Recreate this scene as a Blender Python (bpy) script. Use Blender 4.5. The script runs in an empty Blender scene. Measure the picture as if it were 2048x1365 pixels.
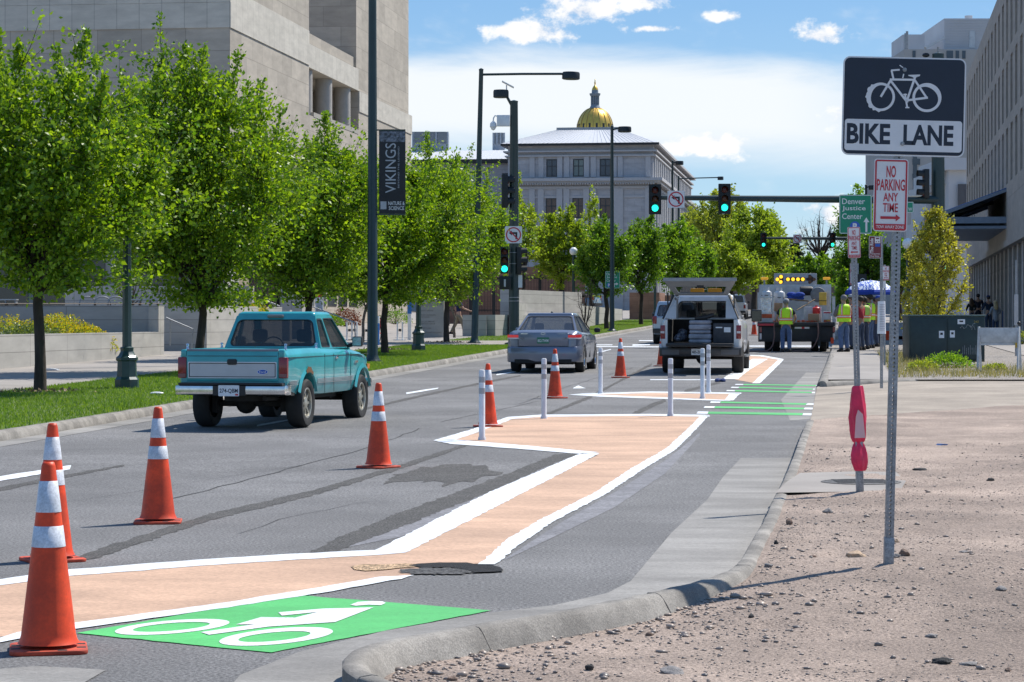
import bpy, bmesh, math, random
import numpy as np
from mathutils import Vector, Matrix, Euler
from mathutils.geometry import tessellate_polygon
R = math.radians
random.seed(7); rng = np.random.default_rng(7)
scene = bpy.context.scene
COL = scene.collection
# ------------------------------------------------------------------ camera and terrain
F, CX, HY, EYE = 4800.0, 1024.0, 640.0, 1.6      # focal length in pixels of the 2048 frame, horizon line, eye height
GR = 0.0103                                       # gradient of the street beyond the crossing
KN = [16 + 2 * i for i in range(15)] + [320]
def _soft(y):
    t = y - 30
    return GR * 0.5 * (t + math.sqrt(t * t + 25)) - GR * 0.5 * (-14 + math.sqrt(14 * 14 + 25))
_kz = [_soft(k) for k in KN]
def G(y):
    if y <= KN[0]: return 0.0
    if y >= KN[-1]: return _kz[-1]
    for i in range(len(KN) - 1):
        if y <= KN[i + 1]:
            t = (y - KN[i]) / (KN[i + 1] - KN[i])
            return _kz[i] + t * (_kz[i + 1] - _kz[i])
def gp(px, py, h=0.0):
    """point of the ground (raised by h) seen at a pixel of the photograph"""
    k = (py - HY) / F
    a, b = 1.5, 900.0
    for _ in range(60):
        m = (a + b) / 2
        if (EYE - G(m) - h) / m > k: a = m
        else: b = m
    return Vector(((px - CX) * a / F, a, G(a) + h))
def at(px, py, d):
    return Vector(((px - CX) * d / F, d, EYE - (py - HY) * d / F))
RD = 0.136                                        # the street runs along (RD, 1)
HEAD = -math.atan(RD)                             # z rotation of things that face up the street
def rl(c, y, h=0.0):
    """point on a line parallel to the street: c = offset of the line, y = distance"""
    return Vector((c + RD * y, y, G(y) + h))
cam = bpy.data.cameras.new('camera'); camo = bpy.data.objects.new('camera', cam); COL.objects.link(camo)
camo.location = (0, 0, EYE); camo.rotation_euler = (R(90), 0, 0)
cam.sensor_width = 36; cam.lens = F / 2048 * 36; cam.shift_y = -(682.5 - HY) / 2048
cam.clip_end = 6000; cam.clip_start = 0.1
scene.camera = camo
# ------------------------------------------------------------------ materials
MATS = {}
def nd(nt, typ, **kw):
    n = nt.nodes.new(typ)
    for k, v in kw.items():
        if k.startswith('_'): setattr(n, k[1:], v)
        else: n.inputs[k].default_value = v
    return n
def mat(key, rgb, rough=0.7, metal=0.0, var=0.12, vscale=3.0, bump=0.0, bscale=40.0, coat=0.0, alpha=None, emit=None,
        estr=1.0, speck=0.0, sscale=200.0, stain=0.0, stscale=0.6, trans=0.0, spec=None, world=True, stretch=None):
    """weathered surface: base colour varied by two noises, optional speckle, stains and bump"""
    if key in MATS: return MATS[key]
    m = bpy.data.materials.new(key); MATS[key] = m; m.use_nodes = True
    nt = m.node_tree; L = nt.links; b = nt.nodes['Principled BSDF']
    c = (*rgb, 1)
    b.inputs['Roughness'].default_value = rough; b.inputs['Metallic'].default_value = metal
    b.inputs['Base Color'].default_value = c
    if coat: b.inputs['Coat Weight'].default_value = coat; b.inputs['Coat Roughness'].default_value = 0.05
    if trans: b.inputs['Transmission Weight'].default_value = trans
    if spec is not None: b.inputs['Specular IOR Level'].default_value = spec
    if alpha is not None: b.inputs['Alpha'].default_value = alpha
    if emit: b.inputs['Emission Color'].default_value = (*emit, 1); b.inputs['Emission Strength'].default_value = estr
    if world: vec = nt.nodes.new('ShaderNodeNewGeometry').outputs['Position']
    else:
        ob = nt.nodes.new('ShaderNodeObjectInfo'); rm = nd(nt, 'ShaderNodeMath', _operation='MULTIPLY'); rm.inputs[1].default_value = 41.0; L.new(ob.outputs['Random'], rm.inputs[0])
        av = nd(nt, 'ShaderNodeVectorMath', _operation='ADD'); L.new(nt.nodes.new('ShaderNodeTexCoord').outputs['Object'], av.inputs[0]); L.new(rm.outputs[0], av.inputs[1]); vec = av.outputs[0]
    if stretch:
        mp = nd(nt, 'ShaderNodeMapping'); mp.inputs['Scale'].default_value = stretch
        L.new(vec, mp.inputs['Vector']); vec = mp.outputs['Vector']
    def noise(scale, detail=5, rg=0.6):
        n = nd(nt, 'ShaderNodeTexNoise', Scale=scale, Detail=detail, Roughness=rg); L.new(vec, n.inputs['Vector']); return n.outputs['Fac']
    def mapr(v, a, b_, c_, d):
        n = nd(nt, 'ShaderNodeMapRange'); n.inputs[1].default_value = a; n.inputs[2].default_value = b_
        n.inputs[3].default_value = c_; n.inputs[4].default_value = d; L.new(v, n.inputs[0]); return n.outputs[0]
    fac = None
    if var:
        fac = mapr(noise(vscale), 0.3, 0.7, 1 - var, 1 + var)
    def mul(a_, b_):
        n = nd(nt, 'ShaderNodeMath', _operation='MULTIPLY'); L.new(a_, n.inputs[0]); L.new(b_, n.inputs[1]); return n.outputs[0]
    if speck:
        s = mapr(noise(sscale, 2, 0.8), 0.38, 0.62, 1 - speck, 1 + speck); fac = mul(fac, s) if fac else s
    if stain:
        s = mapr(noise(stscale, 6, 0.65), 0.42, 0.62, 1 - stain, 1.0); fac = mul(fac, s) if fac else s
    if fac is not None:
        vm = nd(nt, 'ShaderNodeVectorMath', _operation='SCALE'); vm.inputs[0].default_value = rgb
        L.new(fac, vm.inputs['Scale']); L.new(vm.outputs[0], b.inputs['Base Color'])
    if bump:
        bn = nd(nt, 'ShaderNodeBump', Strength=bump, Distance=0.02); L.new(noise(bscale, 6, 0.7), bn.inputs['Height'])
        L.new(bn.outputs[0], b.inputs['Normal'])
    return m
def leaf_mat(key, ca, cb, tr=0.45):
    """leaves: colour varies from leaf to leaf, light passes through"""
    if key in MATS: return MATS[key]
    m = bpy.data.materials.new(key); MATS[key] = m; m.use_nodes = True
    nt = m.node_tree; L = nt.links; nt.nodes.clear()
    g = nt.nodes.new('ShaderNodeNewGeometry'); mx = nd(nt, 'ShaderNodeMix', _data_type='RGBA')
    mx.inputs[6].default_value = (*ca, 1); mx.inputs[7].default_value = (*cb, 1); L.new(g.outputs['Random Per Island'], mx.inputs[0])
    p = nd(nt, 'ShaderNodeBsdfPrincipled', Roughness=0.42); L.new(mx.outputs[2], p.inputs['Base Color'])
    t = nt.nodes.new('ShaderNodeBsdfTranslucent')
    sc = nd(nt, 'ShaderNodeVectorMath', _operation='MULTIPLY'); sc.inputs[1].default_value = (1.5, 1.5, 0.5)
    L.new(mx.outputs[2], sc.inputs[0]); L.new(sc.outputs[0], t.inputs['Color'])
    ms = nd(nt, 'ShaderNodeMixShader', Fac=tr); L.new(p.outputs[0], ms.inputs[1]); L.new(t.outputs[0], ms.inputs[2])
    o = nt.nodes.new('ShaderNodeOutputMaterial'); L.new(ms.outputs[0], o.inputs['Surface'])
    return m
def stone_mat(key, rgb, cw, ch, var=0.16, mortar=0.55, off=0.5, msize=0.012):
    """large stone blocks with thin joints, laid in wall coordinates (generated UV: metres along and up)"""
    if key in MATS: return MATS[key]
    m = bpy.data.materials.new(key); MATS[key] = m; m.use_nodes = True
    nt = m.node_tree; L = nt.links; b = nt.nodes['Principled BSDF']; b.inputs['Roughness'].default_value = 0.85
    uv = nt.nodes.new('ShaderNodeUVMap')
    br = nd(nt, 'ShaderNodeTexBrick', Scale=1.0); br.offset = off
    br.inputs['Brick Width'].default_value = cw; br.inputs['Row Height'].default_value = ch
    br.inputs['Mortar Size'].default_value = msize; br.inputs['Mortar Smooth'].default_value = 0.1; br.inputs['Bias'].default_value = 0.0
    br.inputs['Color1'].default_value = (*[v * (1 - var) for v in rgb], 1); br.inputs['Color2'].default_value = (*[v * (1 + var) for v in rgb], 1)
    br.inputs['Mortar'].default_value = (*[v * mortar for v in rgb], 1); L.new(uv.outputs[0], br.inputs['Vector'])
    n = nd(nt, 'ShaderNodeTexNoise', Scale=0.7, Detail=8, Roughness=0.65)
    mp = nd(nt, 'ShaderNodeMapping'); mp.inputs['Scale'].default_value = (1.0, 3.0, 1.0); L.new(uv.outputs[0], mp.inputs[0]); L.new(mp.outputs[0], n.inputs['Vector'])
    r = nd(nt, 'ShaderNodeMapRange'); r.inputs[1].default_value = .3; r.inputs[2].default_value = .7; r.inputs[3].default_value = .82; r.inputs[4].default_value = 1.12
    L.new(n.outputs['Fac'], r.inputs[0])
    vm = nd(nt, 'ShaderNodeVectorMath', _operation='SCALE'); L.new(br.outputs['Color'], vm.inputs[0]); L.new(r.outputs[0], vm.inputs['Scale'])
    L.new(vm.outputs[0], b.inputs['Base Color'])
    return m
# ------------------------------------------------------------------ objects
def tag(o, label=None, cat=None, group=None, kind=None):
    if label: o['label'] = label
    if cat: o['category'] = cat
    if group: o['group'] = group
    if kind: o['kind'] = kind
    return o
def empty(name, loc, rz=0.0, label=None, cat=None, group=None):
    o = bpy.data.objects.new(name, None); COL.objects.link(o); o.location = loc; o.rotation_euler = (0, 0, rz)
    o.empty_display_size = 0.2
    return tag(o, label, cat, group)
def kids(o): return [c for c in COL.objects if c.parent == o]
def copy_tree(o, loc=None, rz=None, label=None, scale=None):
    def rec(s, parent):
        c = s.copy(); COL.objects.link(c); c.parent = parent
        for k in KIDS.get(s.name, []): rec(k, c)
        return c
    c = rec(o, None)
    if loc is not None: c.location = loc
    if rz is not None: c.rotation_euler = (0, 0, rz)
    if label: c['label'] = label
    if scale: c.scale = scale if hasattr(scale, '__len__') else (scale,) * 3
    return c
KIDS = {}
def link(name, me, parent=None, m=None):
    o = bpy.data.objects.new(name, me); COL.objects.link(o)
    if parent is not None:
        o.parent = parent; KIDS.setdefault(parent.name, []).append(o)
    if m is not None and not me.materials: me.materials.append(m)
    return o
I4 = Matrix.Identity(4)
def Tm(x=0, y=0, z=0, rx=0, ry=0, rz=0, s=1):
    return Matrix.Translation((x, y, z)) @ Euler((rx, ry, rz)).to_matrix().to_4x4() @ Matrix.Scale(s, 4)
class MB:
    """collects shapes for one mesh"""
    def __init__(s): s.v = []; s.f = []; s.mi = []; s.k = 0
    def add(s, vs, fs, M=None):
        n = len(s.v)
        s.v += [tuple(M @ Vector(p)) for p in vs] if M is not None else [tuple(p) for p in vs]
        s.f += [tuple(i + n for i in f) for f in fs]; s.mi += [s.k] * len(fs)
        return s
    def mat(s, k): s.k = k; return s
    def box(s, x0, x1, y0, y1, z0, z1, M=None):
        return s.add([(x0, y0, z0), (x1, y0, z0), (x1, y1, z0), (x0, y1, z0), (x0, y0, z1), (x1, y0, z1), (x1, y1, z1), (x0, y1, z1)],
                     [(0, 3, 2, 1), (4, 5, 6, 7), (0, 1, 5, 4), (1, 2, 6, 5), (2, 3, 7, 6), (3, 0, 4, 7)], M)
    def bar(s, p, q, w, h=None):
        p, q = Vector(p), Vector(q); d = q - p; h = h or w
        z = d.normalized(); x = z.orthogonal().normalized()
        if abs(z.z) < 0.95: x = z.cross(Vector((0, 0, 1))).normalized()
        y = z.cross(x); M = Matrix((x, y, z)).transposed().to_4x4(); M.translation = p
        return s.box(-w / 2, w / 2, -h / 2, h / 2, 0, d.length, M)
    def tube(s, pts, r, n=10, caps=True):
        pts = [Vector(p) for p in pts]; rs = r if hasattr(r, '__len__') else [r] * len(pts)
        vs = []; fs = []; up = None
        for i, p in enumerate(pts):
            t = (pts[min(i + 1, len(pts) - 1)] - pts[max(i - 1, 0)]).normalized()
            if up is None: up = t.orthogonal().normalized()
            up = (up - t * up.dot(t)).normalized(); w = t.cross(up)
            for k in range(n):
                a = 2 * math.pi * k / n
                vs.append(p + (up * math.cos(a) + w * math.sin(a)) * rs[i])
        for i in range(len(pts) - 1):
            for k in range(n):
                k2 = (k + 1) % n
                fs.append((i * n + k, i * n + k2, (i + 1) * n + k2, (i + 1) * n + k))
        if caps:
            fs.append(tuple(range(n - 1, -1, -1))); fs.append(tuple(range((len(pts) - 1) * n, len(pts) * n)))
        return s.add(vs, fs)
    def lathe(s, prof, n=24, M=None, a0=0.0, caps=True):
        """profile of (radius, height) revolved round z"""
        vs = []; fs = []
        for r, z in prof:
            for k in range(n):
                a = 2 * math.pi * k / n + a0
                vs.append((r * math.cos(a), r * math.sin(a), z))
        for i in range(len(prof) - 1):
            for k in range(n):
                k2 = (k + 1) % n
                fs.append((i * n + k, i * n + k2, (i + 1) * n + k2, (i + 1) * n + k))
        if caps: fs.append(tuple(range(n - 1, -1, -1))); fs.append(tuple(range((len(prof) - 1) * n, len(prof) * n)))
        return s.add(vs, fs, M)
    def prism(s, poly, y0, y1, M=None):
        """polygon in x,z extruded along y"""
        n = len(poly)
        vs = [(x, y0, z) for x, z in poly] + [(x, y1, z) for x, z in poly]
        fs = [tuple(range(n)), tuple(range(2 * n - 1, n - 1, -1))] + [(i, i + n, (i + 1) % n + n, (i + 1) % n) for i in range(n)]
        return s.add(vs, fs, M)
    def ring(s, outer, inner, y0, y1, M=None):
        """frame between two polygons with equal point counts, in x,z extruded along y"""
        n = len(outer)
        vs = [(x, y0, z) for x, z in outer] + [(x, y0, z) for x, z in inner] + [(x, y1, z) for x, z in outer] + [(x, y1, z) for x, z in inner]
        fs = []
        for i in range(n):
            j = (i + 1) % n
            fs += [(i, j, n + j, n + i), (2 * n + i, 3 * n + i, 3 * n + j, 2 * n + j), (i, 2 * n + i, 2 * n + j, j), (n + i, n + j, 3 * n + j, 3 * n + i)]
        return s.add(vs, fs, M)
    def loft(s, secs, M=None, closed=True, caps=True):
        n = len(secs[0]); vs = [p for q in secs for p in q]; fs = []
        m = n if closed else n - 1
        for i in range(len(secs) - 1):
            for k in range(m):
                k2 = (k + 1) % n
                fs.append((i * n + k, i * n + k2, (i + 1) * n + k2, (i + 1) * n + k))
        if caps and closed:
            fs.append(tuple(range(n - 1, -1, -1))); fs.append(tuple(range((len(secs) - 1) * n, len(secs) * n)))
        return s.add(vs, fs, M)
    def ball(s, c, r, n=16, m=10, sc=(1, 1, 1), M=None):
        prof = [(max(1e-4, math.sin(math.pi * i / m)), -math.cos(math.pi * i / m)) for i in range(m + 1)]
        B = Matrix.Translation(c) @ Matrix.Diagonal((r * sc[0], r * sc[1], r * sc[2], 1))
        return s.lathe(prof, n, B if M is None else M @ B)
    def mesh(s, name, bevel=0.0, seg=2, angle=35, smooth=True):
        me = bpy.data.meshes.new(name); me.from_pydata(s.v, [], s.f); me.polygons.foreach_set('material_index', s.mi)
        bm = bmesh.new(); bm.from_mesh(me)
        bmesh.ops.recalc_face_normals(bm, faces=bm.faces)
        if bevel:
            es = [e for e in bm.edges if len(e.link_faces) == 2 and e.calc_face_angle(0) > R(28)]
            bmesh.ops.bevel(bm, geom=es, offset=bevel, segments=seg, profile=0.5, affect='EDGES', clamp_overlap=True)
        bm.to_mesh(me); bm.free()
        if smooth:
            me.shade_smooth(); me.set_sharp_from_angle(angle=R(angle))
        me.update(); return me
    def build(s, name, m=None, parent=None, bevel=0.0, seg=2, angle=35, smooth=True):
        me = s.mesh(name, bevel, seg, angle, smooth)
        for x in (m if isinstance(m, (list, tuple)) else [m] if m else []): me.materials.append(x)
        return link(name, me, parent)
def rrect(w, h, r, n=5, cx=0.0, cz=0.0):
    pts = []
    for sx, sz, a0 in ((1, 1, 0), (-1, 1, 90), (-1, -1, 180), (1, -1, 270)):
        for i in range(n + 1):
            a = R(a0 + 90 * i / n)
            pts.append((cx + sx * (w / 2 - r) + r * math.cos(a), cz + sz * (h / 2 - r) + r * math.sin(a)))
    return pts
def circ(cx, cz, r, n=32, rz=None): return [(cx + r * math.cos(2 * math.pi * i / n), cz + (rz or r) * math.sin(2 * math.pi * i / n)) for i in range(n)]
def boolean(o, cutter_mb, op='DIFFERENCE'):
    """cut a collected shape out of a mesh object, for good"""
    c = cutter_mb.build('cutter'); c.parent = o.parent; md = o.modifiers.new('cut', 'BOOLEAN'); md.operation = op; md.object = c; md.solver = 'EXACT'
    bpy.context.view_layer.update(); dg = bpy.context.evaluated_depsgraph_get()
    me = bpy.data.meshes.new_from_object(o.evaluated_get(dg)); o.modifiers.clear()
    for mm in list(me.materials): pass
    old = o.data; o.data = me; bpy.data.meshes.remove(old)
    cm = c.data; bpy.data.objects.remove(c); bpy.data.meshes.remove(cm)
    me.set_sharp_from_angle(angle=R(32)); return o
_TX = {}
def text(s, w, h, name='lettering', m=None, parent=None, x=0, y=0, z=0, bold=0.0, M=None, depth=0.0015, rot=0.0):
    """a line of lettering fitted to a box w x h centred on x, z, facing -y"""
    k = (s, bold)
    if k not in _TX:
        cu = bpy.data.curves.new('text', 'FONT'); cu.body = s; cu.size = 1; cu.offset = bold; cu.resolution_u = 3; cu.extrude = 0.0
        o = bpy.data.objects.new('text', cu); me = bpy.data.meshes.new_from_object(o)
        vs = np.array([v.co[:] for v in me.vertices]); fs = [tuple(p.vertices) for p in me.polygons]
        bpy.data.objects.remove(o); bpy.data.meshes.remove(me); _TX[k] = (vs, fs)
    vs, fs = _TX[k]
    lo, hi = vs.min(0), vs.max(0); sx = w / (hi[0] - lo[0]); sy = h / (hi[1] - lo[1])
    P = np.zeros_like(vs); P[:, 0] = (vs[:, 0] - (lo[0] + hi[0]) / 2) * sx; P[:, 2] = (vs[:, 1] - (lo[1] + hi[1]) / 2) * sy
    c_, s_ = math.cos(rot), math.sin(rot)
    Q = P.copy(); Q[:, 0] = c_ * P[:, 0] - s_ * P[:, 2] + x; Q[:, 2] = s_ * P[:, 0] + c_ * P[:, 2] + z; Q[:, 1] = y
    mb = MB(); mb.add([tuple(q) for q in Q], fs, M)
    me = bpy.data.meshes.new(name); me.from_pydata(mb.v, [], mb.f)
    o = link(name, me, parent, m)
    return o
def hmesh(name, V, Fa, m=None, parent=None, smooth=False):
    """mesh from numpy arrays, all faces with the same corner count"""
    me = bpy.data.meshes.new(name); nf, k = Fa.shape
    me.vertices.add(len(V)); me.vertices.foreach_set('co', np.ascontiguousarray(V, dtype=np.float32).ravel())
    me.loops.add(nf * k); me.loops.foreach_set('vertex_index', np.ascontiguousarray(Fa, dtype=np.int32).ravel())
    me.polygons.add(nf); me.polygons.foreach_set('loop_start', np.arange(0, nf * k, k, dtype=np.int32))
    me.update(calc_edges=True); me.validate()
    if smooth: me.shade_smooth()
    return link(name, me, parent, m)
def sheet(name, polys, dz, m, label=None, hz=None, kind='structure', lift=0.0, rag=0.0):
    """flat painted or paved area lying on the sloping ground; polys in world x,y"""
    bm = bmesh.new()
    for i, P in enumerate(polys):
        if rag:
            Q = []
            for a, b in zip(P, list(P[1:]) + [P[0]]):
                a, b = Vector((a[0], a[1])), Vector((b[0], b[1])); n = max(1, int((b - a).length / .10))
                if a.y > 40: n = max(1, n // 4)
                Q += [a.lerp(b, k / n) + Vector((random.uniform(-rag, rag), random.uniform(-rag, rag) * 1.6)) for k in range(n)]
            P = Q
        vs = [bm.verts.new((p[0], p[1], i * lift)) for p in P]
        for t in tessellate_polygon([[Vector((p[0], p[1], 0)) for p in P]]):
            try: bm.faces.new([vs[k] for k in t])
            except ValueError: pass
    for k in KN:
        bmesh.ops.bisect_plane(bm, geom=bm.verts[:] + bm.edges[:] + bm.faces[:], plane_co=(0, k, 0), plane_no=(0, 1, 0))
    for v in bm.verts: v.co.z += G(v.co.y) + (dz if hz is None else hz(v.co.x, v.co.y))
    for f in bm.faces:
        f.normal_update()
        if f.normal.z < 0: f.normal_flip()
    me = bpy.data.meshes.new(name); bm.to_mesh(me); bm.free()
    o = link(name, me, None, m)
    if label: o['label'] = label
    if kind: o['kind'] = kind
    return o
def pxp(pts, h=0.0): return [gp(x, y, h) for x, y in pts]
def band(pts, h=0.0):
    """pixel polyline with vertical widths (x, y, w) turned into a ground polygon"""
    return [gp(x, y - w / 2, h) for x, y, w in pts] + [gp(x, y + w / 2, h) for x, y, w in reversed(pts)]
# ------------------------------------------------------------------ sun and sky
SUN = Vector((0.56, 0.47, 1.0)).normalized()
sl = bpy.data.lights.new('sun', 'SUN'); sl.energy = 4.9; sl.angle = R(0.53); sl.color = (1.0, 0.955, 0.88)
so = bpy.data.objects.new('sun', sl); COL.objects.link(so); so.rotation_euler = SUN.to_track_quat('Z', 'Y').to_euler(); so.location = (20, -5, 40)
w = bpy.data.worlds.new('World'); scene.world = w; w.use_nodes = True
nt = w.node_tree; L = nt.links; bg = nt.nodes['Background']
sky = nt.nodes.new('ShaderNodeTexSky'); sky.sky_type = 'NISHITA'; sky.sun_disc = False
sky.sun_elevation = math.asin(SUN.z); sky.sun_rotation = math.atan2(SUN.x, SUN.y); sky.altitude = 1600; sky.air_density = 1.0; sky.dust_density = 0.6; sky.ozone_density = 2.0
tc = nt.nodes.new('ShaderNodeTexCoord'); sp = nt.nodes.new('ShaderNodeSeparateXYZ'); L.new(tc.outputs['Generated'], sp.inputs[0])
def mth(op, a, b=None, c=None, clamp=False):
    n = nt.nodes.new('ShaderNodeMath'); n.operation = op; n.use_clamp = clamp
    for i, v in enumerate((a, b, c)):
        if v is None: continue
        if isinstance(v, (int, float)): n.inputs[i].default_value = v
        else: L.new(v, n.inputs[i])
    return n.outputs[0]
az = mth('ARCTAN2', sp.outputs[0], sp.outputs[1]); el = mth('ARCSINE', sp.outputs[2])
def cnoise(sx, sy, sc, det, rg=0.6, dist=0.0):
    cb = nt.nodes.new('ShaderNodeCombineXYZ'); L.new(mth('MULTIPLY', az, sx), cb.inputs[0]); L.new(mth('MULTIPLY', el, sy), cb.inputs[1])
    n = nt.nodes.new('ShaderNodeTexNoise'); n.inputs['Scale'].default_value = sc; n.inputs['Detail'].default_value = det
    n.inputs['Roughness'].default_value = rg; n.inputs['Distortion'].default_value = dist; L.new(cb.outputs[0], n.inputs['Vector']); return n.outputs['Fac']
def sstep(v, a, b):
    n = nt.nodes.new('ShaderNodeMapRange'); n.interpolation_type = 'SMOOTHSTEP'
    n.inputs[1].default_value = a; n.inputs[2].default_value = b; L.new(v, n.inputs[0]); return n.outputs[0]
n1 = mth('SUBTRACT', cnoise(1, 1.3, 60, 8, 0.62), 0.5); n2 = mth('SUBTRACT', cnoise(1, 1.5, 22, 4), 0.5)
n3 = mth('SUBTRACT', cnoise(1, 4.0, 9, 7, 0.6, 0.6), 0.5)
# cumulus clouds: centre azimuth and elevation in degrees, half sizes
cl = None
for a, e, ra, re in ((0.55, 6.85, 1.35, .42), (1.7, 7.35, 1.5, .5), (3.0, 7.5, .8, .35), (7.35, 6.7, .8, .32), (4.7, 4.15, 1.25, .36), (5.0, 7.2, .55, .16),
                     (7.5, 2.5, 1.0, .5), (3.4, 6.9, .5, .1), (8.1, 4.8, .7, .5), (-20, 7, 5, 1.2), (-33, 5, 6, 1.0), (24, 6, 5, 1.3), (38, 9, 7, 2)):
    du = mth('DIVIDE', mth('SUBTRACT', az, R(a)), R(ra)); dv = mth('DIVIDE', mth('SUBTRACT', el, R(e)), R(re))
    r2 = mth('SQRT', mth('ADD', mth('MULTIPLY', du, du), mth('MULTIPLY', dv, dv)))
    v = mth('SUBTRACT', 1.0, r2)
    cl = v if cl is None else mth('MAXIMUM', cl, v)
cl = mth('ADD', cl, mth('ADD', mth('MULTIPLY', n1, 3.6), mth('MULTIPLY', n2, 1.2)))
cum = sstep(cl, 0.05, 0.75)
# the long thin veil of cloud across the middle of the sky, thick near its top edge
vt = mth('ADD', el, mth('ADD', mth('MULTIPLY', n3, R(1.2)), mth('MULTIPLY', mth('ABSOLUTE', az), 0.06)))
veil = mth('MULTIPLY', sstep(vt, R(3.5), R(4.9)), mth('SUBTRACT', 1.0, sstep(vt, R(5.9), R(6.75))))
veil = mth('MULTIPLY', veil, mth('SUBTRACT', 1.0, mth('MULTIPLY', sstep(az, R(6.0), R(11)), 0.55)))
wisp = mth('MULTIPLY', sstep(mth('ADD', n3, n2), 0.02, 0.35), 0.35)
soft = mth('MAXIMUM', mth('MULTIPLY', veil, 0.94), wisp)
puff = nt.nodes.new('ShaderNodeMix'); puff.data_type = 'RGBA'
shade = sstep(mth('ADD', mth('MULTIPLY', n1, 1.2), mth('MULTIPLY', n2, 0.5)), -0.32, 0.12)
puff.inputs[6].default_value = (0.46, 0.54, 0.68, 1); puff.inputs[7].default_value = (0.86, 0.86, 0.86, 1); L.new(shade, puff.inputs[0])
SKYK = 0.115
def over(base, col, fac):
    n = nt.nodes.new('ShaderNodeMix'); n.data_type = 'RGBA'; L.new(fac, n.inputs[0]); L.new(base, n.inputs[6])
    if isinstance(col, tuple): n.inputs[7].default_value = col
    else:
        vs = nt.nodes.new('ShaderNodeVectorMath'); vs.operation = 'SCALE'; L.new(col, vs.inputs[0]); vs.inputs['Scale'].default_value = 1 / SKYK; L.new(vs.outputs[0], n.inputs[7])
    return n.outputs[2]
grad = nt.nodes.new('ShaderNodeValToRGB'); L.new(mth('DIVIDE', el, R(90), clamp=True), grad.inputs[0])
for i, (p_, c_) in enumerate(((0, (.66, .82, .95)), (.03, (.44, .72, .97)), (.085, (.24, .53, .93)), (.35, (.15, .36, .80)), (1, (.10, .26, .66)))):
    e_ = grad.color_ramp.elements[i] if i < 2 else grad.color_ramp.elements.new(p_)
    e_.position = p_; e_.color = (*c_, 1)
grs = nt.nodes.new('ShaderNodeVectorMath'); grs.operation = 'SCALE'; L.new(grad.outputs[0], grs.inputs[0]); grs.inputs['Scale'].default_value = 0.70 / SKYK
mixs = nt.nodes.new('ShaderNodeMix'); mixs.data_type = 'RGBA'; mixs.inputs[0].default_value = .72; L.new(sky.outputs[0], mixs.inputs[6]); L.new(grs.outputs[0], mixs.inputs[7])
s1 = over(mixs.outputs[2], (0.78 / SKYK, 0.81 / SKYK, 0.83 / SKYK, 1), soft)
s2 = over(s1, puff.outputs[2], cum)
L.new(s2, bg.inputs['Color']); bg.inputs['Strength'].default_value = SKYK
scene.view_settings.view_transform = 'Standard'; scene.view_settings.look = 'None'; scene.view_settings.exposure = 0.30; scene.view_settings.gamma = 1.0
# ------------------------------------------------------------------ setting: ground, road, pavements
A = {}
A['asphalt'] = mat('asphalt', (.185, .180, .176), .85, var=.13, vscale=.5, speck=.5, sscale=48, stain=.26, stscale=.30, bump=.5, bscale=90)
A['ground'] = mat('bare ground', (.20, .17, .14), .95, var=.15, vscale=.3)
A['concrete'] = mat('pavement concrete', (.32, .29, .26), .9, var=.10, vscale=1.2, speck=.10, sscale=120, stain=.14, stscale=.5, bump=.15, bscale=60)
A['gutter'] = mat('gutter concrete', (.30, .285, .262), .9, var=.12, vscale=1.5, speck=.18, sscale=110, stain=.32, stscale=.9, bump=.25, bscale=70, stretch=(.4, 1, 1))
A['kerb'] = mat('kerb concrete', (.31, .285, .25), .9, var=.2, vscale=2.5, speck=.2, sscale=110, stain=.40, stscale=2.2, bump=.4, bscale=50)
A['white'] = mat('road paint white', (.76, .785, .80), .6, var=.05, vscale=3, speck=.10, sscale=70, stain=.14, stscale=1.5, bump=.15, bscale=90)
A['beige'] = mat('beige coating', (.58, .372, .248), .75, var=.17, vscale=1.1, speck=.16, sscale=60, stain=.20, stscale=1.3, bump=.2, bscale=100, stretch=(.5, 1, 1))
A['green'] = mat('green paint', (.085, .45, .12), .6, var=.24, vscale=1.1, speck=.12, sscale=100, bump=.2, bscale=90, stretch=(.4, 1, 1))
A['grind'] = mat('ground off asphalt', (.098, .093, .086), .95, var=.15, vscale=2, speck=.65, sscale=60, bump=.9, bscale=70)
A['dirt'] = mat('dirt', (.40, .31, .25), .95, var=.20, vscale=.6, speck=.40, sscale=60, stain=.34, stscale=.55, bump=.9, bscale=38)
A['stonebed'] = mat('gravel bed', (.26, .23, .20), .95, var=.2, vscale=3, speck=.5, sscale=30, bump=1.0, bscale=30)
A['lawn'] = mat('lawn soil', (.08, .12, .02), .95, var=.3, vscale=2.5, speck=.3, sscale=60)
sheet('ground', [[(-500, -40), (500, -40), (500, 1500), (-500, 1500)]], -0.02, A['ground'])
cL, cLg, cLs = -10.85, -15.5, -20.2
def strip(c0, c1, y0, y1): return [rl(c0, y0), rl(c1, y0), rl(c1, y1), rl(c0, y1)]
sheet('road', [[rl(cL + .1, -20), rl(.2, -20), rl(.2, 320), rl(cL + .1, 320)], [rl(.2, -20), (14, -20), (14, 8.6), (1.9, 8.6), rl(.2, 9)],
               [(-20, -20), rl(cL + .1, -20), rl(cL + .1, 15.9), (-20, 15.9)]], 0.0, A['asphalt'])
GUT = [(1415, 1000), (1343, 1067), (1261, 1164), (1214, 1188), (1109, 1212), (981, 1227), (771, 1263), (600, 1305), (480, 1352), (440, 1400)]
sheet('gutter', [pxp([(1482, 917), (1446, 955)] + GUT) + [gp(760, 1400), gp(1000, 1300), gp(1240, 1215), gp(1440, 1160), gp(1520, 1090), gp(1585, 930), gp(1584, 917)],
                 pxp([(0, 1340), (70, 1334), (150, 1338), (212, 1342), (160, 1372), (0, 1390), (-100, 1390), (-100, 1345)])], 0.004, A['gutter'])
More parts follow.
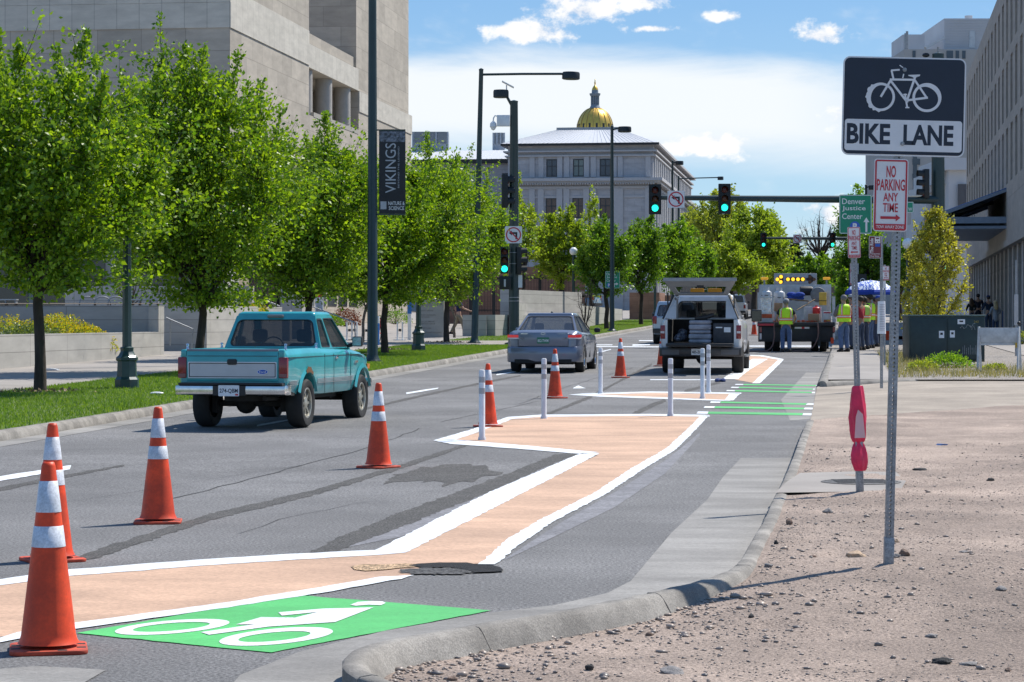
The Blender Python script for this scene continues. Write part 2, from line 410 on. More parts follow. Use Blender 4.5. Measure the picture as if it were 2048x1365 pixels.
sheet('gutter_strip', [[rl(cL, 18), rl(cL + .45, 18), rl(cL + .45, 200), rl(cL, 200)]], 0.004, A['gutter'])
sheet('gutter_panel', [pxp([(1612, 746), (1645, 746), (1632, 775), (1627, 838), (1580, 842), (1562, 800)])], 0.003, A['gutter'])
# paint: beige buffer zones, white edge lines
sheet('beige_buffer', [pxp([(-60, 1170), (140, 1148), (400, 1128), (600, 1114), (760, 1106), (1005, 990), (1195, 912), (880, 884), (1019, 838), (1082, 833), (1300, 831), (1412, 833),
                            (1346, 898), (1273, 942), (1200, 989), (1095, 1043), (985, 1128), (905, 1130), (850, 1138), (815, 1154), (700, 1172), (430, 1213), (160, 1253), (-60, 1284)])], 0.004, A['beige'])
WH = [pxp([(-60, 1168), (0, 1161), (140, 1141), (400, 1121), (600, 1109), (752, 1102), (813, 1107), (760, 1112), (600, 1121), (400, 1134), (140, 1154), (0, 1173), (-60, 1180)]),
      pxp([(752, 1102), (813, 1107), (1080, 970), (1199, 908), (1163, 907), (980, 985)]),
      pxp([(866, 882), (905, 880), (1060, 893), (1199, 906), (1163, 909.5), (1030, 898.5), (900, 889)]),
      pxp([(866, 882), (905, 882.5), (960, 864), (1025, 839), (1084, 834.6), (1300, 832.5), (1419, 834.5), (1419, 831), (1300, 829), (1082, 830.5), (1016, 835), (940, 861)]),
      pxp([(1401, 833), (1419, 831), (1392, 860), (1352, 900), (1282, 943), (1212, 990), (1110, 1043), (1040, 1090), (992, 1131), (958, 1131), (1015, 1080), (1080, 1041), (1187, 988), (1258, 941), (1332, 898), (1374, 860)]),
      pxp([(-60, 1288), (0, 1278), (35, 1268), (153, 1248), (430, 1210), (620, 1180), (760, 1156), (826, 1152), (800, 1160), (640, 1189), (430, 1221), (153, 1260), (35, 1281), (-60, 1300)]),
      # second zone
      pxp([(1138, 790.5), (1165, 788), (1300, 784), (1482, 786.5), (1482, 789), (1300, 787), (1180, 790.5)]), pxp([(1138, 790.5), (1180, 790), (1370, 797.5), (1466, 801.5), (1458, 803), (1370, 800.5), (1200, 794.5)]),
      pxp([(1459, 788), (1482, 787), (1466, 802), (1449, 802)]),
      # third zone
      pxp([(1444, 759), (1476, 759), (1500, 740), (1536, 718.5), (1504, 718.5), (1478, 737)]), pxp([(1504, 767.5), (1520, 767.5), (1568, 720), (1558, 719.5), (1530, 744)]),
      pxp([(1497, 710.5), (1526, 711.5), (1568, 719), (1560, 721), (1520, 713.5), (1497, 712.5)]), pxp([(1300, 759.5), (1444, 759.8), (1444, 761.5), (1300, 761.2)])]
sheet('white_buffer_line', WH, 0.0065, A['white'], rag=.010)
sheet('beige_buffer', [pxp([(1170, 789.7), (1300, 786), (1470, 788), (1455, 801), (1370, 799), (1190, 792)]), pxp([(1470, 760), (1514, 768), (1562, 720), (1520, 712.5), (1497, 711.5), (1490, 735)])], 0.004, A['beige'])
sheet('green_bike_box', [pxp([(153, 1268), (592, 1192), (982, 1222.5), (542, 1307)])], 0.0048, A['green'], rag=.006)
def z5(pts): return pxp([(x / 2.416, 800 + y / 2.416) for x, y in pts])
def ell(cx, cy, a, b, t, n=40): return [(cx + a * math.cos(q) , cy + b * math.sin(q) + t * a * math.cos(q)) for q in [2 * math.pi * i / n for i in range(n)]]
def annulus(o, i):
    n = len(o); return [[o[k], o[(k + 1) % n], i[(k + 1) % n], i[k]] for k in range(n)]
BK = annulus(z5(ell(832, 1104, 277, 32, -.08)), z5(ell(828, 1104, 186, 19, -.08))) + annulus(z5(ell(1334, 1150, 275, 38, -.09)), z5(ell(1326, 1151, 175, 21.5, -.09)))
BK += [z5(q) for q in ([(970, 1130), (1010, 1143), (1300, 1103), (1620, 1081), (1805, 1010), (1560, 1016), (1345, 1034), (1362, 1050), (1535, 1032), (1425, 1060), (1262, 1057), (1140, 1093), (1232, 1092)],
                       [(1692, 998), (1730, 983), (1800, 979), (1850, 981), (1864, 989), (1840, 999), (1780, 997), (1720, 1002)])]
sym = mat('symbol paint', (.68, .70, .70), .6, var=.08, vscale=2, speck=.15, sscale=80)
sheet('bicycle_symbol', BK[:-2], .0072, sym, lift=0); sheet('bicycle_symbol', BK[-2:-1], .0082, sym); sheet('bicycle_symbol', BK[-1:], .0082, sym)
def z3(pts): return pxp([(1380 + x / 5.6875, 690 + y / 5.6875) for x, y in pts])
GS, GW = [], []
for x0, xa, xb, x1, ya, yb, t in ((80, 205, 1280, 1388, 775, 795, 24), (160, 280, 1298, 1404, 712, 730, 19), (235, 345, 1325, 1425, 655, 680, 17), (415, 510, 1385, 1415, 524, 547, 13), (465, 555, 1395, 1420, 487, 508, 12), (515, 605, 1430, 1512, 454, 468, 11)):
    yy = lambda x: ya + (yb - ya) * (x - x0) / (x1 - x0)
    q = lambda a, b: z3([(a + 10, yy(a) - t / 2), (b + 4, yy(b) - t / 2), (b, yy(b) + t / 2), (a - 6, yy(a) + t / 2)])
    GS.append(q(xa, xb)); GW += [q(x0, xa), q(xb, x1)]
sheet('green_crossing_stripe', GS, 0.006, A['green'], rag=.012); sheet('white_stripe_end', GW, 0.006, A['white'], rag=.012)
# lane dashes, stop line, arrows, crossing lines further up
DS = []
for x0, y0, x1, y1, w0 in ((-160, 984, 141, 936, 11), (514, 852.5, 580, 840.5, 3.6), (813, 787.5, 876, 777.5, 3.2), (993, 750.5, 1042, 742.5, 2.4), (1195, 706, 1222, 699.5, 2.0)):
    DS.append(band([(x0, y0, w0), (x1, y1, w0 * .75)]))
DS += [band([(1090, 693.5, 1.6), (1326, 694.5, 1.6)]), band([(1498, 693, 2), (1660, 693, 2)]), pxp([(1145, 778), (1157, 772), (1172, 777.5)]),
       band([(1175, 690.5, 1.4), (1225, 690.5, 1.4)]), band([(1265, 691, 3), (1300, 690, 2)]), band([(1278, 682, 1.6), (1306, 682, 1.6)])]
sheet('lane_marking', DS, 0.006, A['white'], rag=.012)
sheet('ground_off_stripe', [band([(160, 1119, 8), (195, 1108, 17), (420, 1035, 13), (620, 988, 11), (790, 938, 9), (938, 888, 6)]), band([(1085, 833, 5), (1175, 797, 6), (1305, 728, 4)]),
      band([(590, 1125, 8), (680, 1088, 26), (800, 1041, 30), (1000, 965, 24), (1110, 918, 16), (1155, 908, 4)]), band([(1266, 829, 7), (1300, 814, 9), (1332, 800, 6)]),
      band([(-60, 992, 7), (0, 979, 8), (137, 952, 6), (245, 932, 3)]), band([(700, 826, 2), (735, 817, 4), (866, 787, 4), (962, 767, 3.5), (1040, 752, 2.5)]), band([(1370, 783, 5), (1440, 765, 4)]),
      [gp(600 + x / 2.626, 680 + y / 2.626) for x, y in ((440, 760), (500, 708), (560, 700), (640, 668), (690, 672), (750, 655), (890, 652), (905, 662), (985, 658), (990, 688), (1075, 695), (1040, 712), (960, 716), (900, 750), (850, 745), (740, 772), (760, 748), (700, 741), (640, 752), (660, 738), (560, 745), (500, 748))]],
      0.003, A['grind'], rag=.022)
def crack(pts, w):
    c = [gp(*p) for p in pts]; full = []
    for a, b in zip(c, c[1:]):
        n = max(2, int((b - a).length / .5))
        full += [a.lerp(b, i / n) + Vector((random.uniform(-.03, .03), 0, 0)) for i in range(n)]
    return [(p.x - w * random.uniform(.3, 1), p.y) for p in full] + [(p.x + w * random.uniform(.3, 1), p.y) for p in reversed(full)]
sheet('road_crack', [crack([(300, 1010), (410, 982), (600, 933), (735, 897), (851, 853)], .012), crack([(1040, 808), (1130, 775), (1270, 735)], .012), crack([(880, 845), (1000, 820), (1090, 800)], .01),
                     crack([(480, 1068), (560, 1040), (700, 1010), (760, 1000)], .005), crack([(150, 1003), (420, 960), (640, 925)], .005)], 0.0035, mat('crack', (.03, .03, .03), .95))
sheet('paint_dust', [band([(1010, 1120, 3), (1120, 1058, 22), (1230, 1000, 30), (1330, 935, 26), (1400, 868, 6)]), band([(640, 1104, 4), (800, 1062, 26), (1000, 975, 20), (1160, 915, 4)])], 0.0025,
      mat('paint dust', (.192, .189, .198), .85, var=.22, vscale=2.2, speck=.42, sscale=75, bump=.4, bscale=90, stretch=(.35, 1, 1)))
# ------------------------------------------------------------------ kerbs, dirt verge, lawn, pavements
from mathutils import noise as mnoise
def smooth_path(pts, step=0.12):
    out = []; n = len(pts)
    for i in range(n - 1):
        p0, p1, p2, p3 = pts[max(i - 1, 0)], pts[i], pts[i + 1], pts[min(i + 2, n - 1)]
        m = max(1, int((p2 - p1).length / step))
        for k in range(m):
            t = k / m
            out.append(0.5 * ((2 * p1) + (p2 - p0) * t + (2 * p0 - 5 * p1 + 4 * p2 - p3) * t * t + (3 * p1 - p0 - 3 * p2 + p3) * t ** 3))
    out.append(pts[-1]); return out
def kerb(name, path, prof, seglen, label=None):
    """profile (side offset, height above ground) swept along a path in pieces with open joints"""
    mb = MB(); acc = 0.0; cur = []
    def flush(c):
        if len(c) < 2: return
        secs = []
        for i, p in enumerate(c):
            t = (c[min(i + 1, len(c) - 1)] - c[max(i - 1, 0)]); t.z = 0; t.normalize(); nrm = Vector((t.y, -t.x, 0))
            q = p.copy()
            if i == 0: q = q + t * 0.004
            if i == len(c) - 1: q = q - t * 0.004
            secs.append([(q.x + nrm.x * o, q.y + nrm.y * o, G(q.y) + h + (random.uniform(-.004, .004) if h > .02 else 0)) for o, h in prof])
        mb.loft(secs)
    for i, p in enumerate(path):
        cur.append(p)
        if i and (path[i] - path[i - 1]).length: acc += (path[i] - path[i - 1]).length
        if acc > seglen: flush(cur); cur = [p]; acc = 0
    flush(cur)
    o = mb.build(name, A['kerb'], angle=50); o['kind'] = 'structure'; return o
KP = [(-.11, -.05), (-.11, .01), (-.085, .085), (-.05, .12), (.0, .13), (.06, .128), (.085, .11), (.09, -.05)]
kpx = [(1621, 841), (1611, 866), (1601, 896), (1589, 930), (1577, 960), (1557, 1000), (1543, 1035), (1520, 1077), (1497, 1118), (1470, 1143), (1410, 1164), (1330, 1184), (1226, 1206), (1100, 1229), (980, 1249), (880, 1267), (800, 1280), (750, 1292)]
kpath = [gp(x, y, .12) for x, y in kpx]
hook = [gp(x, y, .12) for x, y in ((724, 1303), (707, 1322), (716, 1343), (770, 1366), (880, 1395), (1050, 1430), (1400, 1480))]
kfull = smooth_path(kpath + hook)
kerb('kerb', [Vector(p) for p in kfull], [(-.135, -.02), (-.12, .004), (-.085, .06), (-.062, .10), (-.04, .12), (-.015, .126), (.035, .125), (.048, .114), (.052, -.05)], 1.6)
kerb('kerb', [rl(cL - .08, y) for y in np.arange(18, 86.1, .6)], KP[::-1] and [(-o, h) for o, h in KP[::-1]], 3.0)
kerb('kerb', [rl(cL - .08, y) for y in np.arange(93, 260, 2)], [(-o, h) for o, h in KP[::-1]], 6.0)
kr = [gp(1646, 763, .12), gp(1655, 737, .12), gp(1661, 722, .12), gp(1667, 702, .12)] + [rl(-.1, y) for y in (80, 86)]
kerb('kerb', smooth_path(kr, .4), [(a * 1.2, b) for a, b in KP], 3.0)
kr2 = [gp(1646, 764, .12)] + [gp(x, y, .12) for x, y in ((1700, 762), (1800, 760), (1900, 756.5), (2080, 751))]
kerb('kerb', smooth_path(kr2, .4), [(-o, h) for o, h in KP[::-1]], 3.0)
kerb('kerb', [rl(-.1, y) for y in np.arange(104, 260, 2)], KP, 6.0)
_kq = kpath + [hook[2]] + hook[3:]; _ky = [p.y for p in _kq]; _kx = [p.x for p in _kq]
def kx(y): return float(np.interp(y, _ky[::-1], _kx[::-1]))
def sst(v, a, b):
    t = min(1, max(0, (v - a) / (b - a))); return t * t * (3 - 2 * t)
def dirt_h(x, y):
    e = x - kx(y)
    base = .0 + .11 * sst(y, 11.8, 15.2)
    n = mnoise.fractal(Vector((x * 1.1, y * 1.1, 0)), 1.0, 2.0, 4) * .022 + mnoise.noise(Vector((x * 5, y * 5, 3))) * .006 + mnoise.noise(Vector((x * 14, y * 14, 3))) * .003 - max(0, mnoise.noise(Vector((x * 2.6, y * 2.2, 9))) - .22) * .06
    return max(.014, base + (n + .05 * sst(e, 1.5, 5.0) + .02 * sst(e, .2, 1.0)) * sst(e, 0, .35) * (1 - .8 * sst(y, 33, 37)))
def grid_dirt():
    ys = [9.0 + .06 * i for i in range(100)] + [15.0 + .12 * i for i in range(85)] + [25.2 + .35 * i for i in range(40)]
    fa, fb = gp(1628, 841, .1), gp(2048, 812, .1); far = lambda x: fa.y + (x - fa.x) * (fb.y - fa.y) / (fb.x - fa.x)
    V = []; nx = 110
    for y in ys:
        k = kx(y) + .02
        x1 = .2133 * y + 2.0 + .05 * max(0, y - 25)
        for i in range(nx):
            x = k + (x1 - k) * (i / (nx - 1)) ** 1.15
            yy = min(y, far(x))
            V.append((x, yy, G(yy) + dirt_h(x, yy)))
    Fa = [(j * nx + i, j * nx + i + 1, (j + 1) * nx + i + 1, (j + 1) * nx + i) for j in range(len(ys) - 1) for i in range(nx - 1)]
    o = hmesh('dirt_ground', np.array(V), np.array(Fa), A['dirt'], smooth=True); o['kind'] = 'structure'
grid_dirt()
DW = pxp([(1620, 846), (1634, 776), (1646, 766.5), (1760, 764.5), (1900, 759), (2160, 750), (2160, 838), (2048, 842), (1800, 850)])
def drive_h(x, y): return .012 + .075 * sst(x - (.136 * y - .4), 0.1, 1.2)
sheet('driveway', [DW], 0, mat('driveway concrete', (.36, .305, .245), .92, var=.14, vscale=1.0, speck=.2, sscale=70, stain=.2, stscale=.6, bump=.3, bscale=60), hz=drive_h)
sheet('concrete_pad', [pxp([(1550, 989), (1573, 967), (1600, 949), (1700, 946), (1792, 947), (1812, 966), (1800, 985), (1680, 987)], .12)], .133, A['concrete'])
mc = gp(1722, 963, .14)
mb = MB(); mb.lathe([(.36, 0), (.36, .004), (.33, .006), (.33, .003), (.30, .003), (.29, .006), (0.01, .006)], 32)
for i in range(-3, 4): mb.box(-.24, .24, i * .075 - .012, i * .075 + .012, .006, .009)
o = mb.build('manhole_cover', mat('cast iron', (.12, .115, .11), .7, metal=.3, var=.2, speck=.3, sscale=80, bump=.3, bscale=80)); o.location = (mc.x, mc.y, G(mc.y) + .134)
tag(o, 'round rusty iron manhole cover in the concrete pad beside the red bag post', 'manhole cover')
# pothole at the end of the white line: broken asphalt with a dark lip
def ragged(cx, cy, a, b, n=46, j=.12): return [(cx + a * (1 + random.uniform(-j, j)) * math.cos(2 * math.pi * i / n), cy + b * (1 + random.uniform(-j, j)) * math.sin(2 * math.pi * i / n)) for i in range(n)]
PH = lambda pts: pxp(pts)
sheet('pothole', [PH(ragged(875, 1145, 80, 6.5, 60, .2))], .0085, mat('broken asphalt', (.10, .096, .092), .95, var=.45, vscale=14, speck=.8, sscale=55, bump=1, bscale=60), rag=.012)
sheet('pothole_crumble', [PH([(702, 1135), (730, 1131), (770, 1132), (805, 1130), (836, 1131), (832, 1137), (800, 1139), (770, 1142), (735, 1144), (712, 1141)])], .0095, mat('coated crumble', (.50, .34, .20), .9, var=.5, vscale=16, speck=.9, sscale=60, bump=1, bscale=50), rag=.02)
sheet('pothole_lip', [PH([(818, 1134), (842, 1131), (880, 1128.5), (935, 1129), (958, 1132.5), (985, 1133.5), (1009, 1141), (990, 1148), (955, 1148), (930, 1142), (890, 1138.5), (850, 1137.5)])], .0102, mat('black lip', (.012, .011, .011), .9, var=.6, vscale=22, speck=.8, sscale=60, bump=1.0, bscale=60), rag=.022)
g_ = np.random.default_rng(91)
# left side
sheet('lawn', [strip(cLg, cL - .14, 16, 86), strip(cLg, cL - .14, 94, 230)], .12, A['lawn'])
sheet('pavement', [strip(cLs - 22, cLg, 16, 300), strip(cLg, cL - .1, 86, 94)], .125, A['concrete'])
sheet('pavement', [strip(-.22, 1.15, 50.6, 86)], .128, A['concrete'])
sheet('gravel_bed', [[rl(1.15, 50.9), (60, 50.0), (60, 86), rl(1.15, 86)]], .118, A['stonebed'])
sheet('pavement', [[rl(5.6, 60), rl(7.0, 55), (40, 53), (60, 240), rl(5.2, 240), rl(5.2, 90)], strip(0.1, 5.2, 104, 260)], .135, A['concrete'])
def blades(name, areas, n, h0, h1, m, label, seed, z0, wd=.006):
    """a patch of single grass blades"""
    g = np.random.default_rng(seed); V = []; 
    tot = sum(a for *_, a in areas); P = []
    for c0, c1, y0, y1, a in areas:
        k = int(n * a / tot); y = g.uniform(y0, y1, k); c = g.uniform(c0, c1, k); P.append(np.stack([c + RD * y, y], 1))
    P = np.concatenate(P); k = len(P); z = np.array([G(y) for y in P[:, 1]]) + z0
    h = g.uniform(h0, h1, k) * (.55 + .9 * np.array([.5 + .5 * mnoise.noise(Vector((p[0] * .9, p[1] * .9, 1))) for p in P])); a = g.uniform(0, 6.283, k); l = g.uniform(.1, .7, k) * h
    b = g.uniform(0, 6.283, k); dx, dy = np.cos(a) * wd, np.sin(a) * wd
    V = np.stack([np.stack([P[:, 0] - dx, P[:, 1] - dy, z], 1), np.stack([P[:, 0] + dx, P[:, 1] + dy, z], 1), np.stack([P[:, 0] + np.cos(b) * l, P[:, 1] + np.sin(b) * l, z + h], 1)], 1).reshape(-1, 3)
    o = hmesh(name, V, np.arange(3 * k).reshape(-1, 3), m); tag(o, label, None, None, 'stuff'); return o
A['blade'] = leaf_mat('grass blade', (.09, .19, .018), (.22, .32, .04), .4)
blades('grass', [(cLg, cL - .16, 28, 86, 3.5), (cLg, cL - .16, 94, 170, 1.2)], 150000, .025, .060, A['blade'], 'short green grass of the lawn strip between kerb and pavement', 5, .118, .009)
A['dryblade'] = leaf_mat('dry weed blade', (.20, .19, .06), (.40, .33, .19), .3)
blades('dry_grass', [(1.2, 2.4, 52, 74, 2), (2.4, 6.5, 52, 56, 1.2), (2.4, 9.5, 54, 60, .8)], 5200, .05, .24, A['dryblade'], 'dry grass and weeds growing in the gravel bed', 6, .118, .008)
# loose stones on the dirt: gravel as one mass, larger stones one by one
OCT = np.array([(1, 0, 0), (0, 1, 0), (-1, 0, 0), (0, -1, 0), (0, 0, 1), (0, 0, -1), (.6, .6, .5), (-.6, .6, .5), (-.6, -.6, .5), (.6, -.6, .5)], float)
OF = np.array([(0, 6, 9), (9, 6, 4), (1, 7, 6), (6, 7, 4), (2, 8, 7), (7, 8, 4), (3, 9, 8), (8, 9, 4), (0, 1, 6), (1, 2, 7), (2, 3, 8), (3, 0, 9), (1, 0, 5), (2, 1, 5), (3, 2, 5), (0, 3, 5)])
def gravel():
    g = np.random.default_rng(3); V = []; Fa = []; n = 0
    for i in range(15000):
        y = 9.3 + 19 * g.random() ** 2.0; k = kx(y) + .1
        x = k + (.2133 * y + .5 - k) * g.random() ** 1.25
        near = math.exp(-(x - k) * 1.3)
        if mnoise.noise(Vector((x * 1.3, y * .9, 5))) < g.uniform(-.45, .35) - .5 * near: continue
        s = g.choice([.0035, .005, .007, .011, .017], p=[.50, .30, .145, .043, .012]) * (1 + 1.0 * near * (y < 13.5)) * g.uniform(.7, 1.3)
        a = g.uniform(0, 6.28); c, d = math.cos(a), math.sin(a)
        P = OCT * (1 + g.uniform(-.25, .25, (10, 3))) * s * np.array([g.uniform(.8, 1.6), 1, g.uniform(.45, .8)])
        P = np.stack([P[:, 0] * c - P[:, 1] * d + x, P[:, 0] * d + P[:, 1] * c + y, P[:, 2] + G(y) + dirt_h(x, y) + s * .15], 1)
        V.append(P); Fa.append(OF + n); n += 10
    m = leaf_mat('gravel stones', (.40, .31, .24), (.15, .13, .12), 0.0)
    tag(hmesh('gravel', np.concatenate(V), np.concatenate(Fa), m), 'loose gravel and grit scattered over the bare dirt verge', None, None, 'stuff')
gravel()
STM = {'grey': mat('grey stone', (.22, .205, .195), .85, var=.25, vscale=20, speck=.2, sscale=120, bump=.5, bscale=60), 'tan': mat('tan stone', (.46, .33, .22), .85, var=.25, vscale=20, speck=.2, sscale=120, bump=.5, bscale=60),
       'dark': mat('dark asphalt lump', (.05, .048, .046), .95, var=.3, vscale=30, speck=.4, sscale=120, bump=.8, bscale=60), 'brown': mat('brown stone', (.20, .135, .10), .85, var=.25, vscale=20, speck=.2, sscale=120, bump=.5, bscale=60)}
def rock(px, py, w, fl, kind, label, name='stone', el=1.0):
    p = gp(px, py, .1); s = w * p.y / F / 2; p.z = G(p.y) + dirt_h(p.x, p.y)
    bm = bmesh.new(); bmesh.ops.create_icosphere(bm, subdivisions=3, radius=1)
    sd = Vector((px * .13, py * .17, 0))
    for v in bm.verts:
        k = 1 + .45 * mnoise.noise(v.co * 1.1 + sd) + .14 * mnoise.noise(v.co * 3 + sd)
        v.co = Vector((v.co.x * s * k, v.co.y * s * k * .8 * el, v.co.z * s * k * fl))
    me = bpy.data.meshes.new(name); bm.to_mesh(me); bm.free(); me.shade_smooth(); me.set_sharp_from_angle(angle=R(40))
    o = link(name, me, None, STM[kind]); o.location = (p.x, p.y, p.z + s * fl * .45); o.rotation_euler.z = px * .3
    tag(o, label, 'stone', 'loose stones on the dirt verge'); return o
for a in ((1714, 1117, 46, .42, 'tan', 'wedge shaped tan stone just left of the bike lane sign post'), (1809, 1121, 22, .75, 'brown', 'round brown stone touching the foot of the bike lane sign post'),
          (1791, 1124, 18, .6, 'grey', 'small grey stone wedged against the bike lane sign post foot'), (1792, 1094, 12, .8, 'tan', 'round pinkish stone just behind the bike lane sign post'),
          (1579, 1053, 15, 1.05, 'brown', 'upright brown stone on the dirt nearest the kerb bend'), (1656, 1027, 20, .55, 'grey', 'flat oval grey stone in front of the red bag post'),
          (1537, 1134, 19, .55, 'grey', 'grey stone beside the kerb where the sign shadow falls'), (1552, 1092, 10, 1.1, 'dark', 'small dark upright stone close beside the kerb'),
          (1180, 1308, 20, .85, 'dark', 'round purplish dark stone standing alone on the near dirt'), (1200, 1349, 74, .26, 'tan', 'long flat tan stone at the bottom edge of the dirt'),
          (1346, 1314, 56, .32, 'grey', 'large flat grey stone on the near dirt'), (1884, 1298, 40, .36, 'dark', 'largest black asphalt lump on the right of the dirt'),
          (1938, 1300, 34, .28, 'grey', 'flat grey chunk next to the black asphalt lump'), (2003, 1174, 26, .45, 'grey', 'tilted grey stone on the dirt far right of the sign post'),
          (1864, 1241, 26, .40, 'grey', 'smooth grey oval stone in the middle of the right dirt'), (1502, 1214, 16, .6, 'dark', 'dark stone below the shadow of the bike lane sign'),
          (1299, 1238, 17, .6, 'brown', 'brownish stone on the dirt in front of the long kerb'), (1928, 1115, 20, .3, 'grey', 'thin grey flake stone right of the sign post'),
          (1840, 945, 34, .18, 'dark', 'long dark flat slab at the edge of the concrete pad'), (1980, 966, 16, .5, 'dark', 'small black lump beyond the pad on the right'),
          (2016, 1312, 14, .7, 'brown', 'small brown stone at the lower right edge of the dirt'), (1626, 1116, 16, .4, 'brown', 'reddish brick chip between kerb and sign post'),
          (1205, 1365, 60, .3, 'tan', 'broad tan stone half out of view at the bottom edge'), (905, 1322, 22, .5, 'brown', 'pinkish stone lying inside the kerb hook'), (960, 1338, 16, .7, 'dark', 'dark pebble inside the kerb hook')):
    rock(*a)
p = gp(1884, 897, .1); mb = MB(); mb.prism([(-.05, 0), (.05, 0), (.055, .012), (-.03, .016)], -.04, .05)
o = mb.build('plastic_scrap', mat('blue plastic', (.05, .13, .33), .4)); o.location = (p.x, p.y, G(p.y) + dirt_h(p.x, p.y)); o.rotation_euler.z = .5
tag(o, 'small scrap of blue plastic lying on the dirt', 'litter')
p = gp(1439, 764); mb = MB(); bmv = []
for k in range(7): mb.ball((random.uniform(-.10, .10), random.uniform(-.07, .07), .03), .06, 10, 7, (random.uniform(.8, 1.3), 1, random.uniform(.5, .9)))
o = mb.build('rag', mat('blue cloth', (.05, .07, .18), .9, var=.6, vscale=25, world=False), bevel=0); o.location = (p.x, p.y, G(p.y)); tag(o, 'crumpled blue rag lying by the crossing stripes behind the white pickup', 'rag')
# ------------------------------------------------------------------ cones and delineator posts
A['orange'] = mat('cone orange', (.84, .065, .007), .5, var=.10, vscale=5, stain=.34, stscale=4, speck=.05, sscale=60, world=False)
A['orangelip'] = mat('cone base orange', (.60, .075, .03), .7, var=.2, vscale=6, stain=.35, stscale=7, world=False)
A['collar'] = mat('reflective white', (.66, .68, .72), .45, var=.10, vscale=14, stain=.22, stscale=9, speck=.12, sscale=80, world=False)
A['black'] = mat('black rubber', (.018, .018, .018), .85, var=.2, vscale=10, world=False)
def make_cone(loc, label, rz):
    r = empty('traffic_cone', loc, rz, label, 'traffic cone', 'orange traffic cones along the fresh buffer marking')
    rad = lambda z: .135 + (.031 - .135) * (z - .045) / (.914 - .045)
    mb = MB(); mb.lathe([(rad(.04) + .012, .040), (rad(.05) + .004, .055), (rad(.08), .08), (rad(.5), .5), (rad(.895), .895), (rad(.9) - .006, .912), (.018, .914), (.017, .6)], 40); mb.build('cone_body', A['orange'], r, angle=60)
    mb = MB(); mb.prism(rrect(.37, .37, .05), 0, .022, Tm(0, 0, .022, rx=R(90)) @ Tm(0, -.022, 0)); mb.build('base', A['orangelip'], r, bevel=.006)
    for i in range(8):
        mb = MB(); a = i * math.pi / 4 + .39; k = .155 / max(abs(math.cos(a)), abs(math.sin(a))); mb.box(k * math.cos(a) - .022, k * math.cos(a) + .022, k * math.sin(a) - .022, k * math.sin(a) + .022, 0, .0225); mb.build('foot_pad', A['black'], r)
    for z0, z1 in ((.735 * .914, .9 * .914), (.552 * .914, .663 * .914)):
        mb = MB(); mb.lathe([(rad(z0), z0), (rad(z0) + .0022, z0 + .001), (rad(z1) + .0022, z1 - .001), (rad(z1), z1)], 40); mb.build('reflective_collar', A['collar'], r, angle=60)
    return r
CONES = [(97, 1302, 'nearest tall orange cone standing beside the green bike box'), (105, 1122, 'tall orange cone half hidden behind the nearest cone'), (316, 1046, 'orange cone alone in the lane left of the tar stripe'),
         (757, 936, 'orange cone at the tar stripe behind the teal pickup'), (976, 854, 'orange cone right behind the first white delineator post'), (1110, 797, 'orange cone beside the second white delineator post'),
         (1241, 756, 'orange cone in the lane right of the grey sedan'), (1324, 733, 'orange cone half hidden at the left rear of the white pickup'), (1508, 671, 'small orange cone seen between white pickup and work truck')]
c0 = None
for i, (x, y, lb) in enumerate(CONES):
    p = gp(x, y); rz = (.2, .5, .1, .9, .3, .6, .2, .4, .8)[i]
    c0 = make_cone(p, lb, rz) if c0 is None else None or copy_tree(c0cone, p, rz, lb)
    if i == 0: c0cone = c0
A['dpost'] = mat('white plastic post', (.74, .74, .76), .5, var=.05, vscale=8, stain=.12, stscale=6, world=False); A['dband'] = mat('grey band', (.33, .34, .36), .4, world=False)
d0 = None
for x, y, yt, lb in ((964, 881, 740, 'white delineator post in front of the orange cone at the buffer corner'), (1088, 838, 717, 'white delineator post on the near buffer edge beside a cone'), (1201, 788, 696, 'white delineator post just right of the grey sedan'),
                     (1341, 833, 717, 'white delineator post on the far right end of the big beige buffer'), (1405, 798, 697, 'bluish white post on the small buffer behind the white pickup, left of a close pair'), (1417, 786, 690, 'pinkish white post on the small buffer, right of a close pair')):
    p = gp(x, y); h = (y - yt) * p.y / F
    if d0 is None:
        d0 = empty('delineator_post', p, 0, lb, 'delineator post', 'white flexible posts on the painted buffers'); hh = h
        mb = MB(); mb.lathe([(.052, 0), (.052, .03), (.040, .05), (.040, h - .02), (.034, h - .004), (.02, h)], 24); mb.build('post', A['dpost'], d0)
        for z in (h * .66, h * .82):
            mb = MB(); mb.lathe([(.040, z), (.0412, z + .001), (.0412, z + .075), (.040, z + .076)], 24); mb.build('reflective_band', A['dband'], d0)
    else: copy_tree(d0, p, 0, lb, (1, 1, h / hh))
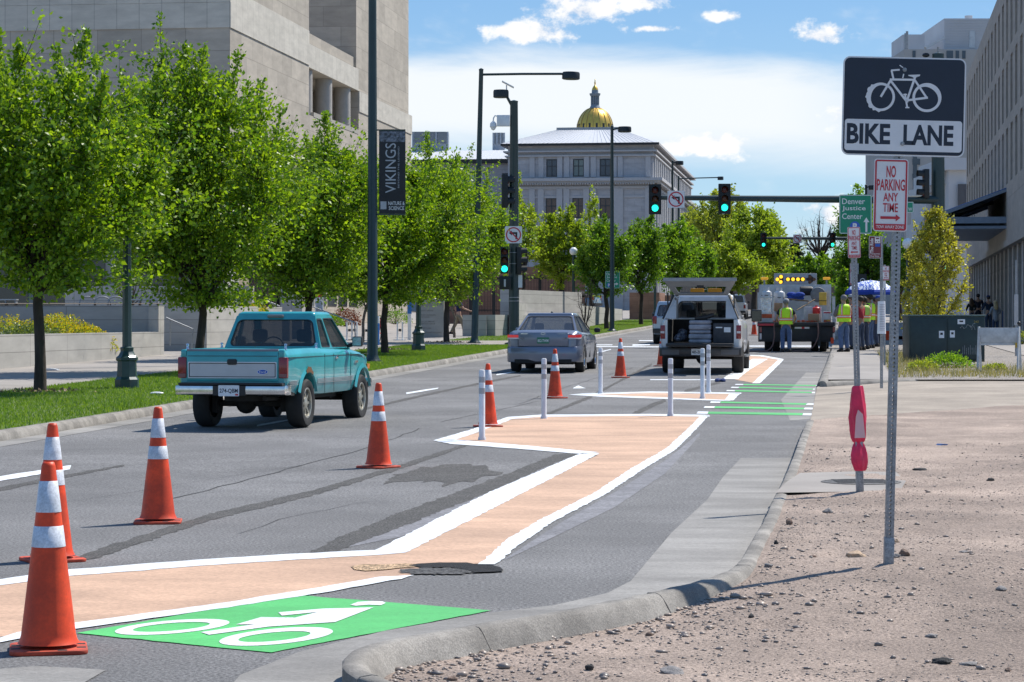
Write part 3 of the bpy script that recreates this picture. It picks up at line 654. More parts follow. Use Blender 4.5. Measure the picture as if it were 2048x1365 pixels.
# ------------------------------------------------------------------ signs
A['galv'] = mat('galvanised steel', (.33, .34, .35), .5, metal=.55, var=.15, vscale=12, speck=.2, sscale=80, stain=.15, stscale=5, world=False)
A['alu'] = mat('sign back', (.45, .46, .47), .45, metal=.6, world=False)
A['swhite'] = mat('sign white', (.74, .73, .73), .45, var=.04, vscale=10, stain=.05, stscale=8, world=False)
A['navy'] = mat('sign navy', (.008, .014, .032), .4, var=.15, vscale=8, world=False)
A['sred'] = mat('sign red', (.50, .025, .04), .45, var=.08, vscale=8, world=False)
A['sgreen'] = mat('sign green', (.005, .23, .125), .42, var=.06, vscale=4, world=False)
A['sblue'] = mat('sign blue', (.02, .10, .45), .4, world=False)
A['maroon'] = mat('sign maroon', (.17, .025, .035), .45, world=False)
A['sblack'] = mat('sign black', (.012, .012, .014), .45, world=False)
def perf_post(mb, w, z0, z1, pitch=.0254, r=.0066):
    """square steel tube with a hole every inch on each face"""
    n = int((z1 - z0) / pitch)
    for s in range(4):
        M = Matrix.Rotation(s * math.pi / 2, 4, 'Z')
        for i in range(n):
            za, zb = z0 + i * pitch, z0 + (i + 1) * pitch; zc = (za + zb) / 2; h = w / 2
            out = [(-h, za), (0, za), (h, za), (h, zc), (h, zb), (0, zb), (-h, zb), (-h, zc)]
            inn = [(r * math.cos(R(a)), zc + r * math.sin(R(a))) for a in (225, 270, 315, 0, 45, 90, 135, 180)]
            vs = [(x, -h, z) for x, z in out] + [(x, -h, z) for x, z in inn] + [(x, -h + .004, z) for x, z in inn]
            mb.add(vs, [(k, (k + 1) % 8, 8 + (k + 1) % 8, 8 + k) for k in range(8)] + [(8 + k, 8 + (k + 1) % 8, 16 + (k + 1) % 8, 16 + k) for k in range(8)], M)
    return mb
def panel(r, w, h, z, m, x=0.0, y=-.03, rad=.02, name='sign_panel', t=.004, parent=None):
    mb = MB(); mb.prism(rrect(w, h, rad), y - t, y, Tm(x, 0, z)); return mb.build(name, m, parent or r)
def flat(r, polys, z, y, m, name, x=0.0, t=.0012):
    mb = MB()
    for p in polys: mb.prism([(a + x, b + z) for a, b in p], y - t, y)
    return mb.build(name, m, r, smooth=False)
def border(r, w, h, z, y, m, inset, wd, rad, x=0.0, name='border'):
    mb = MB(); mb.ring(rrect(w - 2 * inset, h - 2 * inset, rad, cx=x, cz=z), rrect(w - 2 * inset - 2 * wd, h - 2 * inset - 2 * wd, max(.003, rad - wd), cx=x, cz=z), y - .001, y); return mb.build(name, m, r, smooth=False)
def arrow(x0, x1, z, w, hw, hl):
    s = 1 if x1 > x0 else -1; xb = x1 - s * hl
    return [(x0, z - w), (xb, z - w), (xb, z - hw), (x1, z), (xb, z + hw), (xb, z + w), (x0, z + w)]
def bar2(a, b, w):
    d = Vector((b[0] - a[0], b[1] - a[1])).normalized() * w / 2; n = (-d.y, d.x)
    return [(a[0] - d.x * .6 + n[0], a[1] - d.y * .6 + n[1]), (a[0] - d.x * .6 - n[0], a[1] - d.y * .6 - n[1]), (b[0] + d.x * .6 - n[0], b[1] + d.y * .6 - n[1]), (b[0] + d.x * .6 + n[0], b[1] + d.y * .6 + n[1])]
def no_parking(r, w, h, z, x, y, right=True, parent=None):
    p = panel(r, w, h, z, A['swhite'], x, y, w * .09, t=.003); yy = y - .0045
    border(p, w, h, z, yy, A['sred'], w * .03, w * .045, w * .07, x)
    k = h / .44; q = w / .21
    for s, ww, hh, dz, b in (('NO', .058, .072, .143, .022), ('PARKING', .172, .070, .062, .018), ('ANY', .090, .052, -.012, .018), ('TIME', .092, .054, -.076, .014)):
        text(s, ww * q, hh * k, 'lettering', A['sred'], p, x, yy, z + dz * k, bold=b)
    sg = 1 if right else -1
    flat(p, [arrow(-.06 * q * sg, .062 * q * sg, -.137 * k, .008 * k, .021 * k, .028 * q)], z, yy, A['sred'], 'arrow', x)
    flat(p, [[(-w / 2 + .01 * q, -h / 2 + .008 * k), (w / 2 - .01 * q, -h / 2 + .008 * k), (w / 2 - .008 * q, -h / 2 + .045 * k), (-w / 2 + .008 * q, -h / 2 + .045 * k)]], z, yy, A['sred'], 'red_band', x)
    text('TOW AWAY ZONE', .17 * q, .019 * k, 'lettering', A['swhite'], p, x, yy - .0018, z - .193 * k, bold=.01)
    return p
# the bike lane sign in front
D1 = 14.6; S1 = D1 / F; b1 = at(1777, 1131, D1); TL = R(1.35)
r = empty('bike_lane_sign', b1, 0, 'large dark blue bike lane sign with white bicycle on a perforated steel post', 'street sign'); r.rotation_euler = (0, TL, 0)
perf_post(MB(), .05, -.1, 3.02).build('post', A['galv'], r, smooth=False).data
mb = MB(); mb.box(-.029, .029, -.029, .029, -.1, .17); mb.build('post_sleeve', A['galv'], r, bevel=.003)
zc = (1131 - 214.5) * S1; xo = .022
def s8(x, y):
    """pixel of the enlarged sign view to sign coordinates, the tilt taken out"""
    px = (1640 + x / 3.411 - 1806.5) * S1; pz = (214.5 - (80 + y / 3.411)) * S1
    c, s = math.cos(TL), math.sin(TL); return (px * c - pz * s, px * s + pz * c)
pn = panel(r, .746, .600, zc, A['swhite'], xo, -.03, .042, t=.005)
Y0 = -.0355
flat(pn, [rrect(.728, .582, .034)], zc, Y0, A['navy'], 'blue_field', xo)
flat(pn, [rrect(.712, .190, .018, cx=0.0, cz=-.176)], zc, Y0 - .0016, A['swhite'], 'white_field', xo)
Y1 = Y0 - .0034
text('BIKE', .264, .124, 'lettering', A['navy'], pn, xo + s8(342, 0)[0], Y1, zc - .169, bold=.034); text('LANE', .304, .124, 'lettering', A['navy'], pn, xo + s8(750, 0)[0], Y1, zc - .170, bold=.034)
P8 = lambda pts: [s8(*q) for q in pts]
def wheel(cx, cy, ro, ri, bump=0):
    o = []; i = []
    for k in range(48):
        a = 2 * math.pi * k / 48; q = ro + (random.choice([0, 0, 3, 9]) if bump and 2.0 < a < 4.9 else 0)
        o.append(s8(cx + q * math.cos(a), cy - q * math.sin(a))); j = ri + (-14 * max(0, math.cos(a - (2.9 if bump else .9))) ** 2)
        i.append(s8(cx + j * math.cos(a), cy - j * math.sin(a)))
    return o, i
mb = MB()
for cx, cy, ro, ri, bp in ((410, 392, 97, 80, 1), (724, 397, 99, 81, 0)):
    o_, i_ = wheel(cx, cy, ro, ri, bp); mb.ring([(a + xo, b + zc) for a, b in o_], [(a + xo, b + zc) for a, b in i_], Y1 - .001, Y1)
for a, b, w_ in (((480, 275), (412, 388), 15), ((476, 274), (640, 276), 14), ((480, 286), (590, 428), 15), ((642, 262), (588, 418), 15), ((640, 276), (722, 398), 14), ((588, 416), (726, 398), 15), ((497, 272), (484, 216), 13), ((484, 212), (535, 208), 12),
                 ((575, 374), (590, 464), 12), ((566, 376), (586, 376), 9), ((580, 465), (602, 465), 9), ((560, 262), (566, 238), 8), ((540, 178), (560, 192), 7)):
    mb.prism([(p[0] + xo, p[1] + zc) for p in bar2(s8(*a), s8(*b), w_ / 3.411 * S1)], Y1 - .0012 - random.uniform(0, .0006), Y1)
mb.prism([(p[0] + xo, p[1] + zc) for p in P8([(596, 243), (678, 240), (676, 250), (655, 258), (640, 266), (622, 256), (600, 250)])], Y1 - .0014, Y1)
mb.build('bicycle_emblem', A['swhite'], pn, smooth=False)
for bx, by in ((573, 208), (557, 711)):
    q = s8(bx, by); mb = MB(); mb.lathe([(.013, 0), (.013, .003), (.008, .003), (.008, .009), (.001, .010)], 16, Tm(q[0] + xo, Y1 - .001, q[1] + zc, rx=R(90))); mb.build('bolt', A['galv'], pn)
sp_ = no_parking(r, .208, .440, (1131 - 391.5) * S1, -.045, -.03)
tag(sp_, 'white and red no parking plate below the bike lane sign')
# second post with a red bag tied round it
D2 = 20.4; S2 = D2 / F; b2 = at(1720, 993, D2)
r = empty('no_parking_sign', b2, 0, 'small no parking sign with left arrow on the steel post that wears a red bag', 'street sign'); r.rotation_euler = (0, R(-1.45), 0)
perf_post(MB(), .046, -.1, 2.27).build('post', A['galv'], r, smooth=False)
mb = MB(); mb.box(-.03, .03, -.03, .03, -.1, .5); mb.build('post_sleeve', A['galv'], r, bevel=.003)
no_parking(r, .108, .262, (993 - 485.5) * S2, 0, -.027, right=False)
bg_ = empty('red_bag', b2 + Vector((.0, 0, 0)), 0, 'crumpled red plastic bag tied round the second steel post', 'bag'); bg_.rotation_euler = (0, R(-1.45), 0)
def bag_loft(prof):
    secs = []
    for y, w_, dx in prof:
        z = (993 - y) * S2; q = []
        for k in range(28):
            a = 2 * math.pi * k / 28; rr = w_ * S2 / 2 * (1 + .16 * math.sin(5 * a + z * 9) + .12 * mnoise.noise(Vector((math.cos(a) * 2, math.sin(a) * 2, z * 14))))
            q.append((dx * S2 + rr * math.cos(a), rr * math.sin(a) * .9, z))
        secs.append(q)
    return MB().loft(secs)
A['redbag'] = mat('red plastic', (.72, .02, .085), .42, var=.18, vscale=14, bump=.5, bscale=24, world=False)
bag_loft([(886, 15, 0), (883, 22, 0), (876, 27, 0), (860, 31, 0), (835, 32, 0), (810, 29, 0), (790, 25, 0), (776, 22, 0), (772, 18, 1)]).build('bag_top', A['redbag'], bg_)
bag_loft([(942, 20, 1), (938, 25, 1), (925, 31, 0), (910, 31, 0), (898, 27, 0), (890, 21, 0), (885, 15, 0)]).build('bag_bottom', A['redbag'], bg_)
mb = MB(); mb.prism([(-.052, .86), (-.02, .93), (-.03, .80), (-.05, .76)], -.03, -.026); mb.build('loose_flap', A['redbag'], bg_)
mb = MB(); mb.prism([(-.045, .50), (.045, .50), (.03, .70), (-.01, .74), (-.03, .68)], -.086, -.083, Tm(rx=0)); mb.build('printed_label', mat('label pale', (.75, .45, .45), .5, world=False), bg_)
for dz, s_ in ((.64, 'THANK'), (.61, 'YOU'), (.53, 'PLEASE')): pass
# third post: temporary bus stop sign and a paper notice
p3 = gp(1763, 777, .1); S3 = p3.y / F
r = empty('bus_stop_sign', p3, 0, 'slim steel post with a maroon temporary bus stop sign', 'street sign'); H3 = (777 - 470) * S3
perf_post(MB(), .05, 0, H3, .0508, .008).build('post', A['galv'], r, smooth=False)
zz = (777 - 495) * S3; pn = panel(r, 25 * S3, 44 * S3, zz, A['swhite'], -13 * S3, -.03, .02); flat(pn, [rrect(23.4 * S3, 42.4 * S3, .02)], zz, -.0345, A['maroon'], 'maroon_field', -13 * S3)
text('The Ride', 30 * S3, 6.5 * S3, 'lettering', A['swhite'], pn, -20 * S3, -.037, zz + 3 * S3, bold=.02, rot=R(90)); text('Temporary', 20 * S3, 3.6 * S3, 'lettering', A['swhite'], pn, -13 * S3, -.037, zz - 13.5 * S3, bold=.01); text('Bus Stop', 17 * S3, 3.6 * S3, 'lettering', A['swhite'], pn, -14 * S3, -.037, zz - 18 * S3, bold=.01)
flat(pn, [[(x * S3 - 13 * S3, z * S3) for x, z in q] for q in (((-1, 8), (10, 8), (10, 20), (-1, 20)),)], zz, -.037, A['swhite'], 'bus_symbol'); flat(pn, [[(x * S3 - 13 * S3, z * S3) for x, z in q] for q in (((0, 1), (10, 1), (10, 7), (0, 7)),)], zz, -.037, A['sblue'], 'blue_patch')
flat(pn, [[(x * S3 - 13 * S3, z * S3) for x, z in q] for q in (((1, 16), (8, 16), (8, 18.5), (1, 18.5)), ((1, 10), (3, 10), (3, 12), (1, 12)), ((6, 10), (8, 10), (8, 12), (6, 12)))], zz, -.0385, A['maroon'], 'bus_symbol')
pp = empty('paper_notice', p3, 0, 'white printed paper notice wrapped round the bus stop post', 'notice')
mb = MB(); mb.lathe([(.085, (777 - 668) * S3), (.078, (777 - 640) * S3), (.072, (777 - 603) * S3)], 18); o = mb.build('paper', mat('paper', (.78, .78, .80), .8, world=False), pp)
mb = MB()
for k in range(16): mb.box(-.05, .05, -.088, -.080, (777 - 610 - k * 3.4) * S3, (777 - 609.0 - k * 3.4) * S3)
mb.build('printed_line', mat('print grey', (.38, .38, .42), .8, world=False), pp)
# signs further along the pavement
def far_post(px, py, top, name, label, d=None):
    p = gp(px, py, .12); r = empty(name, p, 0, label, 'street sign'); s = p.y / F
    mb = MB(); mb.box(-.025, .025, -.02, .02, 0, (py - top) * s); mb.build('post', A['galv'], r); return r, s
r, s = far_post(1716, 680, 527, 'bike_lane_sign', 'far black bike lane sign under a no parking plate behind the red bag post')
no_parking(r, 15 * s, 44 * s, (680 - 549) * s, -9 * s, -.05)
pn = panel(r, 36 * s, 31 * s, (680 - 564) * s, A['sblack'], -1 * s, -.025, .03); flat(pn, [rrect(36 * s, 10 * s, .02)], (680 - 584.5) * s, -.030, A['swhite'], 'white_field', -1 * s); text('BIKE LANE', 32 * s, 6 * s, 'lettering', A['sblack'], pn, -1 * s, -.033, (680 - 584.5) * s, bold=.02)
mb = MB()
for cx in (-8, 10): mb.ring([(a - s, b + (680 - 562) * s) for a, b in circ(cx * s, 0, 5.2 * s, 20)], [(a - s, b + (680 - 562) * s) for a, b in circ(cx * s, 0, 3.8 * s, 20)], -.032, -.030)
mb.build('bicycle_emblem', A['swhite'], pn)
r, s = far_post(1769, 731, 530, 'no_parking_sign', 'far white no parking plates on a slim post beside the blue umbrella')
no_parking(r, 14 * s, 29 * s, (731 - 547) * s, 2 * s, -.05, False); panel(r, 13 * s, 14 * s, (731 - 570) * s, A['swhite'], -4 * s, -.03)
# ------------------------------------------------------------------ lamp posts, signals
A['dgreen'] = mat('dark green paint', (.012, .032, .032), .45, var=.15, vscale=4, world=False, coat=.2)
A['dgreen2'] = mat('blue green lamp paint', (.018, .052, .056), .45, var=.2, vscale=4, world=False, coat=.2)
A['lampblk'] = mat('lamp black', (.012, .017, .019), .5, world=False)
A['globe'] = mat('white globe', (.85, .85, .85), .25, var=0, world=False)
OP = [(.235, 0), (.235, .17), (.195, .22), (.185, .52), (.215, .54), (.215, .59), (.165, .63), (.125, .71), (.135, .78), (.092, .80), (.086, 2.0), (.075, 3.75), (.095, 3.80), (.095, 3.9), (.06, 3.93)]
def ornate(loc, label, h=1.0):
    r = empty('globe_lamp', loc, 0, label, 'street lamp', 'green lamp posts with white globes')
    MB().lathe(OP, 8, None, .39).build('lamp_post', A['dgreen2'], r, angle=25)
    MB().ball((0, 0, 4.12), .215, 24, 16).build('globe', A['globe'], r); return r
o0 = ornate(gp(254, 777, .12), 'green ornate lamp post standing on the lawn between the first two trees')
for x, y, lb in ((837, 702, 'green ornate lamp post in front of the carved stone sign'), (1310, 645, 'green ornate lamp post far along the lawn left of the jeep')): copy_tree(o0, gp(x, y, .12), 0, lb)
r = copy_tree(o0, at(1147, 640 + 8, 128), 0, 'green lamp post with a bare white globe above the grey sedan'); r.location.z = EYE - (503 - 640) * 128 / F - 4.12
r = copy_tree(o0, at(1816, 0, 92), 0, 'green lamp post with white globe beside the yellow leafed tree'); r.location.z = EYE - (488 - 640) * 92 / F - 4.12
def drum(mb, x, y, z, rr=.33, h=.27): return mb.lathe([(rr * .9, z), (rr, z + .02), (rr, z + h * .8), (rr * .93, z + h), (.02, z + h + .01)], 20, Tm(x, y, 0))
def street_light(loc, H, arm, label, lean=0.0, head=.33, r0=.11, extra=None):
    r = empty('street_light', loc, 0, label, 'street light', 'tall dark street lights along the street'); r.rotation_euler = (0, lean, 0)
    MB().lathe([(.24, 0), (.24, .04), (.2, .05), (r0 * 1.15, .12), (r0, .2), (r0 * .62, H), (r0 * .7, H + .08), (.02, H + .12)], 14).build('pole', A['dgreen'], r)
    MB().box(-.28, .28, -.28, .28, -.15, .015).build('concrete_foot', A['kerb'], r)
    if arm:
        MB().tube([(0, 0, H - .12), (arm * .5, 0, H - .06), (arm, 0, H - .02)], .045, 8).build('arm', A['dgreen'], r)
        drum(MB(), arm + head, 0, H - .22, head).build('lamp_head', A['lampblk'], r)
    return r
sl1 = street_light(gp(745, 724, .12), 13.5, 0, 'tall thick dark pole on the lawn carrying the black banner', r0=.145)
p = gp(949, 687, .12); s = p.y / F
street_light(p, (687 - 143) * s, (1128 - 966) * s, 'dark street light with a long arm and round head over the trees', lean=R(1.4), r0=.13)
p = gp(1224, 663, .12); s = p.y / F; street_light(p, (663 - 256) * s, 12 * s, 'dark street light carrying the small green parking sign', r0=.12)
for px, top, d, arm, lb in ((1345, 324, 168, 6, 'far street light with short head beside the classical building corner'), (1357, 355, 190, 78, 'far street light with a long thin arm reaching right'), (1732, 373, 150, 5, 'far street light head just left of the no parking plate')):
    g_ = Vector(((px - CX) * d / F, d, G(d))); s = d / F
    street_light(g_, EYE + (HY - top) * s - g_.z, arm * s, lb, r0=.12, head=8 * s if arm < 20 else 6 * s)
# banner on the thick pole
p = gp(745, 724, .12); s = p.y / F; bx0, bx1 = (758 - 745) * s, (811 - 745) * s
r = empty('street_banner', p, 0, 'black street banner reading VIKINGS hanging from the thick pole', 'banner')
bz0, bz1 = (724 - 428) * s, (724 - 262) * s; bw, bh = bx1 - bx0, bz1 - bz0; bxc, bzc = (bx0 + bx1) / 2, (bz0 + bz1) / 2
mb = MB(); mb.box(bx0, bx1, -.012, .012, bz0, bz1); mb.build('cloth', mat('banner black', (.018, .018, .022), .6, var=.3, vscale=3, world=False), r)
mb = MB(); mb.bar((0, 0, bz1 + .02), (bx1, 0, bz1 + .02), .035); mb.bar((0, 0, bz0 - .02), (bx1, 0, bz0 - .02), .035); mb.build('bracket', A['dgreen'], r)
A['silver'] = mat('banner silver', (.42, .43, .46), .5, world=False)
text('VIKINGS', bh * .60, bw * .40, 'lettering', A['silver'], r, bxc - bw * .06, -.0145, bzc + .05 * bh, rot=R(90)); text('BEYOND THE LEGEND', bh * .50, bw * .055, 'lettering', A['silver'], r, bxc + bw * .24, -.0145, bzc + .06 * bh, rot=R(90))
mb = MB(); mb.box(bx0 + .01, bx1 - .01, -.0145, -.0135, bz1 - .30, bz1 - .02); o = mb.build('patterned_border', mat('banner pattern', (.14, .15, .18), .6, var=.95, vscale=14, world=False), r)
mb = MB(); mb.box(bx0 + .04, bx0 + .20, -.0145, -.0135, bz0 + .12, bz0 + .33); mb.build('emblem', A['silver'], r)
text('NATURE &', bw * .62, .10, 'lettering', A['swhite'], r, bxc + bw * .16, -.0145, bz0 + .28, bold=.01); text('SCIENCE', bw * .58, .10, 'lettering', A['swhite'], r, bxc + bw * .16, -.0145, bz0 + .15, bold=.01)
p = Vector(((1357 - CX) * 190 / F, 190, G(190))); s = 190 / F
mb = MB(); mb.box(-9 * s, 9 * s, -.02, .02, (640 - 478) * s, (640 - 447) * s); o = mb.build('street_banner', MATS['banner black']); o.location = (p.x, p.y - .2, EYE); tag(o, 'far black street banner low on the long armed street light', 'banner')
o2 = text('VIKINGS', 26 * s, 7 * s, 'lettering', A['silver'], o, 0, -.03, (640 - 462) * s, rot=R(90))
# traffic signals
A['housing'] = mat('signal housing', (.012, .014, .014), .6, world=False)
A['lensg'] = mat('green lamp', (0, .5, .4), .3, var=0, emit=(.02, 1.0, .72), estr=1.6, world=False)
A['lensr'] = mat('dark red lens', (.09, .012, .008), .3, var=.1, world=False); A['lensy'] = mat('dark amber lens', (.10, .03, .008), .3, var=.1, world=False)
A['lensR'] = mat('red lamp', (.5, .02, 0), .3, var=0, emit=(1, .09, .02), estr=1.6, world=False)
def signal(loc, rz, label, h=1.12, lit=True, green=2, back=True, group='traffic signal heads over the crossing'):
    r = empty('traffic_signal', loc, rz, label, 'traffic signal', group); k = h / 1.12
    if back: MB().prism(rrect(.50 * k, 1.22 * k, .03), -.01, .0).build('back_plate', A['housing'], r)
    MB().box(-.17 * k, .17 * k, -.02, .17 * k, -.56 * k, .56 * k).build('housing', A['housing'], r, bevel=.02)
    for i, m in enumerate((A['lensr'], A['lensy'], A['lensg'])):
        z = (.36 - .36 * i) * k
        if i != green and m is A['lensg']: m = A['lensr']
        MB().lathe([(.135 * k, 0), (.12 * k, .03 * k), (.06 * k, .05 * k), (.002, .055 * k)], 20, Tm(0, -.021, z, rx=R(90))).build('lens', m if lit or i != 2 else A['lensr'], r)
        vs = []; n = 14
        for a in range(n + 1):
            t = R(-25 + 230 * a / n); vs.append((.155 * k * math.cos(t), .155 * k * math.sin(t)))
        mb = MB(); V = [(x, -.02, z + y) for x, y in vs] + [(x, -.26 * k, z + y + .01) for x, y in vs] + [(x * .93, -.02, z + y * .93) for x, y in vs] + [(x * .93, -.26 * k, z + y * .93 + .01) for x, y in vs]
        m_ = n + 1; mb.add(V, [(a, a + 1, m_ + a + 1, m_ + a) for a in range(n)] + [(2 * m_ + a, 3 * m_ + a, 3 * m_ + a + 1, 2 * m_ + a + 1) for a in range(n)] + [(m_ + a, m_ + a + 1, 3 * m_ + a + 1, 3 * m_ + a) for a in range(n)]); mb.build('visor', A['housing'], r)
    return r
def no_left(r_loc, w_, label, grp):
    r = empty('no_left_turn_sign', r_loc, 0, label, 'road sign', grp)
    MB().prism(rrect(w_, w_, w_ * .06), -.006, 0).build('sign_panel', A['swhite'], r)
    k = w_ / .9; e = []
    MB().ring(circ(0, 0, .40 * k, 40), circ(0, 0, .335 * k, 40), -.009, -.007).build('red_ring', A['sred'], r, smooth=False)
    flat(r, [[(.20 * k, -.24 * k), (.10 * k, -.24 * k), (.10 * k, .04 * k), (-.08 * k, .04 * k), (-.08 * k, -.04 * k), (-.24 * k, .09 * k), (-.08 * k, .22 * k), (-.08 * k, .14 * k), (.20 * k, .14 * k)]], 0, -.0075, A['sblack'], 'turn_arrow')
    flat(r, [bar2((-.26 * k, .26 * k), (.26 * k, -.26 * k), .065 * k)], 0, -.0095, A['sred'], 'red_slash'); return r
DM = 89.0; sm = DM / F
mp_ = Vector(((1876 - CX) * sm, DM, G(DM) + .12))
r = empty('signal_mast', mp_, 0, 'thick dark green signal mast with a long arm over the street', 'signal mast', 'signal masts with arms')
H = EYE + (HY - 108) * sm - mp_.z
MB().lathe([(.36, 0), (.36, .06), (.27, .10), (.265, 2), (.22, H), (.02, H + .05)], 18).build('pole', A['dgreen'], r)
az_ = EYE + (HY - 399) * sm - mp_.z
MB().tube([(0, -.1, az_ - .02), (-5, -.1, az_), ((1305 - 1876) * sm, -.1, az_ + .06)], [.16, .125, .085], 14).build('mast_arm', A['dgreen'], r)
MB().tube([(0, 0, H), (-.0, 0, H + .25)], .03, 8).build('camera_stem', A['galv'], r)
MB().box(-.45, .35, -.12, .12, -.04, .04, Tm(-.08, 0, H + .42, ry=R(-28))).build('solar_panel', A['alu'], r); MB().ball((-.45, 0, H - .05), .14, 14, 8, (1, 1, .6)).build('dome_camera', A['lampblk'], r)
for px, py, h, lb in ((1310, 399, 60, 'green traffic light at the outer end of the mast arm'), (1449, 398, 60, 'green traffic light in the middle of the mast arm')): signal(at(px, py, DM - .45), 0, lb, h * sm * .92)
signal(at(1848, 368, DM - .3), R(-82), 'unlit looking traffic light seen from the side beside the thick mast', 1.08, green=9, back=False)
no_left(at(1352, 399, DM - .5), 34 * sm, 'white no left turn sign with red ring between the two lights on the mast arm', 'no left turn signs')
r = empty('direction_sign', at(1711, 429, DM - .6), 0, 'big green direction sign to Denver Justice Center hanging on the mast arm', 'direction sign', 'green Denver Justice Center signs')
def justice(r, w_, h_, right, k):
    MB().prism(rrect(w_, h_, .05 * w_), -.006, 0).build('sign_panel', A['sgreen'], r); border(r, w_, h_, 0, -.0068, A['swhite'], .012 * w_, .018 * w_, .045 * w_)
    for i, (t_, ww) in enumerate((('Denver', .70), ('Justice', .72), ('Center', .62))): text(t_, ww * w_, .145 * h_, 'lettering', A['swhite'], r, -.41 * w_ + ww * w_ / 2, -.009, (.33 - .19 * i) * h_, bold=.008)
    MB().prism(circ(-.02 * w_ if not right else -.24 * w_, -.31 * h_, .155 * w_, 28), -.0082, -.0075).build('parking_disc', A['sblue'], r, smooth=False); text('P', .13 * w_, .17 * h_, 'lettering', A['swhite'], r, -.02 * w_ if not right else -.24 * w_, -.0098, -.31 * h_, bold=.05)
    if right: flat(r, [[(.08 * w_, -.42 * h_), (.15 * w_, -.42 * h_), (.15 * w_, -.28 * h_), (.26 * w_, -.28 * h_), (.26 * w_, -.33 * h_), (.40 * w_, -.245 * h_), (.26 * w_, -.16 * h_), (.26 * w_, -.215 * h_), (.08 * w_, -.215 * h_)]], 0, -.0085, A['swhite'], 'arrow')
    else: flat(r, [[(.30 * w_, -.45 * h_), (.36 * w_, -.45 * h_), (.36 * w_, -.20 * h_), (.42 * w_, -.20 * h_), (.33 * w_, -.08 * h_), (.24 * w_, -.20 * h_), (.30 * w_, -.20 * h_)]], 0, -.0085, A['swhite'], 'arrow')
justice(r, 65 * sm, 78 * sm, False, 1)
d_ = 125.5; s = d_ / F; r = empty('direction_sign', at(1225, 560, d_), 0, 'small green Denver Justice Center sign with a right turn arrow on the street light', 'direction sign', 'green Denver Justice Center signs'); justice(r, 29 * s, 34 * s, True, 1)
r = empty('street_name_sign', at(1812, 415, DM - .5), 0, 'green street name sign beside the thick signal mast', 'street sign'); MB().prism(rrect(30 * sm, 22 * sm, .03), -.006, 0).build('sign_panel', A['sgreen'], r); border(r, 30 * sm, 22 * sm, 0, -.0068, A['swhite'], .008, .02, .02); text('300 W', 20 * sm, 7 * sm, 'lettering', A['swhite'], r, 2 * sm, -.009, -4 * sm, bold=.01)
r = empty('warning_sign', at(1860, 447, DM + 3), 0, 'orange yellow warning board behind the yellow leafed tree', 'road sign'); MB().prism(rrect(22 * sm, 14 * sm, .02), -.006, 0).build('sign_panel', mat('sign amber', (.75, .38, .02), .5, world=False), r); MB().box(-.02, .02, 0, .04, -4.6, 0).build('post', A['galv'], r)
# signal pole on the left side of the crossing
p = gp(1028, 689, .13); s = p.y / F
r = empty('signal_pole', p, 0, 'dark signal pole with camera box behind the grey sedan', 'signal pole'); H = (689 - 206) * s
MB().lathe([(.34, 0), (.34, .05), (.19, .08), (.185, 2), (.14, H), (.15, H + .06), (.02, H + .1)], 16).build('pole', A['dgreen'], r)
MB().tube([(0, 0, H - .25), ((1013 - 1028) * s, 0, H + .25)], .05, 8).build('arm', A['dgreen'], r); drum(MB(), (1002 - 1028) * s, 0, H + .18, .28, .28).build('lamp_head', A['lampblk'], r)
MB().box(-.62, -.15, -.12, .12, H - .85, H - .45).build('camera_box', mat('white metal', (.72, .73, .74), .4, world=False), r, bevel=.01)
mb = MB(); mb.tube([(-.58, 0, H - .5), (-.68, 0, H - .46), (-.74, 0, H - .55), (-.75, 0, H - .66)], .025, 8); mb.lathe([(.03, H - .66), (.11, H - .74), (.125, H - .86), (.08, H - .93), (.075, H - .96), (.01, H - 1.0)], 16, Tm(-.75, 0, 0)); mb.build('dome_camera', MATS['white metal'], r)
mb = MB(); mb.box(-.24, .24, -.2, .2, -.015, .015, Tm(-.22, 0, H + .66, ry=R(28))); mb.bar((-.27, 0, H + .2), (-.27, 0, H + .64), .03); mb.build('solar_panel', MATS['white metal'], r)
mb = MB()
for z in (1.55, 1.68, 2.9, 3.3, 3.75): mb.lathe([(.192, z), (.195, z + .005), (.195, z + .02), (.192, z + .025)], 16)
mb.build('steel_strap', A['galv'], r); MB().box(.15, .30, -.09, .09, 2.05, 2.5).build('push_button_box', MATS['white metal'], r)
no_left(at(1027, 470, p.y - .4), 34 * s, 'white no left turn sign on the dark signal pole over the grey sedan', 'no left turn signs')
signal(at(1009, 521, p.y - .3), 0, 'green traffic light mounted low on the left signal pole', 56 * s * .95, back=False)
signal(at(1041, 522, p.y - .1), R(96), 'traffic light facing the side street on the left signal pole, below the turn sign', 1.0, green=9, back=False)
signal(at(1014, 383, p.y - .1), R(96), 'traffic light seen from the side among leaves high on the left signal pole', 1.2, green=9, back=False)
r = empty('pedestrian_signal', at(1010, 566, p.y - .3), 0, 'black pedestrian signal box on the left signal pole', 'pedestrian signal'); MB().box(-.21, .21, -.1, .1, -.24, .24).build('housing', A['housing'], r, bevel=.02); MB().box(-.04, .03, -.106, -.1, -.14, .12).build('walking_symbol', A['alu'], r)
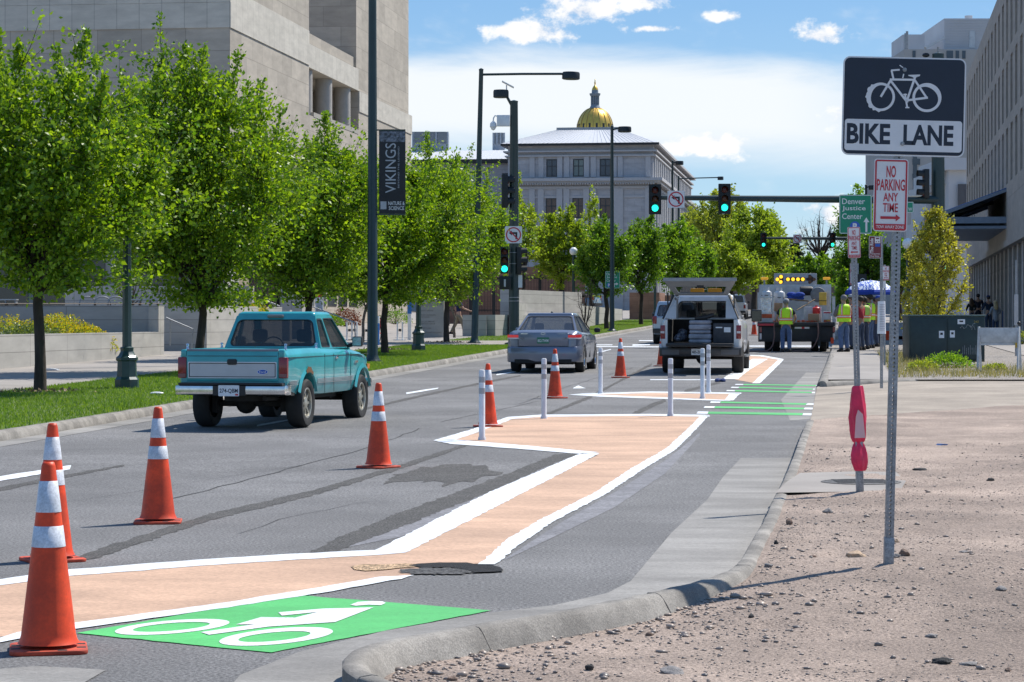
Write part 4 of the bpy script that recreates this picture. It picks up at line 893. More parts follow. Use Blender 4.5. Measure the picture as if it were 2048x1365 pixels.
# masts of the next crossings
for i, (xl, xr, yh, d, heads, lb) in enumerate(((1526, 1722, 478, 158, (1527, 1665), 'second signal mast with a thin arm further up the street'), (1562, 1716, 541, 300, (1662,), 'farthest thin signal mast above the arrow board'))):
    s = d / F; b = Vector(((xr - CX) * s, d, G(d)))
    r = empty('signal_mast', b, 0, lb, 'signal mast', 'signal masts with arms'); za = EYE + (HY - yh) * s - b.z
    MB().lathe([(.25, 0), (.2, za), (.18, za + 1.5)], 12).build('pole', A['dgreen'], r); MB().tube([(0, 0, za), ((xl - xr) * s, 0, za + .05)], [.13, .07], 10).build('mast_arm', A['dgreen'], r)
    for k, hx in enumerate(heads): signal(at(hx, yh + 3 if i == 0 else yh + 6, d - .4), 0, (('green traffic light at the left end of the second mast arm', 'green traffic light right of the small turn sign on the second mast arm'), ('tiny far green traffic light right above the arrow board',))[i][k], 28 * s if i == 0 else 1.1)
no_left(at(1595, 478, 157.5), 17 * 158 / F, 'tiny no left turn sign on the second mast arm', 'no left turn signs')
signal(at(1606, 527, 290), 0, 'far amber and red signal hanging over the trees', 1.2, green=9).name
o = signal(at(1828, 549, 95), 0, 'small green signal half hidden left of the yellow leafed tree', .55, back=False); o = signal(at(1890, 524, 96), 0, 'small green signal glowing through the yellow leafed tree', .6, back=False)
r = empty('street_name_sign', at(1591, 543, 295), 0, 'far green street name sign above the arrow board', 'street sign'); MB().box(-.85, .85, -.02, .02, -.15, .15).build('sign_panel', A['sgreen'], r)
# ------------------------------------------------------------------ buildings and walls
def uvbox(o):
    """box-projected UV in metres, for masonry"""
    me = o.data; uv = me.uv_layers.new(name='UVMap'); n = len(me.loops)
    co = np.empty(len(me.vertices) * 3, np.float32); me.vertices.foreach_get('co', co); co = co.reshape(-1, 3)
    out = np.zeros((n, 2), np.float32)
    for p in me.polygons:
        a = [abs(c) for c in p.normal]; k = a.index(max(a))
        for li in p.loop_indices:
            q = co[me.loops[li].vertex_index]
            out[li] = (q[1] if k == 0 else q[0], q[2] if k != 2 else q[1])
    uv.data.foreach_set('uv', out.ravel()); return o
def wbuild(mb, name, m, parent=None, **k): return uvbox(mb.build(name, m, parent, smooth=False, **k))
A['lime'] = stone_mat('pale limestone', (.425, .375, .31), 2.25, 1.27, .12, .72, msize=.02)
A['limelt'] = stone_mat('light limestone band', (.54, .50, .43), 1.15, 3.0, .05, .7, msize=.02)
A['dglass'] = mat('dark glass', (.012, .016, .022), .08, var=0, spec=.7, world=False)
A['darkwall'] = mat('dark wall', (.045, .05, .06), .7, var=.2)
A['wallconc'] = stone_mat('board marked concrete', (.40, .385, .36), 2.9, .40, .05, .55, off=0.0, msize=.010)
# courthouse on the left: local x to the street, y up the street
r = empty('courthouse', (-13.9, 118.3, G(118.3)), HEAD, 'large pale stone courthouse with blank block walls behind the tree row', 'building')
b = MB()
b.box(-60, 0, 0, 17.8, 7.0, 24)                     # near block, upper part
b.box(-60, -2.0, .8, 17.8, 0, 7.0)                  # its set back base
b.box(-60, 0, 17.8, 32, -1, 12.3); b.box(-60, -3.2, 17.803, 32, 12.303, 15.0); b.box(-60, -.3, 17.8, 32, 16.35, 17.1)
b.box(-60, -.15, 32, 50.4, 15.0, 23.2); b.box(-60, 0, 32.003, 50.7, -1, 15.0)
wbuild(b, 'wall', A['lime'], r)
b = MB(); b.box(-60, -.003, 17.8, 32, 15.0, 16.35); b.box(-59, .05, -.05, 17.75, 15.1, 16.35); b.box(-30, .05, 32.05, 50.75, 13.7, 15.003); b.box(-59, .03, -.06, 17.79, 16.36, 17.05)
wbuild(b, 'light_band', A['limelt'], r)
for y in (19.2, 24.6, 30.0):
    MB().lathe([(.5, 12.3), (.5, 15.02)], 24, Tm(-.62, y, 0)).build('column', mat('round column', (.42, .39, .35), .85, var=.1), r)
MB().box(-.25, .02, 19.0, 31.9, 12.28, 12.55).build('sill', A['limelt'], r)
for i in range(9): MB().box(-38 + i * 4, -34.6 + i * 4, .74, .8, .2, 6.6).build('window', A['dglass'], r)
for i in range(9): MB().box(-.1, .03, 4.2 + i * 3.1, 6.7 + i * 3.1, 1.5 if i > 3 else .5, 6.2).build('window', A['dglass'], r)
b = MB(); b.box(-2.0, -.3, .4, 3.0, 0, 7); wbuild(b, 'pillar', A['wallconc'], r)
p = at(587, 620, 98); b = MB(); b.box(-.45, .45, -.4, .4, 0, 5.6); o = wbuild(b, 'concrete_pillar', A['wallconc']); o.location = (p.x, p.y, G(p.y)); o.rotation_euler.z = HEAD; tag(o, 'tall concrete pillar behind the teal pickup roof', 'pillar')
# low planter walls beside the pavement
def wall(name, label, parts, c0=cLs, y0=60):
    o0 = rl(c0, y0); b = MB()
    for x0, x1, ya, yb, z0, z1 in parts: b.box(x0, x1, ya, yb, z0, z1)
    o = wbuild(b, name, A['wallconc']); o.location = (o0.x, o0.y, 0); o.rotation_euler.z = HEAD; return tag(o, label, 'wall')
wall('planter_wall', 'long low concrete planter wall behind the first tree', [(-.3, 0, -22, 12.0, -.2, 1.24), (-14, -.3, 11.6, 12.0, -.2, 2.02), (-.303, .003, 11.4, 12.003, 1.238, 2.02), (-14, -9, -22, 11.6, -.2, 2.1)])
sheet('planter_soil', [[rl(cLs - 9, 38), rl(cLs - .3, 38), rl(cLs - .3, 71.6), rl(cLs - 9, 71.6)]], .72, mat('planter soil', (.10, .075, .05), .95, var=.3))
wall('stair_wall', 'concrete wall block beyond the stair gap behind the teal pickup', [(-13, 0, 16.9, 27.4, -.1, 2.06)])
sheet('planter_soil', [[rl(cLs - 12, 77.3), rl(cLs - .3, 77.3), rl(cLs - .3, 86.8), rl(cLs - 12, 86.8)]], 1.62, MATS['planter soil'])
wall('stairs', 'concrete stair steps between the two planter walls', [(-2.2 - k * .34, -1.5 - k * .34, 12.0, 16.9, -.1, .22 + k * .15) for k in range(8)])
def handrail(px0, py0, px1, py1, px2, py2, d, label, name='handrail'):
    b = MB(); a, c, e = at(px0, py0, d), at(px1, py1, d), at(px2, py2, d); b.tube([a, c, c.lerp(e, .12), e], .024, 8); b.tube([a.lerp(c, .15), a.lerp(c, .15) - Vector((0, 0, .8))], .02, 8)
    tag(b.build(name, A['galv']), label, 'handrail', 'steel handrails of the plaza stairs')
handrail(332, 636, 386, 659, 383, 700, 73.5, 'steel handrail in the stair gap left of the teal pickup'); handrail(622, 613, 709, 645, 711, 682, 88, 'long steel handrail above the hood of the teal pickup'); handrail(538, 604, 559, 613, 559, 640, 90, 'short steel handrail beside the concrete pillar')
wall('plaza_wall', 'grey concrete wall behind the bike docks and blue kiosk', [(-12, -1.2, 33.8, 34.2, 0, 1.98), (-12, -4, 39, 39.4, 0, 3.0)])
# carved sign wall
p = at(860, 680, 101); r = empty('stone_sign', (p.x, p.y, G(101)), 0, 'grey stone wall sign with carved lettering of the city and county buildings', 'sign wall'); s = 101 / F
b = MB(); b.box(-26 * s, 28 * s, 0, .5, 0, (680 - 601) * s + .08); wbuild(b, 'sign_slab', stone_mat('sign slab', (.36, .345, .32), 9, 9, .02), r)
A['carved'] = mat('carved letters', (.20, .19, .175), .9, world=False)
for i, t_ in enumerate(('CITY & COUNTY of DENVER', 'JUSTICE CENTER', '', 'PARKING GARAGE', '', 'LINDSEY-FLANIGAN', 'COURTHOUSE', '', 'VAN CISE-SIMONET', 'DETENTION CENTER', '', 'COOLEY PLAZA', '', 'CITY & COUNTY BUILDING')):
    if t_: text(t_, len(t_) * 2.05 * s, 3.0 * s, 'lettering', A['carved'], r, (-22 + len(t_) * 1.02) * s, -.004, (680 - 607 - i * 4.4) * s, bold=.01)
for px0, px1, d, ya, lb in ((925, 973, 104, 632, 'dark faced concrete wall behind the walking man'), (973, 1012, 104.5, 631, 'short sunlit concrete wall left of the signal pole')):
    s = d / F; b = MB(); b.box(0, (px1 - px0) * s, 0, .5, -.2, 1.0); k = 1 if px0 > 950 else 0
    if k: b = MB(); b.box(0, .4, 0, 16, -.2, 1.05); b.box(-.6, 0, 4, 16, -.2, 2.2)
    else: b = MB(); b.box(0, (px1 - px0) * s - .01, 0, .5, -.2, 1.05)
    o = wbuild(b, 'concrete_wall', A['wallconc']); q = at(px0, 640, d); o.location = (q.x, d, G(d)); o.rotation_euler.z = -math.atan(.30) if k else 0; tag(o, lb, 'wall')
for px0, px1, d0_, d1_, top, lb in ((1036, 1168, 106, 150, 607, 'long sunlit concrete ramp wall behind the sedan roof'), (1160, 1245, 128, 176, 611, 'sunlit concrete wall behind the lamp post with the globe')):
    a, c = at(px0, top, d0_), at(px1, top + (1 if px0 < 1100 else 8), d1_); n = Vector((c.y - a.y, a.x - c.x, 0)).normalized() * -.4; b = MB(); zg = G(d0_) - .3
    b.add([(a.x, a.y, zg), (c.x, c.y, zg), (c.x + n.x, c.y + n.y, zg), (a.x + n.x, a.y + n.y, zg), (a.x, a.y, a.z), (c.x, c.y, c.z), (c.x + n.x, c.y + n.y, c.z), (a.x + n.x, a.y + n.y, a.z)], [(0, 1, 5, 4), (1, 2, 6, 5), (2, 3, 7, 6), (3, 0, 4, 7), (4, 5, 6, 7)])
    tag(wbuild(b, 'ramp_wall', A['wallconc']), lb, 'wall')
b = MB(); q = at(840, 600, 150); s = 150 / F; b.box(0, 330 * s, 0, .4, 0, 5.0 - .3 - G(150) + .2); o = wbuild(b, 'brick_wall', stone_mat('brown block wall', (.30, .17, .125), .8, .3, .1, .8)); o.location = (q.x, 150, G(150)); o.rotation_euler.z = -.03; tag(o, 'brown block wall behind the black railing and trees', 'wall')
r = empty('iron_fence', (at(850, 0, 140).x, 140, G(140)), -.03, 'black iron railing in front of the brown block wall', 'fence'); s = 140 / F; b = MB()
for i in range(96): b.box(i * 3.05 * s - .012, i * 3.05 * s + .012, -.012, .012, .9, 3.1)
b.build('railing_bar', A['sblack'], r); b = MB(); b.box(0, 292 * s, -.03, .03, 2.85, 2.93); b.box(0, 292 * s, -.03, .03, 1.0, 1.06); b.build('rail', A['sblack'], r)
for i in range(7): MB().box(i * 46 * s - .09, i * 46 * s + .09, -.09, .09, 0, 3.3).build('post', A['sblack'], r)
b = MB(); q = at(1346, 640, 176); b.box(0, 2.3, 0, 6, 0, 1.9); b.box(-2.6, -.4, 0, 6, 0, 2.1); o = wbuild(b, 'brick_planter', MATS['brown block wall']); o.location = (q.x - .6, 176, G(176)); o.rotation_euler.z = HEAD; tag(o, 'brown block planter left of the jeep', 'wall')
# classical city building in the middle distance
A['granite'] = stone_mat('pale granite', (.43, .425, .435), 1.6, .62, .05, .86, msize=.03)
A['roof'] = mat('standing seam roof', (.54, .55, .57), .6, metal=0, var=.05)
s = 280 / F; cc = at(1310, 640, 280); r = empty('city_hall', (cc.x, 280, 0), HEAD, 'pale classical city building with hipped metal roof below the golden dome', 'building')
Z = lambda y: EYE + (HY - y) * s
W_ = 17.6
b = MB(); b.box(-W_, 0, 0, 72, 1, Z(355)); b.box(-W_ + .25, -.25, .25, 71.7, Z(355) + .003, Z(290)); b.box(-80, -W_ + .2, 9, 60, 1, Z(306)); wbuild(b, 'wall', A['granite'], r)
b = MB()
for x0, x1, y0, y1, za, zb in ((-W_ - .9, .9, -.9, 72.9, 362, 356), (-W_ - .6, .6, -.6, 72.6, 366, 362.05), (-W_ - .15, .15, -.15, 72.1, 377, 372), (-W_ - .1, .1, -.1, 72.1, 312, 309), (-W_ - .25, .25, -.25, 72.2, 303, 300), (-W_ - .5, .5, -.5, 72.5, 290.05, 285.5), (-W_ - .1, .1, -.1, 72.1, 395.5, 391)):
    b.box(x0, x1, y0, y1, Z(za), Z(zb))
b.build('cornice', A['granite'] and mat('cornice granite', (.44, .435, .44), .85, var=.06), r)
b = MB()
for i in range(60): b.box(-W_ + i * .295, -W_ + .15 + i * .295, -.75, -.3, Z(369), Z(366.05))
for i in range(230): b.box(.3, .75, i * .31, i * .31 + .16, Z(369), Z(366.05))
b.build('dentil_band', MATS['cornice granite'], r)
for x in (1118, 1132, 1172, 1186, 1228, 1062, 1080, 1240, 1296): MB().box((x - 1310) * s - .35, (x - 1310) * s + .35, -.22, 0, 1, Z(377)).build('pilaster', MATS['cornice granite'], r, smooth=False); MB().box((x - 1310) * s - .3, (x - 1310) * s + .3, .05, .25, Z(354), Z(312)).build('pilaster', MATS['cornice granite'], r, smooth=False)
for i in range(23): MB().box(0, .25, 1.2 + i * 3.1, 2.0 + i * 3.1, 1, Z(377)).build('pilaster', MATS['cornice granite'], r, smooth=False); MB().box(-.25, -.02, 1.2 + i * 3.1, 2.0 + i * 3.1, Z(354), Z(312)).build('pilaster', MATS['cornice granite'], r, smooth=False)
A['bglass'] = mat('blue grey glass', (.05, .065, .085), .15, var=.2, vscale=1, spec=.6); A['wframe'] = mat('window frame dark', (.03, .035, .04), .5)
def win(x, y0, y1, wd, m, side=False, par=r, yw=0.0):
    z0, z1 = Z(y1), Z(y0); o = MB(); g = MB(); h = wd / 2
    if not side:
        o.ring(rrect(wd, z1 - z0, .01, 1, x, (z0 + z1) / 2), rrect(wd - .22, z1 - z0 - .22, .01, 1, x, (z0 + z1) / 2), yw - .06, yw + .05); o.box(x - .05, x + .05, yw - .05, yw, z0, z1); o.box(x - h, x + h, yw - .045, yw, z0 + (z1 - z0) * .6 - .05, z0 + (z1 - z0) * .6 + .05); g.box(x - h + .11, x + h - .11, yw - .02, yw + .04, z0 + .11, z1 - .11)
    else:
        M = Tm(rz=R(90)); o.ring(rrect(wd, z1 - z0, .01, 1, x, (z0 + z1) / 2), rrect(wd - .22, z1 - z0 - .22, .01, 1, x, (z0 + z1) / 2), yw - .06, yw + .05, M); g.box(x - h + .11, x + h - .11, yw - .02, yw + .04, z0 + .11, z1 - .11, M)
    f = o.build('window', A['wframe'], par, smooth=False); g.build('pane', m, f, smooth=False)
A['tglass'] = mat('brown blind glass', (.10, .075, .065), .2, var=.2, vscale=1); A['pglass'] = mat('pale green glass', (.16, .20, .19), .2, var=.15, vscale=1)
for x, m in ((1102, A['bglass']), (1156, A['pglass']), (1210, A['bglass'])): win((x - 1310) * s, 317, 352, 22.5 * s, m, yw=.25)
for x in (1102, 1156, 1211): win((x - 1310) * s, 395, 436, 24 * s, A['tglass'])
win(-18.9, 335, 354, .7, A['bglass'], yw=9.0)
for i in range(22):
    win(3.1 + i * 3.1 - .0, 318, 352, 1.3, A['bglass'], True, yw=.25); win(3.1 + i * 3.1, 395, 436, 1.3, A['tglass'], True)
b = MB(); ze = Z(285.5); za = 24.6; b.add([(-W_ - .5, -.5, ze), (.5, -.5, ze), (.5, 72.5, ze), (-W_ - .5, 72.5, ze), (-W_ + 5.2, 9, za), (-5.0, 9, za), (-5.0, 63, za), (-W_ + 5.2, 63, za)], [(0, 1, 5, 4), (1, 2, 6, 5), (2, 3, 7, 6), (3, 0, 4, 7), (4, 5, 6, 7), (0, 3, 2, 1)])
for i in range(34): b.bar((-W_ - .4 + i * .54, -.52, ze + .03), (-W_ + 5.2 + i * .226, 8.98, za + .03), .03)
b.build('roof', A['roof'], r, smooth=False)
b = MB(); zl = Z(306) + .02; b.add([(-80, 8.4, zl), (-W_ + .3, 8.4, zl), (-W_ + .3, 16, zl + 1.6), (-80, 16, zl + 1.6), (-80, 40, zl + 1.6), (-W_, 40, zl + 1.6)], [(0, 1, 2, 3), (3, 2, 5, 4)])
for i in range(80): b.bar((-W_ + .1 - i * .6, 8.4, zl + .02), (-W_ + .1 - i * .6, 16, zl + 1.62), .05)
b.build('roof', A['roof'], r, smooth=False); MB().box(-80, -W_ + .25, 8.3, 9, zl - .5, zl - .04).build('gutter', A['sblack'], r); MB().box(-W_ - .52, .52, -.53, -.5, ze - .28, ze + .0).build('gutter', A['sblack'], r); MB().box(-W_ + 5, -4.8, 8.8, 9.2, za - .1, za + .25).build('ridge_cap', A['galv'], r)
for x0, x1, y0, y1, nm, lb in ((824, 897, 264, 289, 'roof_louvre_unit', 'louvred roof unit on the left wing roof'), (985, 1010, 266, 289, 'roof_vent', 'small slatted roof vent beside the street light arm pole')):
    ss = 300 / F; b = MB(); w_ = (x1 - x0) * ss; h_ = (y1 - y0) * ss; b.box(0, w_, 0, 4, -2.5, h_)
    n = 14
    for i in range(n): b.box(.3, w_ - .3, -.12, 0, i * h_ / n + .08, (i + .5) * h_ / n + .06)
    for k in range(4): b.box(k * (w_ - .18) / 3, k * (w_ - .18) / 3 + .18, -.15, -.0, 0, h_)
    o = b.build(nm, mat('roof unit grey', (.34, .37, .40), .6, var=.1), None, smooth=False); q = at(x0, y1, 300); o.location = q; tag(o, lb, 'roof unit')
# golden dome of the capitol far behind
s = 850 / F; q = at(1190, 262, 850); r = empty('capitol', (q.x, 850, G(850)), HEAD, 'far capitol with golden dome and slim lantern above the city building roof', 'building'); zb = q.z - G(850)
gold = mat('gold leaf', (.80, .50, .10), .38, metal=.75, var=.12, vscale=1.5); steel = mat('blue grey stone', (.20, .24, .28), .7, var=.15, vscale=1)
b = MB(); b.box(-16, 16, -16, 16, 0, zb - 24); b.lathe([(11, zb - 24), (11, zb - 12), (8.5, zb - 12), (8.5, zb - 3), (7.2, zb - 2.5), (7.0, zb - .4)], 40); b.build('drum', MATS['cornice granite'], r)
DR = 6.5; DH = 8.2; prof = [(DR * math.cos(t) ** .9 if t < 1.5 else .05, zb + DH * math.sin(t)) for t in np.linspace(0, 1.42, 14)]
MB().lathe([(DR, zb - .5)] + prof, 48).build('golden_dome', gold, r, angle=70)
b = MB()
for k in range(16):
    a = 2 * math.pi * k / 16; b.tube([((rr + .05) * math.cos(a), (rr + .05) * math.sin(a), z) for rr, z in prof], .13, 6)
b.build('dome_rib', mat('rib gold', (.45, .30, .09), .45, metal=.6), r)
for k in range(16):
    a = 2 * math.pi * (k + .5) / 16; M = Tm(6.33 * math.cos(a), 6.33 * math.sin(a), zb + 1.5, rz=a); MB().box(-.15, .14, -.35, .35, -.75, .75, M).build('window', A['wframe'], r)
zt = zb + DH - .2
MB().lathe([(2.0, zt - .1), (1.75, zt + .5), (1.55, zt + .8), (1.5, zt + 1.2), (1.0, zt + 1.2), (1.0, zt + 4.2), (1.6, zt + 4.2), (1.95, zt + 4.9), (1.95, zt + 5.2), (1.2, zt + 5.3), (1.15, zt + 6.4), (.2, zt + 6.45)], 24).build('lantern', steel, r)
b = MB()
for k in range(10):
    a = 2 * math.pi * k / 10; b.tube([(1.35 * math.cos(a), 1.35 * math.sin(a), zt + 1.1), (1.35 * math.cos(a), 1.35 * math.sin(a), zt + 4.3)], .17, 8)
b.build('lantern_column', steel, r); MB().lathe([(1.15, zt + 6.4), (1.0, zt + 7.0), (.6, zt + 7.7), (.25, zt + 8.1), (.2, zt + 8.6), (.35, zt + 8.9), (.2, zt + 9.2), (.12, zt + 10.2), (.02, zt + 10.3)], 16).build('finial', gold, r)
# office building on the right: slit windows over an arcade
r = empty('office_building', (6.3 + .15 * 160, 160, G(130)), -math.atan(.15), 'tall tan office building with rows of slit windows over a shaded arcade', 'building')
A['tan'] = stone_mat('tan precast', (.40, .345, .295), 3.6, 3.1, .05, .8, msize=.03); b = MB(); L0 = -64
def zf(z): return z - .8
b.box(0, 30, L0, 0, zf(16.55), zf(17.5)); b.box(1.2, 30, L0 + .01, -.01, zf(4.8), zf(16.55) - .002)
rows = ((7.7, 10.3), (10.8, 13.4), (13.9, 16.5))
for (a, c) in ((4.8, 7.7), (10.3, 10.8), (13.4, 13.9), (16.5, 16.552)): b.box(0, 1.2, L0, 0, zf(a), zf(c))
for z0, z1 in rows:
    for i in range(18): y = -3.6 * i; b.box(0.0, 1.2, y - 1.0 - (0 if i else .0), y + (1.0 if i else 0), zf(z0), zf(z1))
b.box(-.12, 1.2, L0, 0.0, zf(4.75), zf(4.8) + .25)
for i in range(18): y = -3.6 * i; b.box(.15, 1.25, y - .55, y + (.55 if i else 0), -1, zf(4.8))
b.box(4.5, 30, L0, 0, -1, zf(4.8))
wbuild(b, 'wall', A['tan'], r)
for z0, z1 in rows:
    for i in range(17): MB().box(.75, .8, -3.6 * i - 2.6, -3.6 * i - 1.0, zf(z0), zf(z1)).build('window', A['bglass'], r)
b = MB(); b.box(3.9, 4.45, L0, -.5, -1, 2.3); b.build('arcade_glazing', mat('arcade dark', (.02, .024, .04), .3, var=.2), r)
c_ = empty('entrance_canopy', r.matrix_basis @ Vector((0, -39, zf(5.6))), -math.atan(.15), 'blue glass entrance canopy projecting from the tan office building', 'canopy')
b = MB(); cb = mat('canopy blue glass', (.06, .13, .34), .12, var=.15, vscale=1, world=False); b.add([(-3.6, -9, .55), (0, -9, 1.9), (0, 9, 1.9), (-3.6, 9, .55), (-3.6, -9, .62), (0, -9, 1.97), (0, 9, 1.97), (-3.6, 9, .62)], [(0, 1, 2, 3), (7, 6, 5, 4), (0, 4, 5, 1), (1, 5, 6, 2), (2, 6, 7, 3), (3, 7, 4, 0)]); b.build('glass_roof', cb, c_)
b = MB()
for y in (-9, -3, 3, 9): b.bar((-3.7, y, .45), (0, y, .45), .18, .3); b.bar((-3.6, y, .5), (0, y, 1.85), .14)
b.box(-3.8, -3.55, -9.2, 9.2, .2, .65); b.box(-3.5, 0, -9, 9, .05, .18); b.build('canopy_frame', mat('canopy steel', (.20, .24, .30), .5, world=False), c_)
# white high building further back, and a stepped white one
A['palew'] = mat('pale panel', (.50, .51, .53), .7, var=.06, vscale=.4)
s = 230 / F; X = lambda x: (x - 1808) * s; Zz = lambda y: EYE + (HY - y) * s - G(230)
r = empty('tower_block', (at(1808, 0, 230).x, 230, G(230)), 0, 'pale high office block behind the bike lane sign with rooftop boxes', 'building')
b = MB(); b.box(X(1808), X(1990), 0, 25, 0, Zz(99)); b.build('wall', mat('pale concrete', (.37, .36, .345), .8, var=.08, vscale=.3), r)
b = MB(); b.box(X(1896), X(1990), 2, 16, Zz(99), Zz(32))
for i in range(20): b.box(X(1896), X(1990), 1.94, 2, Zz(98) + i * .158, Zz(98) + i * .158 + .09)
b.lathe([(.38, Zz(32)), (.38, Zz(20)), (.4, Zz(19)), (.02, Zz(19))], 14, Tm(X(1957), 5, 0)); b.build('penthouse', A['palew'], r)
MB().box(X(1946), X(1958), 1.9, 1.95, Zz(92), Zz(58)).build('door', A['alu'], r); MB().box(X(1816), X(1860), 3, 10, Zz(99), Zz(62)).build('roof_box', A['palew'], r)
for x0, x1 in ((1826, 1834),): MB().box(X(x0), X(x1), -.06, 0, 2, Zz(310)).build('window', A['bglass'], r)
for x0, x1 in ((1825, 1831), (1893, 1906), (1911, 1918), (1924, 1931)): MB().box(X(x0), X(x1), -.06, 0, Zz(118), Zz(102)).build('window', A['bglass'], r)
for i in range(9): MB().box(X(1825), X(1840), -.08, -.02, Zz(330 + i * 30), Zz(318 + i * 30)).build('window', A['bglass'], r)
for x in (1818, 1821): MB().tube([(X(x), 2, Zz(110)), (X(x), 2, Zz(62 if x < 1820 else 58))], .12, 8).build('antenna', A['galv'], r)
s = 200 / F; r = empty('stepped_building', (at(1860, 0, 200).x, 200, G(200)), 0, 'white stepped modern building between the signal mast and the office arcade', 'building'); X = lambda x: (x - 1860) * s; Zz = lambda y: EYE + (HY - y) * s - G(200)
b = MB()
for x0, x1, y0, yt, yb in ((1886, 1950, 0, 316, 340), (1900, 1950, .6, 340, 420), (1876, 1950, 2, 340, 366), (1888, 1950, 2.6, 366, 640), (1866, 1950, 4, 366, 380), (1872, 1950, 4.6, 380, 640), (1900, 1950, .3, 420, 480), (1862, 1886, 6, 440, 640)): b.box(X(x0), X(x1), y0, 12 + y0 * .1, Zz(yb), Zz(yt))
b.build('wall', A['palew'], r); MB().box(X(1917), X(1934), .25, .32, Zz(416), Zz(368)).build('window', A['bglass'], r); MB().box(X(1893), X(1899), 2.5, 2.58, Zz(470), Zz(385)).build('window', A['bglass'], r)
b = MB(); q = at(1480, 600, 300); b.box(0, 26, 0, 8, 0, 3.2); o = b.build('low_building', mat('brown render', (.17, .13, .11), .9, var=.2)); o.location = (q.x + 1, 320, G(320)); tag(o, 'low brown building at the far end of the street', 'building')
# ------------------------------------------------------------------ vehicles (local: x right, y forward, rear axle on the ground at the origin)
A['glass'] = mat('car glass', (.012, .018, .018), .04, var=0, alpha=.74, spec=.8, world=False); A['tint'] = mat('tinted car glass', (.05, .06, .08), .05, var=0, alpha=.62, spec=.8, world=False)
A['tyre'] = mat('tyre', (.02, .02, .02), .85, var=.2, vscale=12, world=False); A['rim'] = mat('wheel rim', (.42, .40, .34), .4, metal=.6, var=.2, vscale=10, world=False)
A['chrome'] = mat('chrome', (.62, .63, .65), .18, metal=1, var=.12, vscale=8, world=False); A['inner'] = mat('car interior', (.02, .02, .022), .85, world=False); A['under'] = mat('underbody', (.022, .021, .02), .9, var=.3, vscale=8, world=False)
A['trim'] = mat('black trim', (.015, .015, .016), .5, world=False); A['tail'] = mat('tail lamp', (.22, .008, .012), .22, var=.1, vscale=20, world=False, coat=.5); A['tailon'] = mat('tail lamp lit', (.7, .02, .02), .25, var=.1, emit=(1, .05, .05), estr=.18, world=False, coat=.5)
A['clearl'] = mat('clear lamp', (.60, .55, .55), .2, world=False, coat=.5); A['plate'] = mat('number plate', (.70, .72, .74), .4, world=False); A['plateg'] = mat('plate green', (.03, .17, .10), .4, world=False)
def sect(y, hw, zb, zs, zt, top=.86, crown=.012, tuck=.06):
    h = [(0, zb), (hw * .80, zb), (hw - tuck, zb + .02), (hw - .02, zb + .12), (hw, zb + .45 * (zs - zb)), (hw, zs - .05), (hw - .012, zs), (hw - .05, zt - .035), (hw * top, zt), (hw * .5, zt + crown), (0, zt + crown * 1.2)]
    return [(x, y, z) for x, z in h] + [(-x, y, z) for x, z in reversed(h[1:-1])]
def wheel_at(r, x, y, rad, wd, side, spokes=8, m=None):
    o = empty('wheel', (x, y, rad), 0); o.parent = r; KIDS.setdefault(r.name, []).append(o)
    M = Tm(ry=R(90) * side)
    w2 = wd / 2; k = rad * .62
    MB().lathe([(k, -w2 * .8), (rad * .92, -w2), (rad * .985, -w2 * .75), (rad, -w2 * .4), (rad, w2 * .4), (rad * .985, w2 * .75), (rad * .92, w2), (rad * .75, w2 * 1.02), (k, w2 * .85), (k * .98, w2 * .3), (k * .9, -w2 * .7)], 36, M, caps=False).build('tyre', A['tyre'], o, angle=30)
    MB().lathe([(k * .92, w2 * .5), (k * .88, w2 * .12), (k * .3, w2 * .08), (.002, w2 * .08)], 32, M).build('brake_disc', A['under'], o)
    mb = MB(); mb.lathe([(k * 1.02, w2 * .86), (k * .98, w2 * .90), (k * .90, w2 * .85), (k * .86, w2 * .45), (k * .90, w2 * .2)], 32, M, caps=False); mb.lathe([(k * .40, w2 * .2), (k * .38, w2 * .70), (k * .2, w2 * .80), (.002, w2 * .81)], 20, M)
    for i in range(spokes):
        a = 2 * math.pi * i / spokes; mb.box(k * .35, k * .93, -k * .09, k * .09, w2 * .42, w2 * .66, M @ Matrix.Rotation(a, 4, 'Z'))
    mb.build('rim', m or A['rim'], o); return o
def bil(q, u, v):
    a, b, c, d = [Vector(x) for x in q]; return (a * (1 - u) + b * u) * (1 - v) + (d * (1 - u) + c * u) * v
